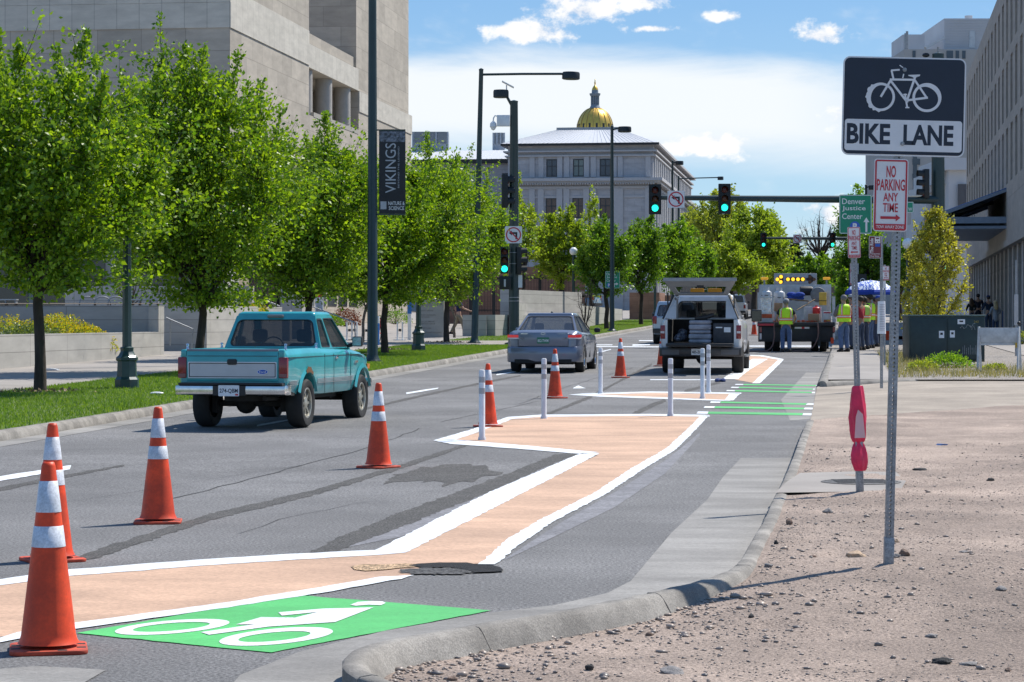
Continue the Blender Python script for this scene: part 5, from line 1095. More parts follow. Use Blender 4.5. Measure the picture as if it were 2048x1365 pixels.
def framed(mbf, mbg, q, ml, mr, mb_, mt, rad=.04, t=.03):
    """panel quad (bl, br, tr, tl, seen from outside) with a rounded window opening and its glass"""
    a, b, c, d = [Vector(x) for x in q]; w_ = ((b - a).length + (c - d).length) / 2; h_ = ((d - a).length + (c - b).length) / 2; n = (b - a).cross(d - a).normalized()
    iw, ih = w_ - ml - mr, h_ - mb_ - mt
    out = [(.5 + x / 2, .5 + z / 2) for x, z in [(p[0] / (w_ / 2), p[1] / (h_ / 2)) for p in rrect(w_, h_, .0005)]]
    inn = [((p[0] + w_ / 2 + (ml - mr) / 2) / w_, (p[1] + h_ / 2 + (mb_ - mt) / 2) / h_) for p in rrect(iw, ih, min(rad, iw / 2.2, ih / 2.2))]
    N = len(out); P = lambda uv, o: bil(q, *uv) - n * o
    V = [P(x, 0) for x in out] + [P(x, 0) for x in inn] + [P(x, t) for x in out] + [P(x, t) for x in inn]; f = []
    for i in range(N):
        j = (i + 1) % N; f += [(i, j, N + j, N + i), (2 * N + i, 3 * N + i, 3 * N + j, 2 * N + j), (N + i, N + j, 3 * N + j, 3 * N + i), (i, 2 * N + i, 2 * N + j, j)]
    mbf.add(V, f)
    cx, cy = (ml + w_ - mr) / 2 / w_, (mb_ + h_ - mt) / 2 / h_
    if mbg is not None:
        G_ = [P(((x[0] - cx) * 1.01 + cx, (x[1] - cy) * 1.01 + cy), t * .45) for x in inn]; mbg.add(G_, [tuple(range(N))])
    return [P(((x[0] - cx) * 1.0 + cx, (x[1] - cy) * 1.0 + cy), -.003) for x in inn], n
def rubber(mb, pts, n, wd=.014):
    N = len(pts); c = sum(pts, Vector()) / N; o = [p + (p - c).normalized() * wd for p in pts]; i_ = [p - (p - c).normalized() * wd for p in pts]
    mb.add(o + i_, [(k, (k + 1) % N, N + (k + 1) % N, N + k) for k in range(N)])
def greenhouse(r, base, top, roofz, m, glass, splits=(), fr=(.09, .09, .05, .06), sd=(.05, .05, .03, .05), bk=(.09, .09, .05, .06), roof_in=.05, back=True):
    """base/top = (y0, y1, half width, z); framed windows all round and a rounded roof"""
    y0, y1, hb, z0 = base; t0, t1, ht, z1 = top; f = MB(); rub = MB()
    gl = []
    def fr_(q, mm, rad=.05, nm='side_window'):
        g = MB(); p, n = framed(f, g, q, *mm, rad=rad); rubber(rub, p, n); gl.append((nm, g))
    if back: fr_([(-hb, y0, z0), (hb, y0, z0), (ht, t0, z1), (-ht, t0, z1)], bk, .08, 'rear_window')
    fr_([(hb, y1, z0), (-hb, y1, z0), (-ht, t1, z1), (ht, t1, z1)], fr, .07, 'windscreen')
    us = [0] + list(splits) + [1]
    for a, b in zip(us, us[1:]):
        B = lambda u: Vector((hb, y0 + (y1 - y0) * u, z0)); T = lambda u: Vector((ht, t0 + (t1 - t0) * u, z1)); X = lambda v: Vector((-v.x, v.y, v.z))
        fr_([B(a), B(b), T(b), T(a)], sd); fr_([X(B(b)), X(B(a)), X(T(a)), X(T(b))], sd)
    secs = []
    for k in range(6):
        a = R(18 * k); i_ = roof_in * (1 - math.cos(a)) * 1.0; z = z1 + (roofz - z1) * math.sin(a); i_ = roof_in * k * k / 14
        secs.append([(x, y, z) for x, y in [(p[0], p[1]) for p in rrect(2 * (ht - i_), (t1 - t0) - 2 * i_, .06, 5, 0, (t0 + t1) / 2)]])
    f.loft([[Vector(v) for v in s_] for s_ in secs]); c = f.build('cab_frame', m, r, angle=40)
    for nm, g in gl: g.build(nm, glass, r, smooth=False)
    rub.build('window_rubber', A['trim'], r, smooth=False); return c
def seats(r, xs, y, z0, z1, m=None):
    for x in xs:
        b = MB(); b.box(x - .24, x + .24, y - .08, y + .08, z0, z1 - .16); b.box(x - .12, x + .12, y - .06, y + .06, z1 - .14, z1 + .06); b.box(x - .24, x + .24, y, y + .5, z0 - .1, z0 + .06); b.build('seat', m or A['inner'], r, bevel=.05, seg=3)
def arches(o, pts, rad, hw, dep=.34):
    for y, z in pts:
        for s_ in (-1, 1):
            c = MB(); c.lathe([(rad, 0), (rad, dep + .3)], 36, Tm(s_ * (hw - dep), y, z, ry=R(90) * s_)); boolean(o, c)
def plate(r, s_, x, y, z, w_=.31, h_=.155, base='plate', ink='navy'):
    p = MB().prism(rrect(w_, h_, .015), y - .008, y, Tm(x, 0, z)).build('number_plate', A[base], r); text(s_, w_ * .88, h_ * .45, 'lettering', A[ink], p, x, y - .0095, z - .005, bold=.02); return p
# --- teal pickup
teal = mat('teal paint', (.030, .34, .365), .28, var=.07, vscale=3, coat=.6, stain=.10, stscale=3, world=False); teal2 = mat('faded teal', (.10, .28, .29), .5, var=.2, vscale=4, world=False)
pr = gp(415, 859); pr = Vector((-3.80, 34.6, G(34.6)))
pr.x = -3.72; r = empty('pickup_truck', pr, -math.atan(.205), 'teal pickup truck with silver tailgate panel driving in the left lane', 'pickup truck', None)
st = []
for y, hw, zb, zs, zt, tp in ((-1.03, .80, .56, 1.10, 1.17, .90), (-.98, .835, .52, 1.10, 1.19, .90), (-.6, .85, .50, 1.10, 1.195, .90), (.5, .855, .48, 1.10, 1.195, .90), (.92, .855, .47, 1.10, 1.19, .90), (1.6, .855, .47, 1.10, 1.18, .90), (2.45, .85, .47, 1.10, 1.17, .88),
                         (2.7, .845, .48, 1.08, 1.165, .84), (3.2, .835, .50, 1.05, 1.125, .82), (3.6, .80, .52, 1.01, 1.08, .82), (3.78, .74, .56, .97, 1.03, .82), (3.85, .66, .60, .92, .97, .82)): st.append(sect(y, hw, zb, zs, zt, tp))
b = MB().loft([[Vector(v) for v in q] for q in st]).build('body', teal, r, angle=32)
c = MB(); c.box(-.69, .69, -.98, .80, .66, 1.4); boolean(b, c)
c = MB(); c.box(-.70, .70, 1.0, 2.4, .62, 1.4); boolean(b, c)
arches(b, ((0, .38), (3.17, .38)), .455, .86); b.data.materials.append(teal) if not b.data.materials else None
cab = greenhouse(r, (.93, 2.62, .785, 1.175), (1.12, 2.02, .635, 1.69), 1.755, teal, A['glass'], splits=(.36,), sd=(.045, .045, .035, .06), bk=(.07, .07, .05, .07))
MB().box(-.69, .69, .985, 2.45, .60, .66).build('cab_floor', A['inner'], r); MB().box(-.72, .72, .965, .985, .7, 1.17).build('cab_rear_wall', A['inner'], r); MB().box(-.7, .7, 2.28, 2.5, .9, 1.2).build('dashboard', A['inner'], r, bevel=.03); MB().box(-.68, .68, -.97, .79, .64, .665).build('dark_bed_lining', A['under'], r)
seats(r, (-.36, .36), 1.45, .75, 1.42)
b = MB()
for k in range(24):
    a, a2 = 2 * math.pi * k / 24, 2 * math.pi * (k + 1) / 24; b.bar((-.36 + .18 * math.cos(a), 2.12 + .05 * math.sin(a), 1.18 + .17 * math.sin(a)), (-.36 + .18 * math.cos(a2), 2.12 + .05 * math.sin(a2), 1.18 + .17 * math.sin(a2)), .02)
b.build('steering_wheel', A['trim'], r)
tg = MB().box(-.705, .705, -1.045, -1.0, .715, 1.185).build('tailgate', teal, r, bevel=.012)
MB().box(-.705, .705, -1.05, -1.0, 1.16, 1.196).build('tailgate_cap', mat('grey trim', (.17, .18, .22), .5, world=False), tg, bevel=.008)
MB().box(-.69, .69, -1.049, -1.045, 1.088, 1.096).build('groove', A['trim'], tg)
tp_ = mat('silver panel', (.44, .45, .48), .35, metal=.3, var=.06, vscale=3, world=False)
MB().prism(rrect(1.36, .235, .012), -1.052, -1.045, Tm(0, 0, .885)).build('silver_panel', tp_, tg); mb = MB(); mb.ring(rrect(1.365, .24, .012, cz=.885), rrect(1.345, .22, .01, cz=.885), -1.056, -1.052); mb.build('pin_stripe', A['plate'], tg, smooth=False); mb = MB(); mb.ring(rrect(1.335, .21, .012, cz=.885), rrect(1.315, .19, .01, cz=.885), -1.056, -1.052); mb.build('pin_stripe', A['trim'], tg, smooth=False)
MB().prism(rrect(.15, .085, .025), -1.066, -1.05, Tm(0, 0, 1.005)).build('tailgate_handle', A['trim'], tg, bevel=.006)
e_ = MB(); e_.prism(circ(.47, .86, .082, 32, .036), -1.059, -1.052); e_ = e_.build('oval_emblem', A['sblue'], tg, smooth=False); MB().ring(circ(.47, .86, .084, 32, .038), circ(.47, .86, .077, 32, .032), -1.0615, -1.052).build('emblem_rim', A['plate'], e_, smooth=False); text('Ford', .10, .035, 'lettering', A['plate'], e_, .47, -1.061, .86)
for s_ in (-1, 1):
    x0, x1 = sorted((s_ * .712, s_ * .845)); l = MB().box(x0, x1, -1.05, -.97, .765, 1.075).build('tail_light', A['tail'], r, bevel=.015); MB().box(x0 + .01, x1 - .01, -1.053, -1.0, .78, .83).build('reverse_lamp', mat('smoky lamp', (.20, .08, .08), .3, world=False), l)
    x0, x1 = sorted((s_ * .71, s_ * .80)); MB().box(x0, x1, -1.048, -.98, 1.085, 1.185).build('bed_corner', teal, r, bevel=.02)
bu = MB(); bu.loft([[Vector((x, y0 + yy, z)) for yy, z in ((0, .52), (-.05, .535), (-.06, .60), (-.05, .65), (0, .665), (.10, .665), (.10, .52))] for x, y0 in ((-.86, -1.0), (-.84, -1.10), (-.74, -1.13), (0, -1.14), (.74, -1.13), (.84, -1.10), (.86, -1.0))]); bu = bu.build('rear_bumper', A['chrome'], r, angle=40)
MB().box(-.80, .80, -1.16, -1.0, .664, .70).build('step_pad', A['trim'], bu, bevel=.01); MB().box(-.25, .25, -1.205, -1.10, .515, .655).build('plate_recess', A['trim'], bu)
plate(r, '274-QBM', 0, -1.206, .585, .32, .16); MB().box(.10, .145, -1.2165, -1.2145, .515, .54).build('registration_sticker', A['sred'], r)
for x, y in ((-.855, 0), (.855, 0), (-.845, 3.17), (.845, 3.17)):
    s_ = 1 if x > 0 else -1; wheel_at(r, x - s_ * .125, y, .37, .26, s_)
    mb = MB(); P0, P1 = [], []
    for k in range(25):
        a = R(19 + 142 * k / 24); P0.append(Vector((s_ * .83, y + .455 * math.cos(a), .38 + .455 * math.sin(a)))); P1.append(Vector((s_ * .872, y + .468 * math.cos(a), .38 + .468 * math.sin(a))))
    P2 = [Vector((s_ * .850, p.y + (p.y - y) * .15, .38 + (p.z - .38) * 1.15)) for p in P1]; mb.loft([P0, P1, P2], closed=False, caps=False); mb.build('wheel_flare', teal, r, angle=60)
mb = MB(); V = []
for k in range(9):
    a = R(62 + 5.5 * k); q = .50 + .03 * random.random() + (.025 if 2 < k < 7 else 0); V.append([Vector((.876, .455 * math.cos(a), .38 + .455 * math.sin(a))), Vector((.870, q * math.cos(a), .38 + q * math.sin(a)))])
mb.loft(V, closed=False, caps=False); mb.build('rust_patch', mat('rust', (.13, .06, .02), .95, var=.4, vscale=30, world=False), r)
mr = MB(); mr.box(.90, 1.07, 2.30, 2.42, 1.20, 1.36); mr = mr.build('door_mirror', A['trim'], r, bevel=.03); MB().box(.915, 1.055, 2.294, 2.299, 1.215, 1.345).build('mirror_glass', A['chrome'], mr); MB().bar((.80, 2.40, 1.20), (.93, 2.38, 1.24), .05).build('mirror_arm', A['trim'], mr)
MB().box(-1.06, -.90, 2.30, 2.42, 1.20, 1.36).build('door_mirror', A['trim'], r, bevel=.03)
mb = MB()
for s_ in (-1, 1):
    for y in (.905, 1.42, 2.42): mb.box(*sorted((s_ * .852, s_ * .8575)), y - .005, y + .005, .50, 1.10)
    mb.box(*sorted((s_ * .83, s_ * .8585)), -.95, 3.5, 1.065, 1.072)
mb.build('panel_gap', A['trim'], r)
for x0, x1, y0, y1 in ((.85, .859, .52, 2.6), (.84, .8575, -.95, -.52)):
    mb = MB()
    for z in (.66, .68, .70, .72): mb.box(x0, x1, y0, y1, z, z + .007)
    mb.build('side_stripe', A['alu'], r)
h = MB(); h.box(.85, .875, 1.50, 1.62, 1.015, 1.06); h.build('door_handle', A['chrome'], r, bevel=.008); MB().box(.845, .862, 2.66, 2.84, .93, .97).build('fender_badge', A['chrome'], r)
MB().box(-.13, .13, 1.075, 1.14, 1.655, 1.705).build('high_brake_light', mat('grey lamp', (.16, .16, .15), .4, world=False), r, bevel=.015)
for x in (-.76, .76):
    for y in (-.85, .75): MB().lathe([(.028, 1.19), (.02, 1.20), (.016, 1.24), (.026, 1.25), (.02, 1.27), (.003, 1.275)], 12, Tm(x, y, 0)).build('stake_post', A['chrome'], r)
u = MB(); u.tube([(-.6, 0, .36), (.6, 0, .36)], .05, 10); u.ball((-.12, 0, .36), .16, 16, 10); u.box(-.48, -.38, -.95, 3.4, .50, .60); u.box(.38, .48, -.95, 3.4, .50, .60); u.box(-.55, .55, .8, 2.6, .40, .52); u.tube([(.45, -.9, .46), (.45, .4, .44), (.3, 1.0, .42)], .035, 8); u.box(-.60, -.52, -.2, -.1, .22, .5); u.box(.48, .56, -.2, -.1, .24, .5); u.lathe([(.3, 0), (.3, .18), (.02, .2)], 24, Tm(.05, -.62, .42)); u.tube([(-.6, 3.17, .36), (.6, 3.17, .36)], .05, 10); u.box(-.45, .45, 2.6, 3.5, .36, .6); u.box(-.8, .8, -.7, -.52, .5, .7); u.build('underbody', A['under'], r)
for s_ in (-1, 1):
    for y in (0, 3.17): MB().prism([(.445 * math.cos(R(a)) , .38 + .445 * math.sin(R(a))) for a in range(12, 169, 6)], -.01, .01, Tm(s_ * .50, y, 0, rz=R(90))).build('wheel_well', A['under'], r)
fb = MB(); fb.box(-.80, .80, 3.80, 3.95, .50, .66); fb.build('front_bumper', A['chrome'], r, bevel=.03); MB().box(.78, .825, 3.55, 3.70, .82, .90).build('marker_lamp', mat('amber lamp', (.6, .2, .02), .3, world=False), r)
rb = MB(); rb.box(.70, .72, 1.05, 1.95, 1.655, 1.675); rb.box(-.72, -.70, 1.05, 1.95, 1.655, 1.675)
r.scale = (.95, .95, .95)
# --- grey sedan
def sedan(loc, rz, label, paint, plate_txt):
    r = empty('sedan', loc, rz, label, 'car'); st = []
    for y, hw, zb, zs, zt, tp in ((-1.03, .70, .36, .82, .88, .86), (-1.0, .80, .31, .86, .95, .86), (-.88, .885, .28, .90, 1.015, .86), (-.6, .905, .25, .93, 1.03, .86), (0, .915, .22, .94, 1.00, .86), (1.4, .915, .20, .92, .97, .86), (2.2, .915, .20, .90, .965, .86), (2.8, .905, .22, .86, .93, .84), (3.3, .88, .24, .78, .84, .82), (3.6, .78, .28, .68, .74, .8), (3.72, .62, .34, .6, .66, .8)): st.append(sect(y, hw, zb, zs, zt, tp, .02))
    b = MB().loft([[Vector(v) for v in q] for q in st]).build('body', paint, r, angle=40); c = MB(); c.box(-.72, .72, .35, 2.2, .5, 1.4); boolean(b, c); arches(b, ((0, .33), (2.73, .33)), .37, .92)
    greenhouse(r, (-.42, 2.62, .78, .975), (.42, 1.72, .585, 1.405), 1.468, paint, A['tint'], splits=(.48,), sd=(.04, .04, .02, .04), bk=(.06, .06, .04, .05), fr=(.06, .06, .04, .05))
    MB().box(-.70, .70, -.30, .45, .90, .985).build('parcel_shelf', A['inner'], r); MB().box(-.7, .7, .35, 2.2, .45, .5).build('floor', A['inner'], r); seats(r, (-.38, .38), 1.25, .6, 1.15); seats(r, (-.42, .0, .42), .45, .6, 1.0)
    for s_ in (-1, 1):
        l = MB(); l.loft([[Vector((s_ * x, y, z)) for x, z in ((a, .80), (b_, .80), (b_, .92), (a, .92))] for a, b_, y in ((.44, .66, -1.06), (.44, .85, -1.0), (.60, .895, -.86))]) if 0 else None
        l.box(*sorted((s_ * .46, s_ * .80)), -1.035, -.95, .86, .925); l.add([(s_ * .80, -1.035, .86), (s_ * .895, -.92, .86), (s_ * .91, -.74, .87), (s_ * .91, -.74, .93), (s_ * .895, -.92, .935), (s_ * .80, -1.035, .925), (s_ * .7, -.9, .86), (s_ * .7, -.9, .93)], [(0, 1, 4, 5), (1, 2, 3, 4), (5, 4, 3, 7), (0, 6, 2, 1)]); tl = l.build('tail_light', A['tailon'], r, smooth=False)
        MB().box(*sorted((s_ * .48, s_ * .80)), -1.04, -1.0, .825, .858).build('reverse_lamp', A['clearl'], tl); MB().add([(s_ * .80, -1.038, .825), (s_ * .897, -.92, .825), (s_ * .913, -.76, .84), (s_ * .913, -.76, .868), (s_ * .897, -.92, .858), (s_ * .80, -1.038, .858)], [(0, 1, 4, 5), (1, 2, 3, 4)]).build('side_lamp', A['clearl'], tl)
        mr = MB().box(*sorted((s_ * .94, s_ * 1.10)), 1.95, 2.07, .97, 1.09).build('door_mirror', paint if s_ < 0 else A['trim'], r, bevel=.04)
        for y in (.60, 1.55): MB().box(*sorted((s_ * .905, s_ * .93)), y, y + .16, .80, .83).build('door_handle', paint, r, bevel=.008)
    mb = MB()
    for s_ in (-1, 1):
        for y in (.40, 1.28, 2.35): mb.box(*sorted((s_ * .90, s_ * .917)), y - .004, y + .004, .35, .92)
    mb.box(-.62, -.616, -1.045, -.95, .65, .86); mb.box(.616, .62, -1.045, -.95, .65, .86); mb.box(-.62, .62, -1.045, -.98, .645, .652); mb.build('panel_gap', A['trim'], r)
    bp = MB(); bp.loft([[Vector((x, y0 + a, z)) for a, z in ((.1, .26), (-.02, .28), (-.05, .45), (-.04, .60), (.0, .645), (.12, .645))] for x, y0 in ((-.93, -.55), (-.90, -.86), (-.78, -1.02), (0, -1.06), (.78, -1.02), (.90, -.86), (.93, -.55))], closed=False, caps=False); bp.build('rear_bumper', paint, r, angle=50); MB().box(-.70, .70, -1.07, -.8, .24, .33).build('bumper_valance', A['under'], r)
    lid = MB(); lid.box(-.615, .615, -1.04, -.95, .655, .99); lid.build('boot_lid', paint, r, bevel=.015); plate(r, plate_txt, 0, -1.045, .79, .30, .15, 'plateg', 'plate'); MB().ring(circ(0, .955, .055, 24, .030), circ(0, .955, .042, 24, .02), -1.052, -1.04).build('badge', A['chrome'], r)
    text('SONATA', .19, .025, 'lettering', A['chrome'], r, .46, -1.045, .955); MB().box(-.55, -.38, -1.044, -1.04, .945, .962).build('lettering', A['chrome'], r)
    for x, y in ((-.80, 0), (.80, 0), (-.80, 2.73), (.80, 2.73)): wheel_at(r, x, y, .325, .215, 1 if x > 0 else -1, 10, A['chrome'])
    u = MB(); u.box(-.7, .7, -.8, 3.3, .20, .28); u.tube([(.4, -.95, .28), (.4, 0, .28)], .035, 8); u.build('underbody', A['under'], r); MB().ball((.02, .62, 1.475), .05, 12, 8, (.6, 1.4, .8)).build('roof_antenna', A['trim'], r); return r
sgrey = mat('slate grey paint', (.17, .19, .245), .3, metal=.35, var=.04, vscale=3, coat=.8, world=False)
sedan(Vector((.90, 59.6, G(59.6))), HEAD, 'slate grey sedan with lit tail lights in the middle lane', sgrey, '852-TWM')
# --- white pickup with open cap
wp = mat('white paint', (.62, .63, .64), .3, var=.05, vscale=3, coat=.6, stain=.10, stscale=3, world=False); wi = mat('cap inside white', (.50, .51, .52), .7, var=.08, world=False)
r = empty('pickup_truck', Vector((4.70, 59.0, G(59.0))), HEAD, 'white pickup truck parked with its rear cap lifted and cargo showing', 'pickup truck'); st = []
for y, hw, zb, zs, zt, tp in ((-1.12, .93, .55, 1.20, 1.30, .9), (-1.05, .965, .52, 1.22, 1.32, .9), (-.6, .98, .50, 1.22, 1.325, .9), (.9, .985, .48, 1.22, 1.32, .9), (2.6, .985, .46, 1.20, 1.30, .9), (3.2, .97, .48, 1.16, 1.27, .86), (4.0, .94, .5, 1.10, 1.2, .84), (4.35, .84, .55, 1.0, 1.1, .84)): st.append(sect(y, hw, zb, zs, zt, tp))
b = MB().loft([[Vector(v) for v in q] for q in st]).build('body', wp, r, angle=35); c = MB(); c.box(-.80, .80, -1.5, .80, .735, 1.6); boolean(b, c); c = MB(); c.box(-.82, .82, .95, 2.6, .6, 1.6); boolean(b, c); arches(b, ((0, .39), (3.65, .39)), .46, .99); bed_shade = MB(); bed_shade.box(-.798, .798, -1.1, .79, .735, .745); bed_shade.box(-.798, -.785, -1.1, .79, .745, 1.30); bed_shade.box(.785, .798, -1.1, .79, .745, 1.30); bed_shade.box(-.785, .785, .775, .79, .745, 1.31); bed_shade.build('dark_bed_lining', A['under'], r)  # dark faces put the shade inside the capped bed into the colour
greenhouse(r, (.90, 2.85, .88, 1.31), (1.05, 2.05, .70, 1.82), 1.93, wp, A['glass'], splits=(.3, .62), sd=(.05, .05, .03, .05)); MB().box(-.8, .8, .95, 2.6, .55, .6).build('cab_floor', A['inner'], r); seats(r, (-.4, .4), 1.7, .8, 1.5)
cap = MB(); z0, z1 = 1.322, 1.90
for s_ in (-1, 1):
    q = [(s_ * .90, -1.08, z0), (s_ * .90, .78, z0), (s_ * .66, .78, z1), (s_ * .66, -.78, z1)]
    if s_ < 0: q = [q[1], q[0], q[3], q[2]]
    framed(cap, None, q, .35, .15, .08, .12, .06, .04)
cap.add([(-.66, -.78, z1), (.66, -.78, z1), (.66, .78, z1), (-.66, .78, z1), (-.62, -.76, z1 + .06), (.62, -.76, z1 + .06), (.62, .76, z1 + .06), (-.62, .76, z1 + .06)], [(0, 1, 5, 4), (1, 2, 6, 5), (2, 3, 7, 6), (3, 0, 4, 7), (4, 5, 6, 7), (0, 3, 2, 1)])
cp = cap.build('truck_cap', wp, r, smooth=False)
for s_ in (-1, 1): MB().add([(s_ * .895, -1.06, z0 + .01), (s_ * .60, -1.06, z0 + .01), (s_ * .60, -.86, z0 + .45), (s_ * .72, -.80, z1 - .08), (s_ * .895, -.2, z0 + .01), (s_ * .6, -.2, z0 + .01), (s_ * .6, -.2, z0 + .45), (s_ * .68, -.2, z1 - .08)], [(0, 1, 2, 3), (1, 5, 6, 2), (2, 6, 7, 3), (0, 4, 5, 1)]).build('side_cabinet', wi, cp, smooth=False)
gw = MB(); 
for s_ in (-1, 1):
    q = [(s_ * .83, -.72, z0 + .08), (s_ * .865, .6, z0 + .08), (s_ * .71, .6, z1 - .14), (s_ * .70, -.5, z1 - .14)]; gw.add([Vector(v) for v in q], [(0, 1, 2, 3)])
gw.build('side_window', A['tint'], cp, smooth=False); mb = MB(); mb.bar((.91, -1.08, z0), (.67, -.78, z1), .035); mb.bar((-.91, -1.08, z0), (-.67, -.78, z1), .035); mb.bar((.80, -.95, z0 + .18), (.80, -1.0, z1 + .05), .025); mb.bar((-.80, -.95, z0 + .18), (-.80, -1.0, z1 + .05), .025); mb.build('gas_strut', A['trim'], cp)
ld = MB(); gl = MB(); q = [(-.86, -1.42, z1 + .36), (.86, -1.42, z1 + .36), (.64, -.78, z1 + .03), (-.64, -.78, z1 + .03)]; q = [q[3], q[2], q[1], q[0]]; framed(ld, gl, q, .14, .14, .09, .30, .05, -.035); ld.bar((-.88, -1.43, z1 + .37), (.88, -1.43, z1 + .37), .06, .08); ld = ld.build('rear_lid', mat('lid inside', (.30, .31, .32), .6, var=.1, world=False), cp, smooth=False); gl.build('lid_window', A['glass'], ld, smooth=False); MB().box(-.08, .08, -1.25, -1.15, z1 + .17, z1 + .25).build('lid_latch', A['trim'], ld)
lb_ = empty('light_bar', r.matrix_basis @ Vector((0, 1.3, 1.93)), HEAD, 'amber light bar on the white pickup roof seen through the raised lid', 'light bar')
for x in (-.22, .22): MB().box(x - .17, x + .17, -.1, .1, .02, .16).build('amber_lens', mat('amber beacon', (.75, .33, .02), .3, emit=(1, .5, .02), estr=.25, world=False), lb_, bevel=.03)
MB().box(-.45, .45, -.08, .08, 0, .03).build('base', A['trim'], lb_)
MB().box(-.80, .80, -1.66, -1.12, .655, .735).build('tailgate', A['trim'], r, bevel=.015); bu = MB(); bu.loft([[Vector((x, y0 + a, z)) for a, z in ((.1, .42), (-.03, .43), (-.06, .52), (-.04, .62), (.05, .64), (.2, .64))] for x, y0 in ((-1.0, -1.05), (-.98, -1.2), (-.85, -1.30), (0, -1.33), (.85, -1.30), (.98, -1.2), (1.0, -1.05))]); bu = bu.build('rear_bumper', mat('dark bumper', (.055, .055, .058), .4, metal=.4, world=False), r, angle=40)
for s_ in (-1, 1): MB().box(*sorted((s_ * .50, s_ * .92)), -1.372, -1.30, .46, .585).build('bumper_plate', mat('bumper grey', (.10, .10, .105), .5, world=False), bu)
plate(r, '485-ZKB', -.06, -1.385, .53, .3, .15)
for s_ in (-1, 1):
    l = MB().box(*sorted((s_ * .855, s_ * .972)), -1.135, -1.0, .84, 1.17).build('tail_light', A['tail'], r, bevel=.012); MB().box(*sorted((s_ * .87, s_ * .965)), -1.14, -1.05, .975, 1.025).build('reverse_lamp', A['clearl'], l)
mr = MB().box(1.10, 1.36, 2.25, 2.38, 1.25, 1.56).build('door_mirror', A['trim'], r, bevel=.03); MB().box(1.12, 1.34, 2.244, 2.249, 1.28, 1.53).build('mirror_glass', A['glass'], mr); MB().bar((.92, 2.35, 1.33), (1.15, 2.33, 1.38), .06).build('mirror_arm', A['trim'], mr)
for x, y in ((-.85, 0), (.85, 0), (-.85, 3.65), (.85, 3.65)): wheel_at(r, x, y, .39, .27, 1 if x > 0 else -1, 6, A['chrome'])
u = MB(); u.box(-.8, .8, -1.0, 4, .40, .54); u.tube([(-.7, 0, .39), (.7, 0, .39)], .06, 10); u.ball((0, 0, .38), .18, 14, 10); u.box(-.1, .1, -1.3, -.9, .36, .44); u.build('underbody', A['under'], r); MB().box(.90, 1.06, .9, 2.6, .38, .43).build('running_board', A['chrome'], r)
WPm = r.matrix_basis.copy() if 0 else (Matrix.Translation(r.location) @ Euler((0, 0, HEAD)).to_matrix().to_4x4())
def cargo(name, label, mb, m, cat, bevel=.02, **k):
    o = mb.build(name, m, None, bevel=bevel, **k); o.matrix_world = WPm; return tag(o, label, cat)
fs = mat('folded sheeting', (.30, .30, .34), .7, var=.3, vscale=6, world=False); dk = mat('cargo dark', (.035, .037, .045), .6, var=.3, vscale=10, world=False)
mb = MB()
for k, (h_, w_) in enumerate(((.10, .27), (.13, .275), (.09, .26), (.14, .27), (.10, .265))): z = .737 + sum((.10, .13, .09, .14, .10)[:k]); mb.box(-.02 - w_, -.02 + w_, -1.05, -.45, z, z + h_ - .008)
cargo('fabric_stack', 'stack of pale folded sheeting strapped in the middle of the white pickup bed', mb, fs, 'bundle', .035, seg=3)
c_ = cargo('storage_crate', 'black crate with white labels on the right of the pickup bed', MB().box(.30, .78, -1.08, -.4, .737, 1.22), dk, 'crate'); MB().box(.56, .72, -1.086, -1.08, 1.00, 1.12).build('label_sticker', A['plate'], c_); MB().box(.36, .52, -1.086, -1.08, 1.10, 1.13).build('label_sticker', A['plate'], c_)
mb = MB()
for k in range(9): mb.ball((random.uniform(-.62, -.38), random.uniform(-1.0, -.6), random.uniform(.80, 1.05)), random.uniform(.08, .15), 12, 8, (1, 1, .8))
cargo('tool_bag', 'dark bag of clear plastic bottles on the left of the pickup bed', mb, mat('shiny dark wrap', (.09, .10, .13), .25, var=.8, vscale=18, world=False), 'bag', 0)
mb = MB(); mb.tube([(-.15, -.95, 1.33), (.1, -.9, 1.36), (.3, -.85, 1.42)], [.03, .06, .05], 10); cargo('folded_umbrella', 'black folded umbrella lying on top of the sheeting', mb, A['trim'], 'umbrella', 0)
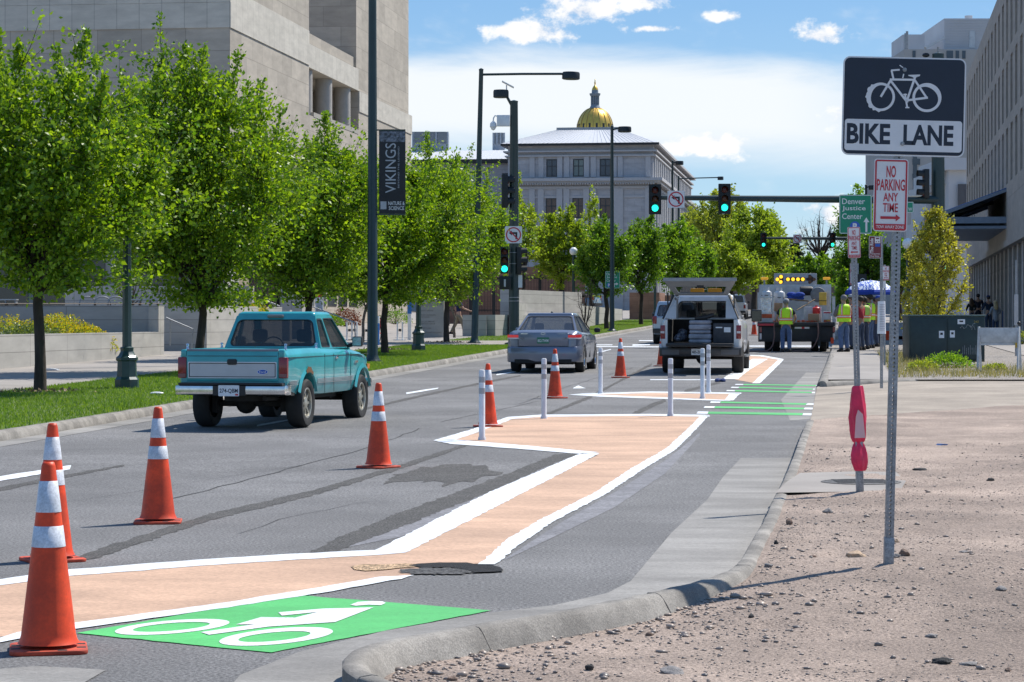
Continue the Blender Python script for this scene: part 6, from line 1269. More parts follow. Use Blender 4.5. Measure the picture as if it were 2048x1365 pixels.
# --- jeep and far silver pickup
def suv(loc, rz, label, name, paint, L0=-.85, L1=3.3, hw=.88, wb=2.63, zt=1.02, roof=1.66, cat='car', bed=False):
    r = empty(name, loc, rz, label, cat); st = [sect(y, h_, zb, zt - .05, z_, .9) for y, h_, zb, z_ in ((L0, hw * .94, .42, zt), (L0 + .08, hw, .36, zt + .01), (0, hw, .32, zt + .01), (wb * .75, hw, .30, zt), (wb * .95, hw * .98, .32, zt - .02), (wb + .4, hw * .95, .36, zt - .06), (L1, hw * .85, .42, zt - .14))]
    b = MB().loft([[Vector(v) for v in q] for q in st]).build('body', paint, r, angle=40); arches(b, ((0, .36), (wb, .36)), .41, hw + .01)
    y0 = L0 + .03 if not bed else .9
    greenhouse(r, (y0, wb * .72, hw * .93, zt), (y0 + .16, wb * .52, hw * .78, roof - .07), roof, paint, A['tint'], splits=(.36, .68), sd=(.05, .05, .03, .05), bk=(.1, .1, .06, .08)); MB().box(-hw * .8, hw * .8, y0 + .1, wb * .6, zt - .06, zt + .02).build('cabin_floor', A['inner'], r)
    for s_ in (-1, 1): MB().box(*sorted((s_ * hw * .80, s_ * hw * .985)), L0 - .02, L0 + .1, .78, 1.08).build('tail_light', A['tail'], r, bevel=.015); MB().box(*sorted((s_ * (hw + .03), s_ * (hw + .2))), wb * .62, wb * .68, zt + .02, zt + .18).build('door_mirror', A['trim'], r, bevel=.03)
    for x in (-hw + .1, hw - .1):
        for y in (0, wb): wheel_at(r, x, y, .36, .22, 1 if x > 0 else -1, 5, A['chrome'])
    MB().box(-hw * .98, hw * .98, L0 - .09, L0 + .1, .42, .60).build('rear_bumper', A['trim'], r, bevel=.03); MB().box(-.75, .75, L0 + .2, L1 - .3, .26, .40).build('underbody', A['under'], r); plate(r, '391-UXC', 0, L0 - .025, .78, .3, .15); return r
jp = mat('ice blue paint', (.36, .43, .50), .3, metal=.3, var=.04, coat=.7, world=False)
suv(Vector((6.45, 94.2, G(94.2))), HEAD, 'ice blue boxy jeep half hidden by the white pickup', 'off_roader', jp)
r2 = suv(Vector((18.55, 200, G(200))), HEAD, 'far silver pickup with a cap further up the street', 'pickup_truck', mat('silver paint', (.50, .51, .53), .3, metal=.3, coat=.6, world=False), -1.1, 4.2, .98, 3.5, 1.25, 1.98, 'pickup truck'); MB().box(-.45, .45, -.6, -.4, 1.98, 2.06).build('roof_bar', A['trim'], r2)
suv(Vector((at(1170, 612, 158).x, 158, 2.1)), R(70), 'blue car parked behind the railing near the walking pair', 'parked_car', mat('blue paint', (.10, .22, .36), .3, coat=.6, world=False), -.85, 3.4, .88, 2.6, .92, 1.42)
# ------------------------------------------------------------------ people
A['skin'] = mat('skin', (.42, .24, .16), .55, var=.06, vscale=20, world=False); A['skin2'] = mat('tanned skin', (.28, .15, .095), .55, var=.06, vscale=20, world=False)
def cloth(k, c, v=.12): return mat(k, c, .9, var=v, vscale=14, bump=.25, bscale=30, world=False)
A['jeans'] = cloth('blue jeans', (.085, .13, .235), .2); A['jeansd'] = cloth('dark jeans', (.045, .06, .10), .2); A['lime'] = mat('lime vest', (.55, .92, .02), .6, var=.08, vscale=9, world=False); A['vorange'] = mat('vest orange', (.92, .20, .03), .6, var=.06, world=False); A['vsilver'] = mat('vest silver', (.75, .68, .64), .4, var=.05, world=False)
A['boot'] = cloth('dark boots', (.03, .025, .022)); A['eye'] = mat('dark eye', (.015, .012, .012), .3, world=False)
def skin(name, V, E, Rd, m, parent, sub=1):
    me = bpy.data.meshes.new(name); me.from_pydata([tuple(v) for v in V], E, []); o = bpy.data.objects.new(name, me); COL.objects.link(o)
    md = o.modifiers.new('skin', 'SKIN'); sv = me.skin_vertices[0].data
    for i, q in enumerate(Rd): sv[i].radius = q if hasattr(q, '__len__') else (q, q)
    sv[0].use_root = True; md.use_smooth_shade = True; md.branch_smoothing = .6
    s = o.modifiers.new('sub', 'SUBSURF'); s.levels = sub; s.render_levels = sub
    bpy.context.view_layer.update(); dg = bpy.context.evaluated_depsgraph_get(); m2 = bpy.data.meshes.new_from_object(o.evaluated_get(dg))
    bpy.data.objects.remove(o); bpy.data.meshes.remove(me); m2.materials.clear(); m2.shade_smooth(); m2.name = name; return link(name, m2, parent, m)
def person(label, loc, rz, top, legs, vest=None, sleeve='short', cap=None, hair='grey', skn='skin', arm=((.27, .06, 1.12), (.22, .28, 1.06)), arm2=None, step=0.0, h=1.76, wide=1.0, coat=False, group=None, longhair=False):
    """standing or walking figure facing +y; arm = elbow and wrist of the right side, arm2 of the left"""
    r = empty('person', loc, rz, label, 'person', group); r.scale = (h / 1.76 * wide, h / 1.76 * wide, h / 1.76); arm2 = arm2 or arm
    V, E, Q = [], [], []
    def add(p, q, par=None):
        V.append(Vector(p)); Q.append(q); i = len(V) - 1
        if par is not None: E.append((par, i))
        return i
    pel = add((0, 0, .96), (.135, .10)); sp1 = add((0, .01, 1.14), (.125, .095), pel); ch = add((0, .02, 1.32), (.155, .105), sp1); nk = add((0, .015, 1.485), .058, ch); h1 = add((0, .03, 1.575), (.062, .072), nk); h2 = add((0, .03, 1.665), (.074, .092), h1); add((0, .02, 1.74), (.052, .065), h2)
    add((0, .145, 1.635), .012, h2)
    for s in (-1, 1): add((s * .088, .02, 1.64), (.012, .02), h2)
    J = {}
    for s, a in ((1, arm), (-1, arm2)):
        sh = add((s * .175, .01, 1.425), .062, ch); e = Vector((s * a[0][0], a[0][1], a[0][2])); w_ = Vector((s * a[1][0], a[1][1], a[1][2])); el_ = add(e, .042, sh); wi = add(w_, .028, el_); d = (w_ - e).normalized(); side = d.cross(Vector((1, 0, 0)))
        if side.length < .1: side = Vector((0, 1, 0))
        side.normalize(); nr = d.cross(side); pm = add(w_ + d * .075, (.035, .02), wi)
        for k in range(4):
            b = w_ + d * .10 + side * (.027 - .018 * k); l = (.07, .08, .075, .06)[k]; f1 = add(b + d * .015, .0095, pm); f2 = add(b + d * (.015 + l * .5) + nr * .012 * s, .0085, f1); add(b + d * l + nr * .035 * s, .0075, f2)
        t1 = add(w_ + d * .05 + side * .045, .010, wi); add(w_ + d * .095 + side * .06 + nr * .01, .0085, t1)
        hp = add((s * .088, 0, .90), .088, pel); kn = add((s * .10, .03 + s * step * .5, .50), .058, hp); an = add((s * .105, -.02 + s * step, .085 + (.05 if s * step < 0 else 0)), .040, kn); add((s * .125, .12 + s * step, .035), (.038, .03), an)
        J[s] = (sh, el_, wi, hp, kn, an)
    skin('body', V, E, Q, A[skn], r)
    # trousers
    tv, te, tq = [Vector((0, 0, 1.02)), Vector((0, 0, .93))], [(0, 1)], [(.155, .118), (.15, .118)]
    for s in (-1, 1):
        b = len(tv); hp, kn, an = (V[i] for i in J[s][3:]); tv += [hp + Vector((s * .005, 0, -.03)), hp.lerp(kn, .5), kn, kn.lerp(an, .55), an + Vector((0, 0, .0))]; tq += [(.115, .115), (.098, .10), .082, .074, .070]; te += [(1, b), (b, b + 1), (b + 1, b + 2), (b + 2, b + 3), (b + 3, b + 4)]
    skin('trousers', tv, te, tq, legs, r)
    for s in (-1, 1):
        an = V[J[s][5]]; b = MB(); b.loft([[Vector((an.x + s * .01 + w_ * math.cos(t), an.y + dy, max(0, an.z - .07 + hh * (1 + math.sin(t)) / 2 - .02))) for t in [2 * math.pi * k / 10 for k in range(10)]] for dy, w_, hh in ((-.085, .03, .08), (-.06, .045, .13), (.02, .048, .12), (.10, .052, .075), (.17, .045, .06), (.20, .02, .04))]); b.build('shoe', A['boot'], r, angle=70)
    # top garment
    z0 = .62 if coat else .93
    sv, se, sq = [Vector((0, 0, z0)), Vector((0, .01, 1.14)), Vector((0, .02, 1.31)), Vector((0, .015, 1.45))], [(0, 1), (1, 2), (2, 3)], [(.19 if coat else .165, .15 if coat else .125), (.15, .118), (.18, .13), (.10, .085)]
    for s in (-1, 1):
        b = len(sv); sh, e, w_ = (V[i] for i in J[s][:3]); sv += [sh, sh.lerp(e, .65)]; sq += [.078, .07]; se += [(2, b), (b, b + 1)]
        if sleeve == 'long': sv += [e, w_.lerp(e, .06)]; sq += [.06, .046]; se += [(b + 1, b + 2), (b + 2, b + 3)]
    skin('shirt', sv, se, sq, top, r)
    if vest:
        EL = [(.93, .205, .155), (1.05, .198, .152), (1.2, .200, .152), (1.33, .212, .160), (1.42, .195, .145), (1.475, .135, .105)]
        def P(z, t, o=0.0):
            for (za, ax, ay), (zb, bx, by) in zip(EL, EL[1:]):
                if za <= z <= zb: k = (z - za) / (zb - za); X, Y = ax + (bx - ax) * k, ay + (by - ay) * k; break
            return Vector(((X + o) * math.copysign(abs(math.cos(t)) ** .75, math.cos(t)), (Y + o) * math.copysign(abs(math.sin(t)) ** .75, math.sin(t)) + .012, z))
        ring = lambda z, o: [P(z, 2 * math.pi * k / 28, o) for k in range(28)]
        vm = MB().loft([ring(z, 0) for z in (.93, 1.0, 1.1, 1.2, 1.3, 1.38, 1.42, 1.45, 1.475)]).build('safety_vest', vest, r, angle=60)
        for o, m, zs, tw in ((.004, A['vorange'], (1.045, 1.145), .20), (.008, A['vsilver'], (1.075, 1.115), .09)):
            b = MB(); b.loft([ring(zs[0], o), ring((zs[0] + zs[1]) / 2, o), ring(zs[1], o)], caps=False)
            for c in (R(48), R(132), R(228), R(312)):
                b.loft([[P(z, c - tw, o), P(z, c, o), P(z, c + tw, o)] for z in (1.146, 1.2, 1.26, 1.32, 1.38, 1.43, 1.47)], closed=False, caps=False)
            b.build('vest_stripe', m, vm, angle=60)
    hm = {'grey': (.16, .15, .14), 'brown': (.09, .045, .02), 'blond': (.48, .33, .15), 'dark': (.02, .015, .012), 'red': (.20, .05, .02)}[hair]
    hmat = mat('hair ' + hair, hm, .7, var=.3, vscale=40, world=False); b = MB(); b.ball((0, .0, 1.675), .108, 18, 12, (.87, 1.02, .92)); 
    if longhair: b.loft([[Vector((w_ * math.cos(t), y + .06 * math.sin(t), z)) for t in [2 * math.pi * k / 12 for k in range(12)]] for z, w_, y in ((1.70, .10, -.03), (1.58, .115, -.05), (1.45, .12, -.08), (1.34, .10, -.10), (1.28, .05, -.10))])
    b.build('hair', hmat, r, angle=80)
    if cap is not None:
        b = MB(); b.lathe([(.100, 1.69), (.103, 1.72), (.085, 1.765), (.05, 1.785), (.002, 1.79)], 20, Tm(0, .015, 0) @ Matrix.Diagonal((.92, 1.08, 1, 1))); b.prism([(-.075, 1.692), (.075, 1.692), (.075, 1.700), (-.075, 1.700)], .10, .185); b.build('cap', cap, r, angle=60)
    b = MB()
    for s in (-1, 1): b.ball((s * .030, .112, 1.665), .011, 8, 6)
    b.build('eyes', A['eye'], r); MB().tube([(-.024, .113, 1.60), (.024, .113, 1.60)], .006, 6).build('mouth', mat('lips', (.25, .09, .07), .5, world=False), r)
    return r
gw_ = 'road workers in safety vests'
capg = cloth('grey cap', (.33, .33, .34)); capb = cloth('blue cap', (.02, .06, .30)); drk = cloth('dark shirt', (.02, .025, .025)); grn = cloth('dark green shirt', (.012, .035, .035)); gry = cloth('grey shirt', (.15, .13, .125))
person('worker in lime vest and grey cap standing alone behind the work truck bed', gp(1572, 705), HEAD, drk, A['jeans'], A['lime'], cap=capg, arm=((.30, .06, 1.13), (.24, .30, 1.02)), group=gw_, h=1.77, wide=1.08)
person('grey haired worker in lime vest at the kerb right of the work truck', gp(1688, 704, .13), .45, gry, A['jeans'], A['lime'], sleeve='long', arm=((.26, .10, 1.12), (.08, .26, 1.14)), group=gw_, h=1.78, wide=1.06)
person('worker with orange vest mostly hidden behind the kerb side worker and the post', gp(1704, 699, .13), 1.2, gry, A['jeansd'], A['vorange'], hair='brown', cap=capg, group=gw_, h=1.78)
person('person in a red shirt half hidden behind the red bag post', gp(1721, 701, .13), .9, cloth('red shirt', (.30, .02, .03)), A['jeansd'], sleeve='long', skn='skin2', hair='dark', h=1.74, wide=1.1)
person('worker in pale lime vest right behind the person in red', gp(1729, 699, .13), .4, cloth('teal shirt', (.12, .16, .14)), A['jeansd'], mat('pale lime vest', (.45, .72, .12), .6, world=False), hair='dark', skn='skin2', group=gw_, h=1.72)
person('worker in lime vest over dark green sleeves and light jeans under the parasol', gp(1740, 697, .13), 1.0, grn, A['jeans'], A['lime'], sleeve='long', hair='dark', skn='skin2', arm=((.26, .02, 1.12), (.18, .16, .95)), group=gw_, h=1.80, wide=1.05)
person('person in dark clothes at the back under the umbrella', gp(1750, 692, .13), .3, drk, A['jeansd'], sleeve='long', hair='dark', skn='skin2', h=1.72)
person('person with a blue cap and tan vest under the right half of the umbrella', gp(1757, 694, .13), .8, gry, A['jeansd'], mat('tan vest', (.45, .26, .06), .6, world=False), cap=capb, skn='skin2', group=gw_, h=1.74)
person('man in a navy polo and khaki trousers walking behind the fifth tree', gp(917, 671, .13), -1.25, cloth('navy polo', (.012, .016, .06)), cloth('khaki trousers', (.22, .18, .12)), hair='grey', arm=((.24, .14, 1.18), (.22, .40, 1.10)), arm2=((.26, -.06, 1.14), (.25, .1, .95)), step=.26, h=1.76, wide=1.08)
person('red haired person in a floral top walking beside the ramp wall', gp(1112, 659, .13), .1, mat('floral cloth', (.22, .17, .17), .9, var=.85, vscale=22, world=False), cloth('black trousers', (.02, .02, .025)), hair='red', longhair=False, skn='skin2', h=1.70, wide=1.12, step=.12)
u_ = person('person all in black walking under a black umbrella beside the ramp wall', gp(1151, 657, .13), .1, cloth('black top', (.01, .01, .012)), MATS['black trousers'], sleeve='long', hair='dark', skn='skin2', arm=((.28, .10, 1.16), (.20, .22, 1.30)), h=1.74, wide=1.15)
person('blond woman in a grey coat walking near the office arcade', Vector((at(1991, 0, 108).x, 108, G(108) + .135)), .2, cloth('grey coat', (.30, .295, .29)), A['jeansd'], sleeve='long', hair='blond', longhair=True, coat=True, h=1.52)
person('brown haired woman in dark clothes behind the green cabinet', Vector((at(1943, 0, 128).x, 128, G(128) + .135)), .1, drk, A['jeansd'], sleeve='long', hair='brown', longhair=True, h=1.60)
person('tall man in a dark suit walking toward the office arcade', Vector((at(1956, 0, 130).x, 130, G(130) + .135)), 0, cloth('dark suit', (.015, .017, .03)), MATS['dark suit'], sleeve='long', hair='dark', h=1.84, wide=1.1)
person('person with a navy cap beside the blond woman at the arcade', Vector((at(1977, 0, 118).x, 118, G(118) + .135)), .3, cloth('navy jacket', (.015, .03, .06)), A['jeansd'], sleeve='long', cap=cloth('navy cap', (.01, .03, .12)), hair='dark', h=1.74)
def umbrella(name, label, loc, rad, hgt, z, mats, pole=True):
    r = empty(name, loc, 0, label, 'umbrella'); mb = MB(); n = 8; P = [[(rad * math.sin(t) / math.sin(1.15) * math.cos(2 * math.pi * (k + f) / n) * (1 - .10 * math.sin(math.pi * f)), rad * math.sin(t) / math.sin(1.15) * math.sin(2 * math.pi * (k + f) / n) * (1 - .10 * math.sin(math.pi * f)), z - hgt * (1 - math.cos(t)) / (1 - math.cos(1.15)) - .0 * f) for k in range(n) for f in (0, .33, .67)] for t in (.02, .3, .6, .85, 1.02, 1.15)]
    mb.loft([[Vector(p) for p in q] for q in P[:5]], caps=False); mb.build('canopy', mats[0], r, angle=20); mb = MB(); mb.loft([[Vector(p) for p in P[4]], [Vector(p) for p in P[5]], [Vector(p) - Vector((0, 0, .08)) for p in P[5]]], caps=False); mb.build('hem', mats[1], r, angle=20)
    MB().tube([(0, 0, 0 if pole else z - 1.0), (0, 0, z + .04)], .016, 8).build('pole', A['alu'], r); return r
def zigzag(key):
    m = mat(key, (.5, .55, .8), .6, var=0, world=False); nt = m.node_tree; L = nt.links; b = nt.nodes['Principled BSDF']; t = nt.nodes.new('ShaderNodeTexCoord'); w_ = nd(nt, 'ShaderNodeTexWave', Scale=2.6, Distortion=9.0); w_.inputs['Detail Scale'].default_value = 3.0; L.new(t.outputs['Object'], w_.inputs['Vector'])
    rp = nt.nodes.new('ShaderNodeValToRGB'); rp.color_ramp.interpolation = 'CONSTANT'; rp.color_ramp.elements[0].color = (.06, .13, .50, 1); rp.color_ramp.elements[1].color = (.72, .76, .84, 1); rp.color_ramp.elements[1].position = .38; L.new(w_.outputs['Fac'], rp.inputs[0]); L.new(rp.outputs[0], b.inputs['Base Color']); return m
q = gp(1741, 696, .13); s = q.y / F
umbrella('parasol', 'blue and white patterned parasol over the group of workers', q, 51 * s, 24 * s, (696 - 561) * s, (zigzag('blue zigzag cloth'), cloth('blue hem', (.015, .05, .32))))
q = gp(1150, 657, .13); umbrella('umbrella', 'black open umbrella held by the person in black', q + Vector((.18, .1, 0)), .55, .28, 2.03, (cloth('black umbrella', (.008, .008, .012)), MATS['black umbrella']), False)
# ------------------------------------------------------------------ work truck with its load
DT = 80.6; ST = DT / F / 5.851
r = empty('work_truck', Vector(((1592 - CX) * DT / F, DT, G(DT))), HEAD, 'white flatbed work truck with a lit arrow board parked at the kerb', 'truck'); TR = Matrix.Translation(r.location) @ Euler((0, 0, HEAD)).to_matrix().to_4x4()
X = lambda zx: (zx - 655) * ST
def Zt(zy, dy=0.0): return EYE + (HY - (520 + zy / 5.851)) * (DT + dy) / F - r.location.z
tw = mat('truck white', (.60, .60, .59), .5, var=.10, vscale=3, stain=.25, stscale=2.5, world=False); tk = mat('truck black', (.018, .018, .02), .6, var=.3, vscale=5, world=False)
MB().box(X(205), X(1105), 0, 4.6, .86, 1.0).build('flatbed', tk, r, bevel=.01)
b = MB(); b.box(X(215), X(1095), -.02, .10, .34, .86); b.box(X(205), X(1105), -.10, 0, .87, .98); b.build('rear_apron', tk, r, bevel=.01)
b = MB(); b.box(X(640), X(810), -.03, -.02, .78, .84); b.build('reflective_tape', A['swhite'], r); MB().box(X(720), X(755), -.034, -.03, .78, .84).build('reflective_tape', A['sred'], r)
for x in (243, 1095): MB().box(X(x) - .04, X(x) + .04, -.04, -.02, .66, .84).build('tail_light', A['tail'], r); MB().box(X(x) - .035, X(x) + .035, -.04, -.02, .42, .62).build('reverse_lamp', A['clearl'], r)
MB().box(X(210), X(405), -.11, -.1, .88, .95).build('red_bar', A['sred'], r); MB().box(X(905), X(940), -.2, -.1, .2, .95).build('tow_bar', tk, r)
hz_ = 3.0; b = MB(); b.box(X(205) * 1.03, X(1048) * 1.03, hz_, hz_ + .06, .98, Zt(290, hz_)); b.build('headboard', tw, r)
b = MB(); b.box(-1.0, 1.0, 3.3, 5.2, .9, 2.05); b.box(-.95, .95, 5.1, 6.4, .8, 1.5); b.box(-1.05, 1.05, 4.6, 6.2, .5, .9); b.build('cab', tw, r, bevel=.08); MB().box(-.8, .8, 3.28, 3.3, 1.45, 1.95).build('rear_window', A['dglass'], r)
b = MB(); b.box(-1.32 - .12, -1.32 + .10, 4.8, 4.95, Zt(520, 4.9), Zt(388, 4.9)); b = b.build('door_mirror', A['trim'], r, bevel=.02); MB().tube([(-1.34, 4.9, Zt(520, 4.9)), (-1.34, 4.9, Zt(590, 4.9)), (-1.0, 4.9, Zt(600, 4.9))], .015, 8).build('mirror_bracket', A['trim'], b)
for x in (-.95, -.68, .62, .90): wheel_at(r, x, .9, .42, .24, 1 if x > 0 else -1)
for x in (-.95, .95): wheel_at(r, x, 5.3, .42, .24, 1 if x > 0 else -1)
MB().box(-.5, .5, .1, 6, .45, .8).build('chassis', A['under'], r)
b = MB(); zb_ = Zt(298, 3.2); zt_ = Zt(160, 3.2); b.box(X(378) * 1.03, X(880) * 1.03, 3.15, 3.22, zb_, zt_); ab = b.build('arrow_board', mat('board grey', (.36, .36, .37), .6, var=.1, world=False), r, bevel=.01); zm = (zb_ + zt_) / 2; MB().box(X(560), X(600), 3.16, 3.22, Zt(330, 3.2), zb_).build('board_stand', tk, ab); MB().box(X(700), X(740), 3.16, 3.22, Zt(330, 3.2), zb_).build('board_stand', tk, ab)
Xb = lambda v: X(v) * 1.035
brn = mat('board brown', (.05, .015, .008), .6, world=False); hh = (zt_ - zb_)
for po in ([(395, 0), (462, .40), (488, .30), (488, -.30), (462, -.40)], [(515, .16), (745, .16), (745, -.16), (515, -.16)], [(865, 0), (800, .40), (780, .34), (780, .12), (755, .12), (755, -.12), (780, -.12), (780, -.34), (800, -.40)]):
    MB().prism([(Xb(x), zm + z * hh) for x, z in po], 3.142, 3.15).build('arrow_panel', brn, ab, smooth=False)
for x, z in ((420, .0), (462, .22), (458, -.22), (543, 0), (602, 0), (660, 0), (716, 0)):
    MB().lathe([(.062, 0), (.055, .012), (.002, .02)], 20, Tm(Xb(x), 3.142, zm + z * hh, rx=R(90))).build('arrow_lamp', mat('amber lit lamp', (.9, .45, .02), .3, var=0, emit=(1, .55, .03), estr=1.3, world=False), ab)
for x, z in ((800, .2), (850, .0), (800, -.2)): MB().lathe([(.055, 0), (.05, .01), (.002, .015)], 16, Tm(Xb(x), 3.142, zm + z * hh, rx=R(90))).build('dark_lamp', mat('amber dark lamp', (.12, .04, .01), .3, world=False), ab)
for x in (255, 1005): b = MB(); b.box(X(x) - .13, X(x) + .13, 3.0, 3.2, Zt(235, 3.1), Zt(205, 3.1)); b = b.build('beacon', MATS['amber beacon'], r, bevel=.03); MB().box(X(x) - .03, X(x) + .03, 3.05, 3.12, Zt(292, 3.1), Zt(235, 3.1)).build('beacon_post', A['galv'], b)
b = MB()
for x in (X(213), X(385)):
    b.box(x - .025, x + .025, .2, .25, 1.0, Zt(440 if x > X(300) else 380)); b.box(x - .025, x + .025, .7, .75, 1.0, Zt(440))
for z in (740, 690, 628, 440): b.box(X(213), X(385), .2, .25, Zt(z) - .02, Zt(z) + .02)
b.build('side_rack', tw, r); b = MB(); b.box(X(1075), X(1110), .1, .18, 1.0, Zt(430)); b.box(X(1010), X(1045), 1.2, 1.28, 1.0, Zt(358)); b.build('side_post', tw, r)
def load(name, label, cat, mb, m, **k): o = mb.build(name, m, None, **k); o.matrix_world = TR; return tag(o, label, cat)
tnk = mat('tank grey white', (.50, .51, .52), .4, var=.12, vscale=5, world=False)
for i, (x, y0, y1, w_, lb) in enumerate(((303, 362, 470, 62, 'left propane tank on the work truck rack'), (450, 365, 500, 68, 'right propane tank on the work truck, strapped by black cords'))):
    rr = w_ * ST; z1, z0 = Zt(y0, 1), Zt(y1, 1); cz = (z0 + z1) / 2; hh_ = (z1 - z0) / 2
    o = load('propane_tank', lb, 'gas tank', MB().lathe([(rr * .5, z0 - .35), (rr * .98, z0 - .28), (rr, z0), (rr, z1 - .10), (rr * .9, z1 - .04), (rr * .5, z1), (rr * .45, z1 + .01)], 24, Tm(X(x), 1.0 + .3 * i, 0)), tnk); o['group'] = 'propane tanks on the work truck'
    MB().lathe([(rr * .48, z1), (rr * .5, z1 + .12), (rr * .44, z1 + .12), (rr * .42, z1)], 20, Tm(X(x), 1.0 + .3 * i, 0)).build('tank_collar', tnk, o); MB().tube([(X(x) - rr, .98 + .3 * i - rr * .3, cz), (X(x), .98 + .3 * i - rr * 1.02, cz - .03 * i), (X(x) + rr, .98 + .3 * i - rr * .3, cz)], .012, 6).build('strap', A['trim'], o)
mb = MB(); mb.box(X(238), X(362), .4, .44, Zt(622), Zt(442)); load('foil_sheet', 'crinkled silver foil sheet on the left rack of the work truck', 'sheet', mb, mat('silver foil', (.55, .56, .57), .25, metal=.7, var=.3, vscale=9, bump=1.0, bscale=9, world=False))
mb = MB(); mb.box(X(235), X(395), .3, .6, Zt(685), Zt(632)); load('orange_tool_case', 'orange red tool case on the rack shelf', 'tool case', mb, mat('tool orange', (.42, .07, .02), .5, var=.3, vscale=9, world=False), bevel=.02)
mb = MB()
for k in range(8): mb.ball((X(random.uniform(560, 690)), 2.2 + random.uniform(-.1, .1), Zt(random.uniform(405, 450), 2.2)), random.uniform(.08, .14), 12, 8, (1.5, 1, .8))
load('tarpaulin', 'bundled bright blue tarpaulin behind the propane tanks', 'tarpaulin', mb, cloth('blue tarpaulin', (.015, .05, .26), .35))
mb = MB(); mb.lathe([(.13, 0), (.16, .03), (.16, .40), (.13, .45), (.05, .46)], 20, Tm(X(685), 2.5, Zt(365, 2.5), ry=R(90))); mb.box(X(745), X(790), 2.45, 2.6, Zt(335, 2.5), Zt(315, 2.5)); load('motor', 'black motor mounted high on the headboard of the work truck', 'motor', mb, tk)
mb = MB(); mb.lathe([(.25, 0), (.26, .02), (.26, .2), (.25, .22), (.10, .23), (.09, -.01)], 30, Tm(X(905), 2.3, Zt(410, 2.3), rx=R(90))); mb.lathe([(.18, .23), (.2, .24), (.2, .27), (.1, .28)], 26, Tm(X(905), 2.3, Zt(410, 2.3), rx=R(90))); load('hose_reel', 'grey round hose reel behind the yellow box', 'hose reel', mb, mat('reel grey', (.18, .18, .18), .6, var=.2, vscale=9, world=False))
mb = MB(); mb.box(X(920), X(1008), .9, 1.2, Zt(530), Zt(378)); o = load('yellow_box', 'yellow cardboard box standing upright on the work truck', 'box', mb, mat('yellow card', (.62, .40, .06), .7, var=.12, vscale=6, world=False), bevel=.01); MB().box(X(918), X(1010), .88, .9, Zt(480), Zt(474)).build('strap', A['trim'], o)
for x0, x1, y0, y1, dy, lb, m in ((742, 950, 548, 742, .7, 'large white plastic crate behind the cardboard box', tw), (972, 1060, 605, 742, .2, 'white box with red stripes at the right end of the truck bed', tw), (795, 925, 632, 740, .15, 'brown cardboard box in the middle of the truck bed', mat('cardboard', (.30, .20, .12), .85, var=.1, world=False)), (372, 490, 505, 600, .9, 'brown cardboard box below the propane tanks', MATS['cardboard'])):
    o = load('storage_box', lb, 'box', MB().box(X(x0), X(x1), dy, dy + .35, Zt(y1, dy), Zt(y0, dy)), m, bevel=.012)
    if x0 == 972: MB().box(X(x0) + .01, X(x1) - .01, dy - .004, dy, Zt(626, dy), Zt(612, dy)).build('red_stripe', A['sred'], o); MB().box(X(x0) + .02, X(x1) - .02, dy - .004, dy, Zt(725, dy), Zt(700, dy)).build('yellow_stripe', MATS['yellow card'], o)
mb = MB(); mb.lathe([(.12, 0), (.13, .02), (.125, .2), (.09, .23), (.04, .24), (.04, .28), (.002, .285)], 20, Tm(X(890), .4, Zt(632))); load('fuel_can', 'red fuel can on top of the truck bed clutter', 'fuel can', mb, mat('red plastic can', (.50, .015, .02), .4, world=False))
mb = MB(); mb.bar((X(500), 1.0, Zt(452, 1)), (X(800), .9, Zt(485, 1)), .05); mb.bar((X(660), .5, Zt(590, .5)), (X(870), 1.1, Zt(465, 1)), .06, .02); load('timber', 'old timber planks lying across the truck bed', 'planks', mb, mat('old timber', (.20, .14, .08), .85, var=.2, vscale=9, world=False))
for k, x in enumerate((415, 690, 745, 800, 850, 1000)):
    mb = MB(); mb.box(X(x) - .07, X(x) + .03, .05, .16, 1.0, 1.05 + .012 * (k % 3)); mb.bar((X(x) + .02, .1, 1.03), (X(x) + .16, .12, 1.03), .028)
    load('hand_tool', 'orange hand tool lying along the rear edge of the truck bed', 'tool', mb, MATS['tool orange'], bevel=.008)['group'] = 'orange hand tools on the truck bed edge'
hm_ = mat('hose', (.16, .09, .08), .7, world=False)
mb = MB(); P = [(430, 690), (405, 760), (405, 900), (385, 1000), (330, 1060), (230, 1088), (120, 1092)]; mb.tube(smooth_path([Vector((X(x), -.35, max(.03, Zt(y)))) for x, y in P], .06), .022, 8); load('hose', 'brown hose hanging from the truck bed left of the worker', 'hose', mb, hm_)
mb = MB(); P = [(905, 740), (915, 860), (890, 960), (830, 1040), (720, 1078), (620, 1060)]; mb.tube(smooth_path([Vector((X(x), -.3, max(.03, Zt(y)))) for x, y in P], .06), .022, 8); load('hose', 'brown hose hanging from the truck bed right of the worker', 'hose', mb, hm_)
load('orange_flag', 'orange flag hanging at the right rear corner of the work truck', 'flag', MB().box(X(1058), X(1092), -.06, -.05, .28, .48), MATS['cone orange'])
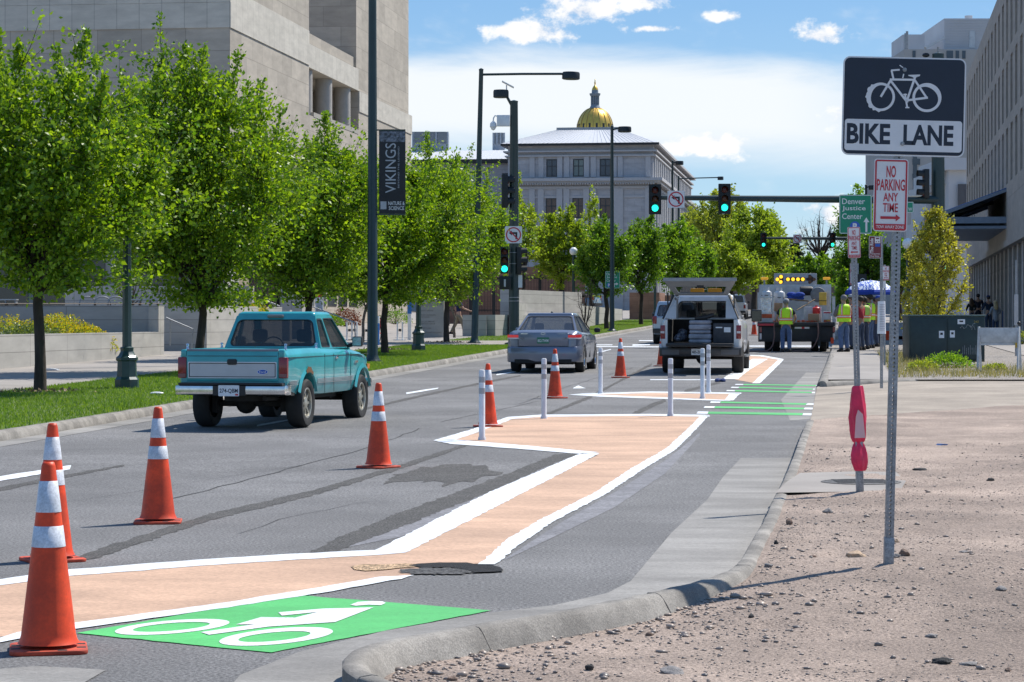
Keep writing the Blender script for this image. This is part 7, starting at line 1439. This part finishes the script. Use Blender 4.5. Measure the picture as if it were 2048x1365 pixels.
# ------------------------------------------------------------------ furniture on the right verge
cg = mat('cabinet green', (.022, .042, .040), .5, var=.2, vscale=3, stain=.3, stscale=2, world=False)
q = gp(1894, 724, .118); s = q.y / F; r = empty('utility_cabinet', q, 0, 'large dark green utility cabinet with stickers and graffiti on the gravel bed', 'utility cabinet'); w_ = 151 * s; h_ = 91 * s
MB().box(-w_ / 2, w_ / 2, 0, 1.1, -.1, h_).build('cabinet_body', cg, r, bevel=.015); MB().box(-w_ / 2 - .03, w_ / 2 + .03, -.04, 1.14, h_, h_ + .04).build('lid', mat('cabinet lid', (.075, .12, .115), .5, var=.2, vscale=3, world=False), r, bevel=.01)
for x0, x1 in ((-w_ / 2 + .04, -.02), (.02, w_ / 2 - .04)): MB().prism(rrect(x1 - x0, h_ - .14, .01), -.02, 0, Tm((x0 + x1) / 2, 0, h_ / 2)).build('door', cg, r, bevel=.004)
for x, z, a, b_ in ((-.15, h_ * .60, .14, .19), (.14, h_ * .61, .13, .19), (.38, h_ * .88, .2, .13)): MB().box(x - a / 2, x + a / 2, -.025, -.021, z - b_ / 2, z + b_ / 2).build('sticker', A['plate'], r); MB().box(x - a / 4, x + a / 4, -.0275, -.025, z - .01, z + b_ / 4).build('sticker_symbol', A['trim'], r)
mb = MB(); mb.tube([(.35 + .05 * k, -.024, h_ * .74 + .05 * math.sin(k * 1.9) + .012 * k) for k in range(9)], .006, 6); mb.tube([(.62, -.024, h_ * .8), (.66, -.024, h_ * .7), (.72, -.024, h_ * .8), (.75, -.024, h_ * .7)], .006, 6)
for k in range(8): mb.bar((.42 + .05 * k, -.023, h_ * .33 + .04 * math.sin(k * 2)), (.42 + .05 * k, -.023, h_ * .16), .012, .004)
mb.build('graffiti', mat('chalk scrawl', (.35, .36, .36), .9, var=.4, vscale=30, world=False), r); text('243', .12, .06, 'lettering', mat('stencil yellow', (.35, .26, .04), .6, world=False), r, .78, -.022, h_ * .88)
q = gp(1998, 744, .118); s = q.y / F; r = empty('barricade', q, 0, 'white wooden barricade standing right of the green cabinet', 'barricade'); bw_ = mat('barricade white', (.58, .58, .57), .7, var=.12, vscale=9, stain=.2, stscale=6, world=False)
MB().box(-40 * s, 40 * s, -.03, .0, 58 * s, 88 * s).build('board', bw_, r, bevel=.004); MB().box(-40 * s, 36 * s, -.02, .02, 53 * s, 57 * s).build('lower_rail', bw_, r)
for x in (-40, 40):
    for dx in (-7, 8): MB().bar((x * s + dx * s, .25 * (1 if dx > 0 else -1), 0), (x * s, 0, 90 * s), .05, .035).build('leg', bw_, r)
MB().ball((40 * s, 0, 97 * s), .045, 12, 8).build('knob', A['trim'], r); MB().box(32 * s, 38 * s, -.05, -.03, 48 * s, 58 * s).build('ribbon', MATS['yellow card'], r)
q = gp(1816, 683, .13); s = q.y / F; r = empty('cooler', q, .3, 'red cool box with white lid on the ground by the umbrella', 'cool box'); MB().box(-.17, .17, -.15, .15, 0, .32).build('box', MATS['red plastic can'], r, bevel=.02); MB().box(-.18, .18, -.16, .16, .32, .42).build('lid', A['plate'], r, bevel=.02); MB().tube([(-.19, 0, .25), (-.19, 0, .48), (.19, 0, .48), (.19, 0, .25)], .012, 8).build('handle', A['plate'], r)
q = gp(1778, 681, .13); MB_ = MB(); MB_.lathe([(.12, 0), (.155, .36), (.16, .37), (.145, .36), (.11, .03)], 24); o = MB_.build('bucket', MATS['cone orange']); o.location = q; tag(o, 'bright orange bucket on the ground beneath the umbrella', 'bucket')
r = empty('waste_bin', Vector((at(2018, 0, 118).x, 118, G(118) + .135)), 0, 'blue box shaped bin beside the arcade pillars', 'bin'); MB().box(-.3, .3, -.3, .3, 0, 1.0).build('bin_body', cloth('bin blue', (.02, .045, .12)), r, bevel=.03); MB().box(-.32, .32, -.32, .32, 1.0, 1.06).build('lid', A['trim'], r, bevel=.02)
r = empty('no_parking_sign', Vector((at(2032, 0, 70).x, 70, G(70) + .13)), 0, 'thin steel post with a narrow grey notice plate at the right edge of the view', 'street sign'); MB().box(-.025, .025, -.025, .025, 0, 2.8).build('post', A['galv'], r); MB().box(-.06, .06, -.04, -.03, .9, 1.8).build('sign_panel', mat('grey plate', (.40, .40, .40), .6, world=False), r)
# ------------------------------------------------------------------ furniture on the left
yl = mat('hydrant yellow', (.55, .33, .04), .5, var=.12, vscale=8, world=False)
q = gp(1031, 687, .13); r = empty('fire_hydrant', q, 0, 'yellow fire hydrant at the foot of the signal pole', 'hydrant'); MB().lathe([(.17, 0), (.17, .04), (.12, .06), (.115, .45), (.15, .47), (.15, .52), (.13, .54), (.12, .62), (.07, .70), (.03, .72), (.03, .77), (.002, .775)], 20).build('barrel', yl, r)
for a in (0, 1.57, 3.14): MB().lathe([(.06, .08), (.06, .17), (.05, .18), (.002, .185)], 14, Tm(0, 0, .36, rz=a) @ Tm(ry=R(90))).build('outlet_cap', yl, r)
bl = mat('kiosk blue', (.03, .16, .45), .4, var=.05, world=False); wm = MATS['white metal']
q = gp(753, 691, .125); s = q.y / F; r = empty('bike_share_kiosk', q, 0, 'blue payment kiosk between thick pole and fourth tree', 'kiosk'); MB().box(-5 * s, 5 * s, 0, .3, 0, 44 * s).build('kiosk_body', bl, r, bevel=.01); MB().box(-5.2 * s, 5.2 * s, 0, .3, 44.01 * s, 58 * s).build('screen_panel', wm, r, bevel=.01)
q = gp(819, 680, .125); s = q.y / F; r = empty('bike_share_sign', q, 0, 'white post sign with a blue panel left of the carved stone sign', 'sign'); MB().box(-.07, .07, -.04, .04, 0, 86 * s).build('post', wm, r); MB().box(-.085, .085, -.05, -.04, 52 * s, 76 * s).build('sign_panel', bl, r)
for i, (x, y, lb) in enumerate(((699, 681, 'left white bike dock behind the front of the teal pickup'), (709, 681, 'second white bike dock behind the teal pickup mirror'), (733, 682, 'white bike dock just left of the thick pole'), (800, 681, 'white bike dock between fourth tree and lamp post'))):
    q = gp(x, y, .125); r = empty('bike_dock', q, 0, lb, 'bike dock', 'white bike share docks'); mb = MB(); mb.tube([(-.10, 0, 0), (-.10, 0, .72), (.10, 0, .72), (.10, 0, 0)], .035, 8); mb.build('dock_frame', wm, r); MB().box(-.05, .05, -.05, .05, .35, .45).build('dock_lock', A['trim'], r); MB().box(-.25, .25, -.12, .12, 0, .03).build('base_plate', wm, r)
q = gp(764, 684, .125); r = empty('bicycle', q, R(80), 'dark bicycle with a red patch parked at the docks beside the fourth tree', 'bicycle')
for x in (-.5, .5):
    mb = MB(); mb.ring(circ(x, .34, .34, 28), circ(x, .34, .31, 28), -.015, .015); mb.build('wheel', A['tyre'], r)
mb = MB()
for a, c in (((-.5, .34), (-.1, .32)), ((-.1, .32), (.38, .80)), ((-.1, .32), (-.25, .88)), ((-.25, .78), (.36, .82)), ((.5, .34), (.34, .95)), ((-.5, .34), (-.25, .78))): mb.bar((a[0], 0, a[1]), (c[0], 0, c[1]), .035)
mb.build('bike_frame', A['sred'], r); mb = MB(); mb.box(-.36, -.14, -.06, .06, .88, .93); mb.build('saddle', A['trim'], r, bevel=.02); MB().bar((.34, -.28, .98), (.34, .28, .98), .03).build('handlebar', A['trim'], r)
q = at(638, 622, 104); r = empty('information_totem', (q.x, 104, G(104) + .1), 0, 'red and white information totem behind the third tree trunk', 'totem'); MB().box(-.18, .18, 0, .12, 0, 2.2).build('panel', wm, r); MB().box(-.19, .19, -.01, .13, 1.9, 2.45).build('dark_head', tk, r); MB().box(-.185, .185, -.012, -.01, 1.72, 1.9).build('red_band', A['sred'], r); MB().box(-.13, .13, -.012, -.01, .9, 1.5).build('map', mat('map grey', (.3, .33, .38), .6, var=.4, vscale=15, world=False), r)
for i, (x, lb) in enumerate(((175, 'left steel bike hoop on the upper plaza'), (205, 'middle steel bike hoop on the upper plaza'), (232, 'right steel bike hoop on the upper plaza by the lamp post'))):
    q = at(x, 612, 84); r = empty('bike_hoop', (q.x, 84, q.z), .5, lb, 'bike rack', 'steel bike hoops'); MB().tube(smooth_path([Vector(v) for v in ((-.28, 0, -.3), (-.28, 0, .15), (-.12, 0, .30), (.12, 0, .30), (.28, 0, .15), (.28, 0, -.3))], .05), .022, 8).build('hoop', A['galv'], r)
for x, w_, lb in ((0, 70, 'long steel bench with open frame at the left edge of the upper plaza'), (290, 56, 'long steel bench with open frame right of the lamp post')):
    q = at(x, 612, 84); s = 84 / F; r = empty('plaza_bench', (q.x, 84, q.z), .0, lb, 'bench', 'steel benches of the plaza'); MB().box(-w_ / 2 * s, w_ / 2 * s, -.2, .2, 11 * s, 13.4 * s).build('seat', A['alu'], r)
    for k in (-1, -.4, .4, 1): MB().box(k * w_ * .46 * s - .02, k * w_ * .46 * s + .02, -.18, .18, -.3, 11 * s).build('leg', A['galv'], r)
sheet('upper_plaza', [[rl(cLs - 40, 72.2), rl(cLs - 13.1, 72.2), rl(cLs - 13.1, 112), rl(cLs - 40, 112)], [rl(cLs - 40, 44), rl(cLs - 14.2, 44), rl(cLs - 14.2, 72.19), rl(cLs - 40, 72.19)]], 1.35, A['concrete'])
q = gp(97, 741, .13); mb = MB(); mb.prism([(-.25, 0), (.25, 0), (.2, .03), (.05, .05), (-.15, .04)], -.15, .15); o = mb.build('plastic_sheet', mat('clear plastic', (.6, .62, .65), .2, var=.2, vscale=12, bump=1, bscale=15, world=False)); o.location = q; tag(o, 'crumpled clear plastic sheet on the pavement behind the first tree', 'litter')
q = gp(314, 789, .13); mb = MB(); mb.ball((0, 0, .02), .09, 12, 8, (1.4, .8, .3)); o = mb.build('paper_scrap', A['plate']); o.location = q; tag(o, 'pale paper scrap lying on the lawn beside the lamp post', 'litter')
# ------------------------------------------------------------------ trees and shrubs
A['bark'] = mat('bark', (.050, .038, .030), .95, var=.35, vscale=9, bump=1.0, bscale=18, world=False, stretch=(1, 1, .25)); A['barkl'] = mat('pale bark', (.16, .12, .09), .95, var=.3, vscale=9, bump=.8, bscale=18, world=False)
LM = {'green': leaf_mat('street tree leaf', (.055, .15, .009), (.29, .41, .025), .5), 'yellow': leaf_mat('yellow green leaf', (.16, .25, .018), (.33, .41, .05), .5), 'fresh': leaf_mat('fresh green leaf', (.09, .21, .015), (.24, .37, .035), .5),
      'gold': leaf_mat('gold green leaf', (.25, .25, .03), (.46, .43, .08), .5), 'dark': leaf_mat('conifer needle', (.010, .024, .012), (.03, .05, .02), .15), 'mid': leaf_mat('mid green leaf', (.065, .165, .015), (.19, .31, .03), .48),
      'flower': leaf_mat('yellow blossom', (.60, .42, .01), (.80, .60, .02), .3), 'sage': leaf_mat('sage green leaf', (.09, .14, .04), (.18, .24, .07), .3), 'red': leaf_mat('red brown leaf', (.10, .02, .012), (.20, .05, .02), .3), 'moss': leaf_mat('olive leaf', (.20, .25, .03), (.36, .40, .07), .48)}
def leaves(name, P, D, size, m, parent, g, droop=.25):
    """one mesh of single leaves at points P, pointing roughly along D"""
    n = len(P); d = D + g.normal(0, .75, (n, 3)); d[:, 2] -= droop; d /= np.linalg.norm(d, axis=1, keepdims=True) + 1e-9
    u = g.normal(0, 1, (n, 3)); u[:, 2] *= .5; w = np.cross(d, u); w /= np.linalg.norm(w, axis=1, keepdims=True) + 1e-9
    l = size * g.uniform(.7, 1.35, (n, 1)); ww = l * .31
    nrm = np.cross(w, d); mid = P + d * l * .45 - nrm * l * .10
    V = np.stack([P, mid + w * ww, P + d * l, mid - w * ww], 1).reshape(-1, 3)
    return hmesh(name, V, np.arange(4 * n).reshape(-1, 4), m, parent)
def env(t, kind):
    if kind == 'cone': return max(.03, (1 - t)) ** .85 * (.45 + .55 * min(1, t / .12))
    if kind == 'column': return min(1, .45 + t / .25) * (1 - max(0, (t - .55) / .45) ** 1.6 * .9)
    c = .36
    return math.sqrt(max(0, 1 - ((t - c) / (1 - c)) ** 2)) * .97 + .03 if t > c else .50 + .50 * math.sin(t / c * math.pi / 2)
def tree(name, label, loc, H, hb, Rr, seed, leaf='green', nt=420, per=34, lsize=.085, kind='oval', nl=12, spire=.7, tr=.10, bark=None, group=None, trunk_n=12, cl=.13, lean=0.0, cat='tree'):
    g = np.random.default_rng(seed); r = empty(name, loc, g.uniform(0, 6.28), label, cat, group); bark = bark or A['bark']
    TB = MB(); limbs = []
    top = hb + (H - hb) * (.97 if kind != 'oval' else .55)
    tp = [Vector((0, 0, -.1))] + [Vector((g.normal(0, .018) * k + lean * k * .1, g.normal(0, .018) * k, hb * 1.1 * k / 4)) for k in range(1, 5)]
    TB.tube(tp, [tr * 1.25, tr * 1.0, tr * .93, tr * .88, tr * .8], trunk_n)
    o = tp[-1]; n = 7
    lead = [o + Vector((g.normal(0, .05) * k, g.normal(0, .05) * k, (top - o.z) * k / n)) for k in range(n + 1)]; TB.tube(lead, [tr * .78 * (1 - .85 * k / n) for k in range(n + 1)], 8); limbs.append(lead)
    for i in range(nl):
        a = i * 2.4 + g.uniform(-.4, .4); f = g.uniform(.12, .92) ** .7; rt = Rr * f * .80
        if kind == 'oval': z1 = hb + (H - hb) * (1 - .62 * f ** 1.8) * g.uniform(.84, .96) + spire * g.uniform(-.1, 1) ** 2; z0 = hb * g.uniform(.86, 1.35); s0 = o if z0 > o.z else tp[3].lerp(tp[4], .6)
        else:
            t = g.uniform(.05, .9); z0 = hb + (H - hb) * t; s0 = lead[min(n, max(0, int((z0 - o.z) / max(.1, top - o.z) * n)))]; rt = Rr * env(t, kind) * g.uniform(.6, 1); z1 = s0.z + (rt * (.15 if kind == 'cone' else 1.6))
        s0 = Vector((s0.x, s0.y, min(max(z0, hb * .8), s0.z + .4))); e = Vector((rt * math.cos(a), rt * math.sin(a), min(z1, H + spire * .5))); c = s0.lerp(e, .45) + Vector((math.cos(a), math.sin(a), -.12)) * rt * .28
        m = 8; pts = []
        for k in range(m + 1):
            t = k / m; q = s0 * (1 - t) ** 2 + c * 2 * t * (1 - t) + e * t * t; pts.append(q + Vector(g.normal(0, .03, 3)) * (1 if 0 < k else 0) * min(1.5, H / 7))
        r0 = tr * g.uniform(.42, .64); TB.tube(pts, [r0 * (1 - .9 * (k / m) ** .8) + .004 for k in range(m + 1)], 6); limbs.append(pts)
    LP = [(p, j) for L_ in limbs for j, p in enumerate(L_)]; LA = np.array([p[0][:] for p in LP]); P, D = [], []
    for L_ in limbs:
        for k in range(int(per * 1.6)):
            t = g.uniform(.55, 1) * (len(L_) - 1); j = min(len(L_) - 2, int(t)); q = L_[j].lerp(L_[j + 1], t - j); P.append(np.array(q[:]) + g.normal(0, .07 * min(2, H / 7), 3)); D.append(np.array((L_[j + 1] - L_[j]).normalized()[:]))
    sd = g.uniform(0, 99)
    if kind == 'oval' and leaf:
        for L_ in limbs:                                        # upright leading shoots that break the outline
            for q in range(2):
                e = L_[-1 - q]; v = (L_[-1] - L_[-2]).normalized() * .5 + Vector((g.normal(0, .25), g.normal(0, .25), 1)); v = v.normalized() * spire * g.uniform(.25, 1.0) * H / 7
                TB.tube([e, e + v * .5, e + v], [.010, .006, .003], 4, caps=False); k = int(per * 3.0 * g.uniform(.6, 1.3)); s = g.uniform(0, 1, k)[:, None]
                P.append(np.array(e[:]) + np.array(v[:]) * s + g.normal(0, .085 * H / 7, (k, 3)) * (1.15 - .6 * s)); D.append(np.repeat(np.array(v.normalized()[:])[None], k, 0))
    for i in range(nt):
        if kind == 'oval' and i % 5:
            L_ = limbs[g.integers(0, len(limbs))]; u = g.uniform(.32, 1.0); jj = u * (len(L_) - 1); j = min(len(L_) - 2, int(jj)); q0 = L_[j].lerp(L_[j + 1], jj - j); o_ = Vector((q0.x, q0.y, 0)); o_ = o_.normalized() if o_.length > .05 else Vector((g.normal(), g.normal(), 0)).normalized()
            sg = Rr * (.30 - .14 * u); p = np.array((q0 + o_ * abs(g.normal(0, sg)) * .8)[:]) + g.normal(0, sg, 3) * np.array([1, 1, .8]) + np.array([0, 0, .12 * H / 7])
            if p[2] < hb * .9: p[2] = hb * .9 + g.uniform(0, .4)
        else:
            t = g.uniform(0, 1) ** .85; a = g.uniform(0, 6.283); rr = Rr * env(t, kind) * (1 + .55 * mnoise.noise(Vector((math.cos(a) * 1.6 + sd, math.sin(a) * 1.6, t * 4.0)))) * g.uniform(.08, 1) ** .5
            p = np.array([rr * math.cos(a), rr * math.sin(a), hb * .97 + (H - hb) * t + g.normal(0, .05)])
        dd = LA - p; dist = np.linalg.norm(dd * np.array([1, 1, .7]), axis=1) + np.where(dd[:, 2] > -.1, 1.5, 0); q = LA[int(np.argmin(dist))]
        v = p - q; l = np.linalg.norm(v)
        if l > Rr * .95: continue
        mid = q + v * .5 + np.array([0, 0, -.06 * l])
        TB.tube([Vector(q), Vector(mid), Vector(p)], [max(.006, .012 * H / 7), .006 * max(1, H / 9), .003 * max(1, H / 9)], 4, caps=False)
        k = max(4, int(per * (.5 + .5 * min(1, l / (.3 * Rr))) * g.uniform(.6, 1.4))); s = g.uniform(.2, 1.08, k)[:, None]; base = np.where(s < .5, q + (mid - q) * s * 2, mid + (p - mid) * (s - .5) * 2)
        P.append(base + g.normal(0, cl * H / 7, (k, 3)) * (.5 + s * .5)); D.append(np.repeat((v / (l + 1e-6))[None], k, 0))
    TB.build('trunk', bark, r, angle=70)
    P = np.concatenate([np.atleast_2d(x) for x in P]); D = np.concatenate([np.atleast_2d(x) for x in D])
    if leaf: leaves('crown', P, D, lsize, LM[leaf], r, g)
    return r
ct = -14.8
def rowloc(px):
    k = (px - CX) / F; y = ct / (k - RD); return Vector((ct + RD * y, y, G(y) + .12))
TG = 'street trees on the lawn strip'
for px, topy, hb, Rr, sd, nt, per, lb in ((80, 50, 1.95, 2.6, 11, 980, 50, 'leafy green street tree at the left edge, nearest of the row'), (398, 36, 1.65, 2.85, 23, 1150, 52, 'tall green street tree behind the teal pickup with high upright spires'),
                                          (615, 215, 1.75, 2.85, 31, 1000, 50, 'green street tree whose trunk shows above the teal pickup cab'), (770, 262, 1.7, 3.5, 48, 1300, 52, 'green street tree just right of the thick banner pole'), (893, 278, 1.75, 2.9, 59, 1000, 48, 'green street tree before the signal pole, last of the dense row')):
    p = rowloc(px)
    if px == 770: p = Vector(((px - CX) * 73.6 / F, 73.6, G(73.6) + .12))
    H = EYE + (HY - topy) * p.y / F - p.z
    tree('street_tree', lb, p, H * .86, hb, Rr, sd, 'green', nt, per, .098, tr=.105, group=TG, nl=22, spire=1.4)
def bgtree(px, d, topy, w_, sd, leaf, lb, hb=2.0, kind='oval', nt=380, per=34, ls=.2, nl=10, tr=.12, h0=None, **k):
    s = d / F; z = G(d) + .05 if h0 is None else h0; H = EYE + (HY - topy) * s - z
    return tree(k.pop('name', 'tree'), lb, Vector(((px - CX) * s, d, z)), H * .97, hb, w_ * s / 2 * 1.12, sd, leaf, nt, per, ls, kind, nl, tr=tr, cl=k.pop('cl', .10), **k)
bgtree(1046, 132, 372, 74, 3, 'yellow', 'sparse yellow green tree behind the left signal pole', 1.6, nt=110, per=15, ls=.15, tr=.09, spire=1.0, h0=2.2)
bgtree(1122, 134, 412, 120, 4, 'yellow', 'full yellow green tree behind the white globe lamp', 1.5, nt=460, per=32, ls=.15, h0=2.0)
bgtree(1182, 150, 395, 70, 5, 'yellow', 'thin yellow green tree in front of the city building windows', 2.0, nt=120, per=16, ls=.16, spire=1.2)
bgtree(1214, 127, 440, 118, 6, 'mid', 'green tree behind the small green parking sign', 2.0, nt=460, per=34, ls=.14)
bgtree(1282, 146, 432, 112, 7, 'mid', 'green tree with a dark trunk left of the jeep', 2.2, nt=460, per=34, ls=.15)
bgtree(1352, 164, 438, 112, 8, 'fresh', 'bright green tree above the white pickup roof', 2.2, nt=460, per=34, ls=.17)
bgtree(1398, 178, 470, 70, 9, 'mid', 'low green tree right of the white pickup lid', 2.0, nt=180, per=26, ls=.18)
tree('sapling', 'thin bare sapling on the lawn behind the sedan', gp(1176, 688, .12), 2.6, .7, .55, 15, None, 60, 4, .05, 'oval', 9, .3, .028)
bgtree(1440, 240, 372, 170, 12, 'moss', 'big yellow olive tree in front of the classical building side', 5, nt=420, per=20, ls=.26, tr=.3, nl=20)
bgtree(1508, 215, 402, 140, 13, 'yellow', 'big bright yellow green tree over the street ahead', 3.5, nt=600, per=36, ls=.26, tr=.25, nl=14)
bgtree(1462, 190, 480, 120, 14, 'yellow', 'lower yellow green tree beside the far pickup', 2.2, nt=460, per=34, ls=.2, tr=.16)
bgtree(1400, 262, 400, 100, 16, 'moss', 'olive green tree close to the far end of the classical building', 4, nt=260, per=26, ls=.28, tr=.25)
bgtree(1590, 330, 478, 74, 17, 'dark', 'dark conifer at the end of the street', 1.0, 'cone', 420, 30, .45, 26, .28)
bgtree(1640, 345, 418, 104, 18, None, 'tall bare branched tree against the clouds', 7, nt=420, per=4, ls=.2, nl=22, tr=.32, spire=2.0)
bgtree(1668, 336, 512, 120, 19, 'dark', 'dark round evergreen mass right of the conifer', 1.5, 'oval', 300, 30, .42, 12, .3)
bgtree(1622, 270, 506, 100, 20, 'mid', 'mid green tree below the far amber signal', 2.5, nt=300, per=30, ls=.30, tr=.2)
bgtree(1566, 300, 520, 70, 21, 'moss', 'small olive tree left of the arrow board', 2.0, nt=200, per=26, ls=.34, tr=.2)
bgtree(1688, 128, 536, 62, 22, 'fresh', 'small conical green tree right of the arrow board', .8, 'cone', 220, 26, .13, 18, .07)
bgtree(1738, 150, 462, 118, 25, 'mid', 'broad green tree behind the no parking signs', 2.5, nt=480, per=34, ls=.16, tr=.16)
bgtree(1800, 168, 470, 90, 26, 'mid', 'green tree behind the thick signal mast', 2.2, nt=240, per=28, ls=.18, tr=.15)
bgtree(1718, 190, 368, 84, 27, 'fresh', 'tall tree whose top peeps over the mast arm', 4, nt=260, per=28, ls=.2, tr=.2)
bgtree(1530, 400, 470, 190, 28, 'moss', 'far wide olive tree behind the street end', 3, nt=360, per=28, ls=.5, tr=.4)
bgtree(1700, 420, 500, 210, 29, 'dark', 'far dark tree mass closing the street', 2, nt=320, per=28, ls=.6, tr=.4)
q = Vector((at(1876, 0, 74).x, 74, G(74) + .1)); tree('young_tree', 'slender young tree with small yellow leaves behind the green cabinet', q, 4.45, .5, .95, 33, 'gold', 520, 26, .078, 'column', 26, .25, .05, A['bark'], cl=.08)
q = Vector((at(1832, 0, 78).x, 78, G(78) + .1)); tree('young_tree', 'thinner young tree with yellow leaves left of the first one', q, 3.7, .5, .46, 34, 'gold', 240, 22, .075, 'column', 16, .2, .035, A['bark'], cl=.08)
tree('young_tree', 'pale young tree behind the ornate lamp post on the plaza', Vector((at(262, 0, 86).x, 86, 1.3)), 2.9, .8, 1.1, 35, 'fresh', 90, 10, .075, 'oval', 12, .2, .04, A['barkl'])
tree('young_tree', 'small leaning tree with pale bark in front of the plaza wall', gp(725, 685, .12), 2.8, 1.3, .9, 36, 'green', 120, 18, .08, 'oval', 8, .2, .06, A['barkl'], lean=.6)
tree('young_tree', 'young tree with pale bark close to the walking man', gp(909, 676, .12), 3.2, 1.5, .8, 37, 'green', 110, 18, .08, 'oval', 8, .2, .05, A['barkl'])
for i, (px, py, lb) in enumerate(((1218, 672, 'sapling'),)): pass
def bush(name, label, loc, rx, ry, h, n, leaf, seed, ls=.07, tip=None, group=None):
    g = np.random.default_rng(seed); r = empty(name, loc, 0, label, 'shrub', group); a = g.uniform(0, 6.283, n); c = g.uniform(0, 1, n); rr = g.uniform(.45, 1.0, n) ** .6
    rr *= 1 + .22 * np.array([mnoise.noise(Vector((math.cos(x) * 2, math.sin(x) * 2, y * 2 + seed))) for x, y in zip(a, c)])
    sn = np.sqrt(1 - c ** 2); D = np.stack([sn * np.cos(a), sn * np.sin(a), c], 1); P = D * rr[:, None] * np.array([rx, ry, h]); leaves('foliage', P, D, ls, LM[leaf], r, g, 0)
    TB = MB()
    for k in range(24):
        j = g.integers(0, n); TB.tube([Vector((P[j][0] * .1, P[j][1] * .1, -.05)), Vector(P[j] * .95)], [.012, .004], 5)
    TB.build('stems', A['barkl'], r)
    if tip:
        m = rr > .80; P2 = P[m] * 1.04; leaves('blossom', P2, D[m], ls * .8, LM[tip], r, g, 0)
    return r
for px, py, d, rx, h, lf, tp_, n, lb in ((60, 655, 63, .95, .80, 'sage', None, 3400, 'rounded sage green shrub in the planter left of the first trunk'), (10, 640, 67, 1.5, 1.0, 'moss', 'flower', 3000, 'yellow flowering shrub at the left edge of the planter'), (112, 640, 68, 1.1, 1.0, 'moss', 'flower', 3600, 'yellow flowering shrub between sage shrub and lamp post'), (170, 645, 67, .85, .75, 'moss', 'flower', 2800, 'low yellow flowering shrub beside the planter wall end'),
                                    (500, 612, 84, .75, .55, 'moss', 'flower', 2200, 'yellow flowering shrub on the wall above the teal pickup roof'), (455, 612, 86, .6, .40, 'sage', None, 1200, 'small pale shrub on the wall behind the teal pickup'), (690, 628, 104, .75, .75, 'red', None, 1600, 'red brown shrub behind the thick pole'), (668, 628, 103, .45, .5, 'fresh', None, 900, 'small bright green shrub beside the red brown one'), (552, 618, 95, .5, .6, 'red', None, 900, 'small red brown shrub beside the concrete pillar'), (790, 640, 112, .8, .7, 'mid', None, 1100, 'dark green shrub behind the docks left of the stone sign')):
    q = at(px, py, d); q.z = {63: .72, 67: .72, 68: .72, 84: 1.62, 86: 1.62}.get(d, G(d) + .6); bush('shrub', lb, q, rx, rx * .8, h, n, lf, int(px + d), .065, tp_, 'planter shrubs')
for px, py, rx, h, lf, n, lb in ((1895, 736, .62, .38, 'fresh', 1500, 'bright green low shrub in front of the green cabinet'), (1845, 742, .40, .25, 'moss', 700, 'low olive weed clump at the left foot of the cabinet'), (1990, 741, .30, .16, 'moss', 420, 'dry weed clump under the white barricade'), (2044, 690, .3, .5, 'moss', 600, 'olive shrub at the right edge beyond the barricade')):
    bush('shrub', lb, gp(px, py, .118), rx, rx * .7, h, n, lf, int(px), .055, None, 'weeds and shrubs by the cabinet')
g_ = np.random.default_rng(77); P = []
for px in (80, 770, 893):
    c = rowloc(px); P.append(np.stack([c.x + g_.normal(0, .45, 260), c.y + g_.normal(0, .45, 260), np.full(260, c.z + .012)], 1))
P = np.concatenate(P); D = g_.normal(0, 1, P.shape); D[:, 2] *= .15; tag(leaves('wood_chips', P, D, .07, leaf_mat('wood chip', (.16, .09, .05), (.38, .26, .16), 0.0), None, g_, 0), 'scattered wood chips round the street tree trunks', None, None, 'stuff')
scene.cycles.max_bounces = 6; scene.cycles.transparent_max_bounces = 8; scene.cycles.diffuse_bounces = 3; scene.cycles.glossy_bounces = 3; scene.cycles.transmission_bounces = 4
w.cycles.sampling_method = 'MANUAL'; w.cycles.sample_map_resolution = 512
for o in COL.objects:
    if o.type == 'MESH' and o.parent is None and 'kind' not in o and 'label' not in o: print('UNTAGGED', o.name)
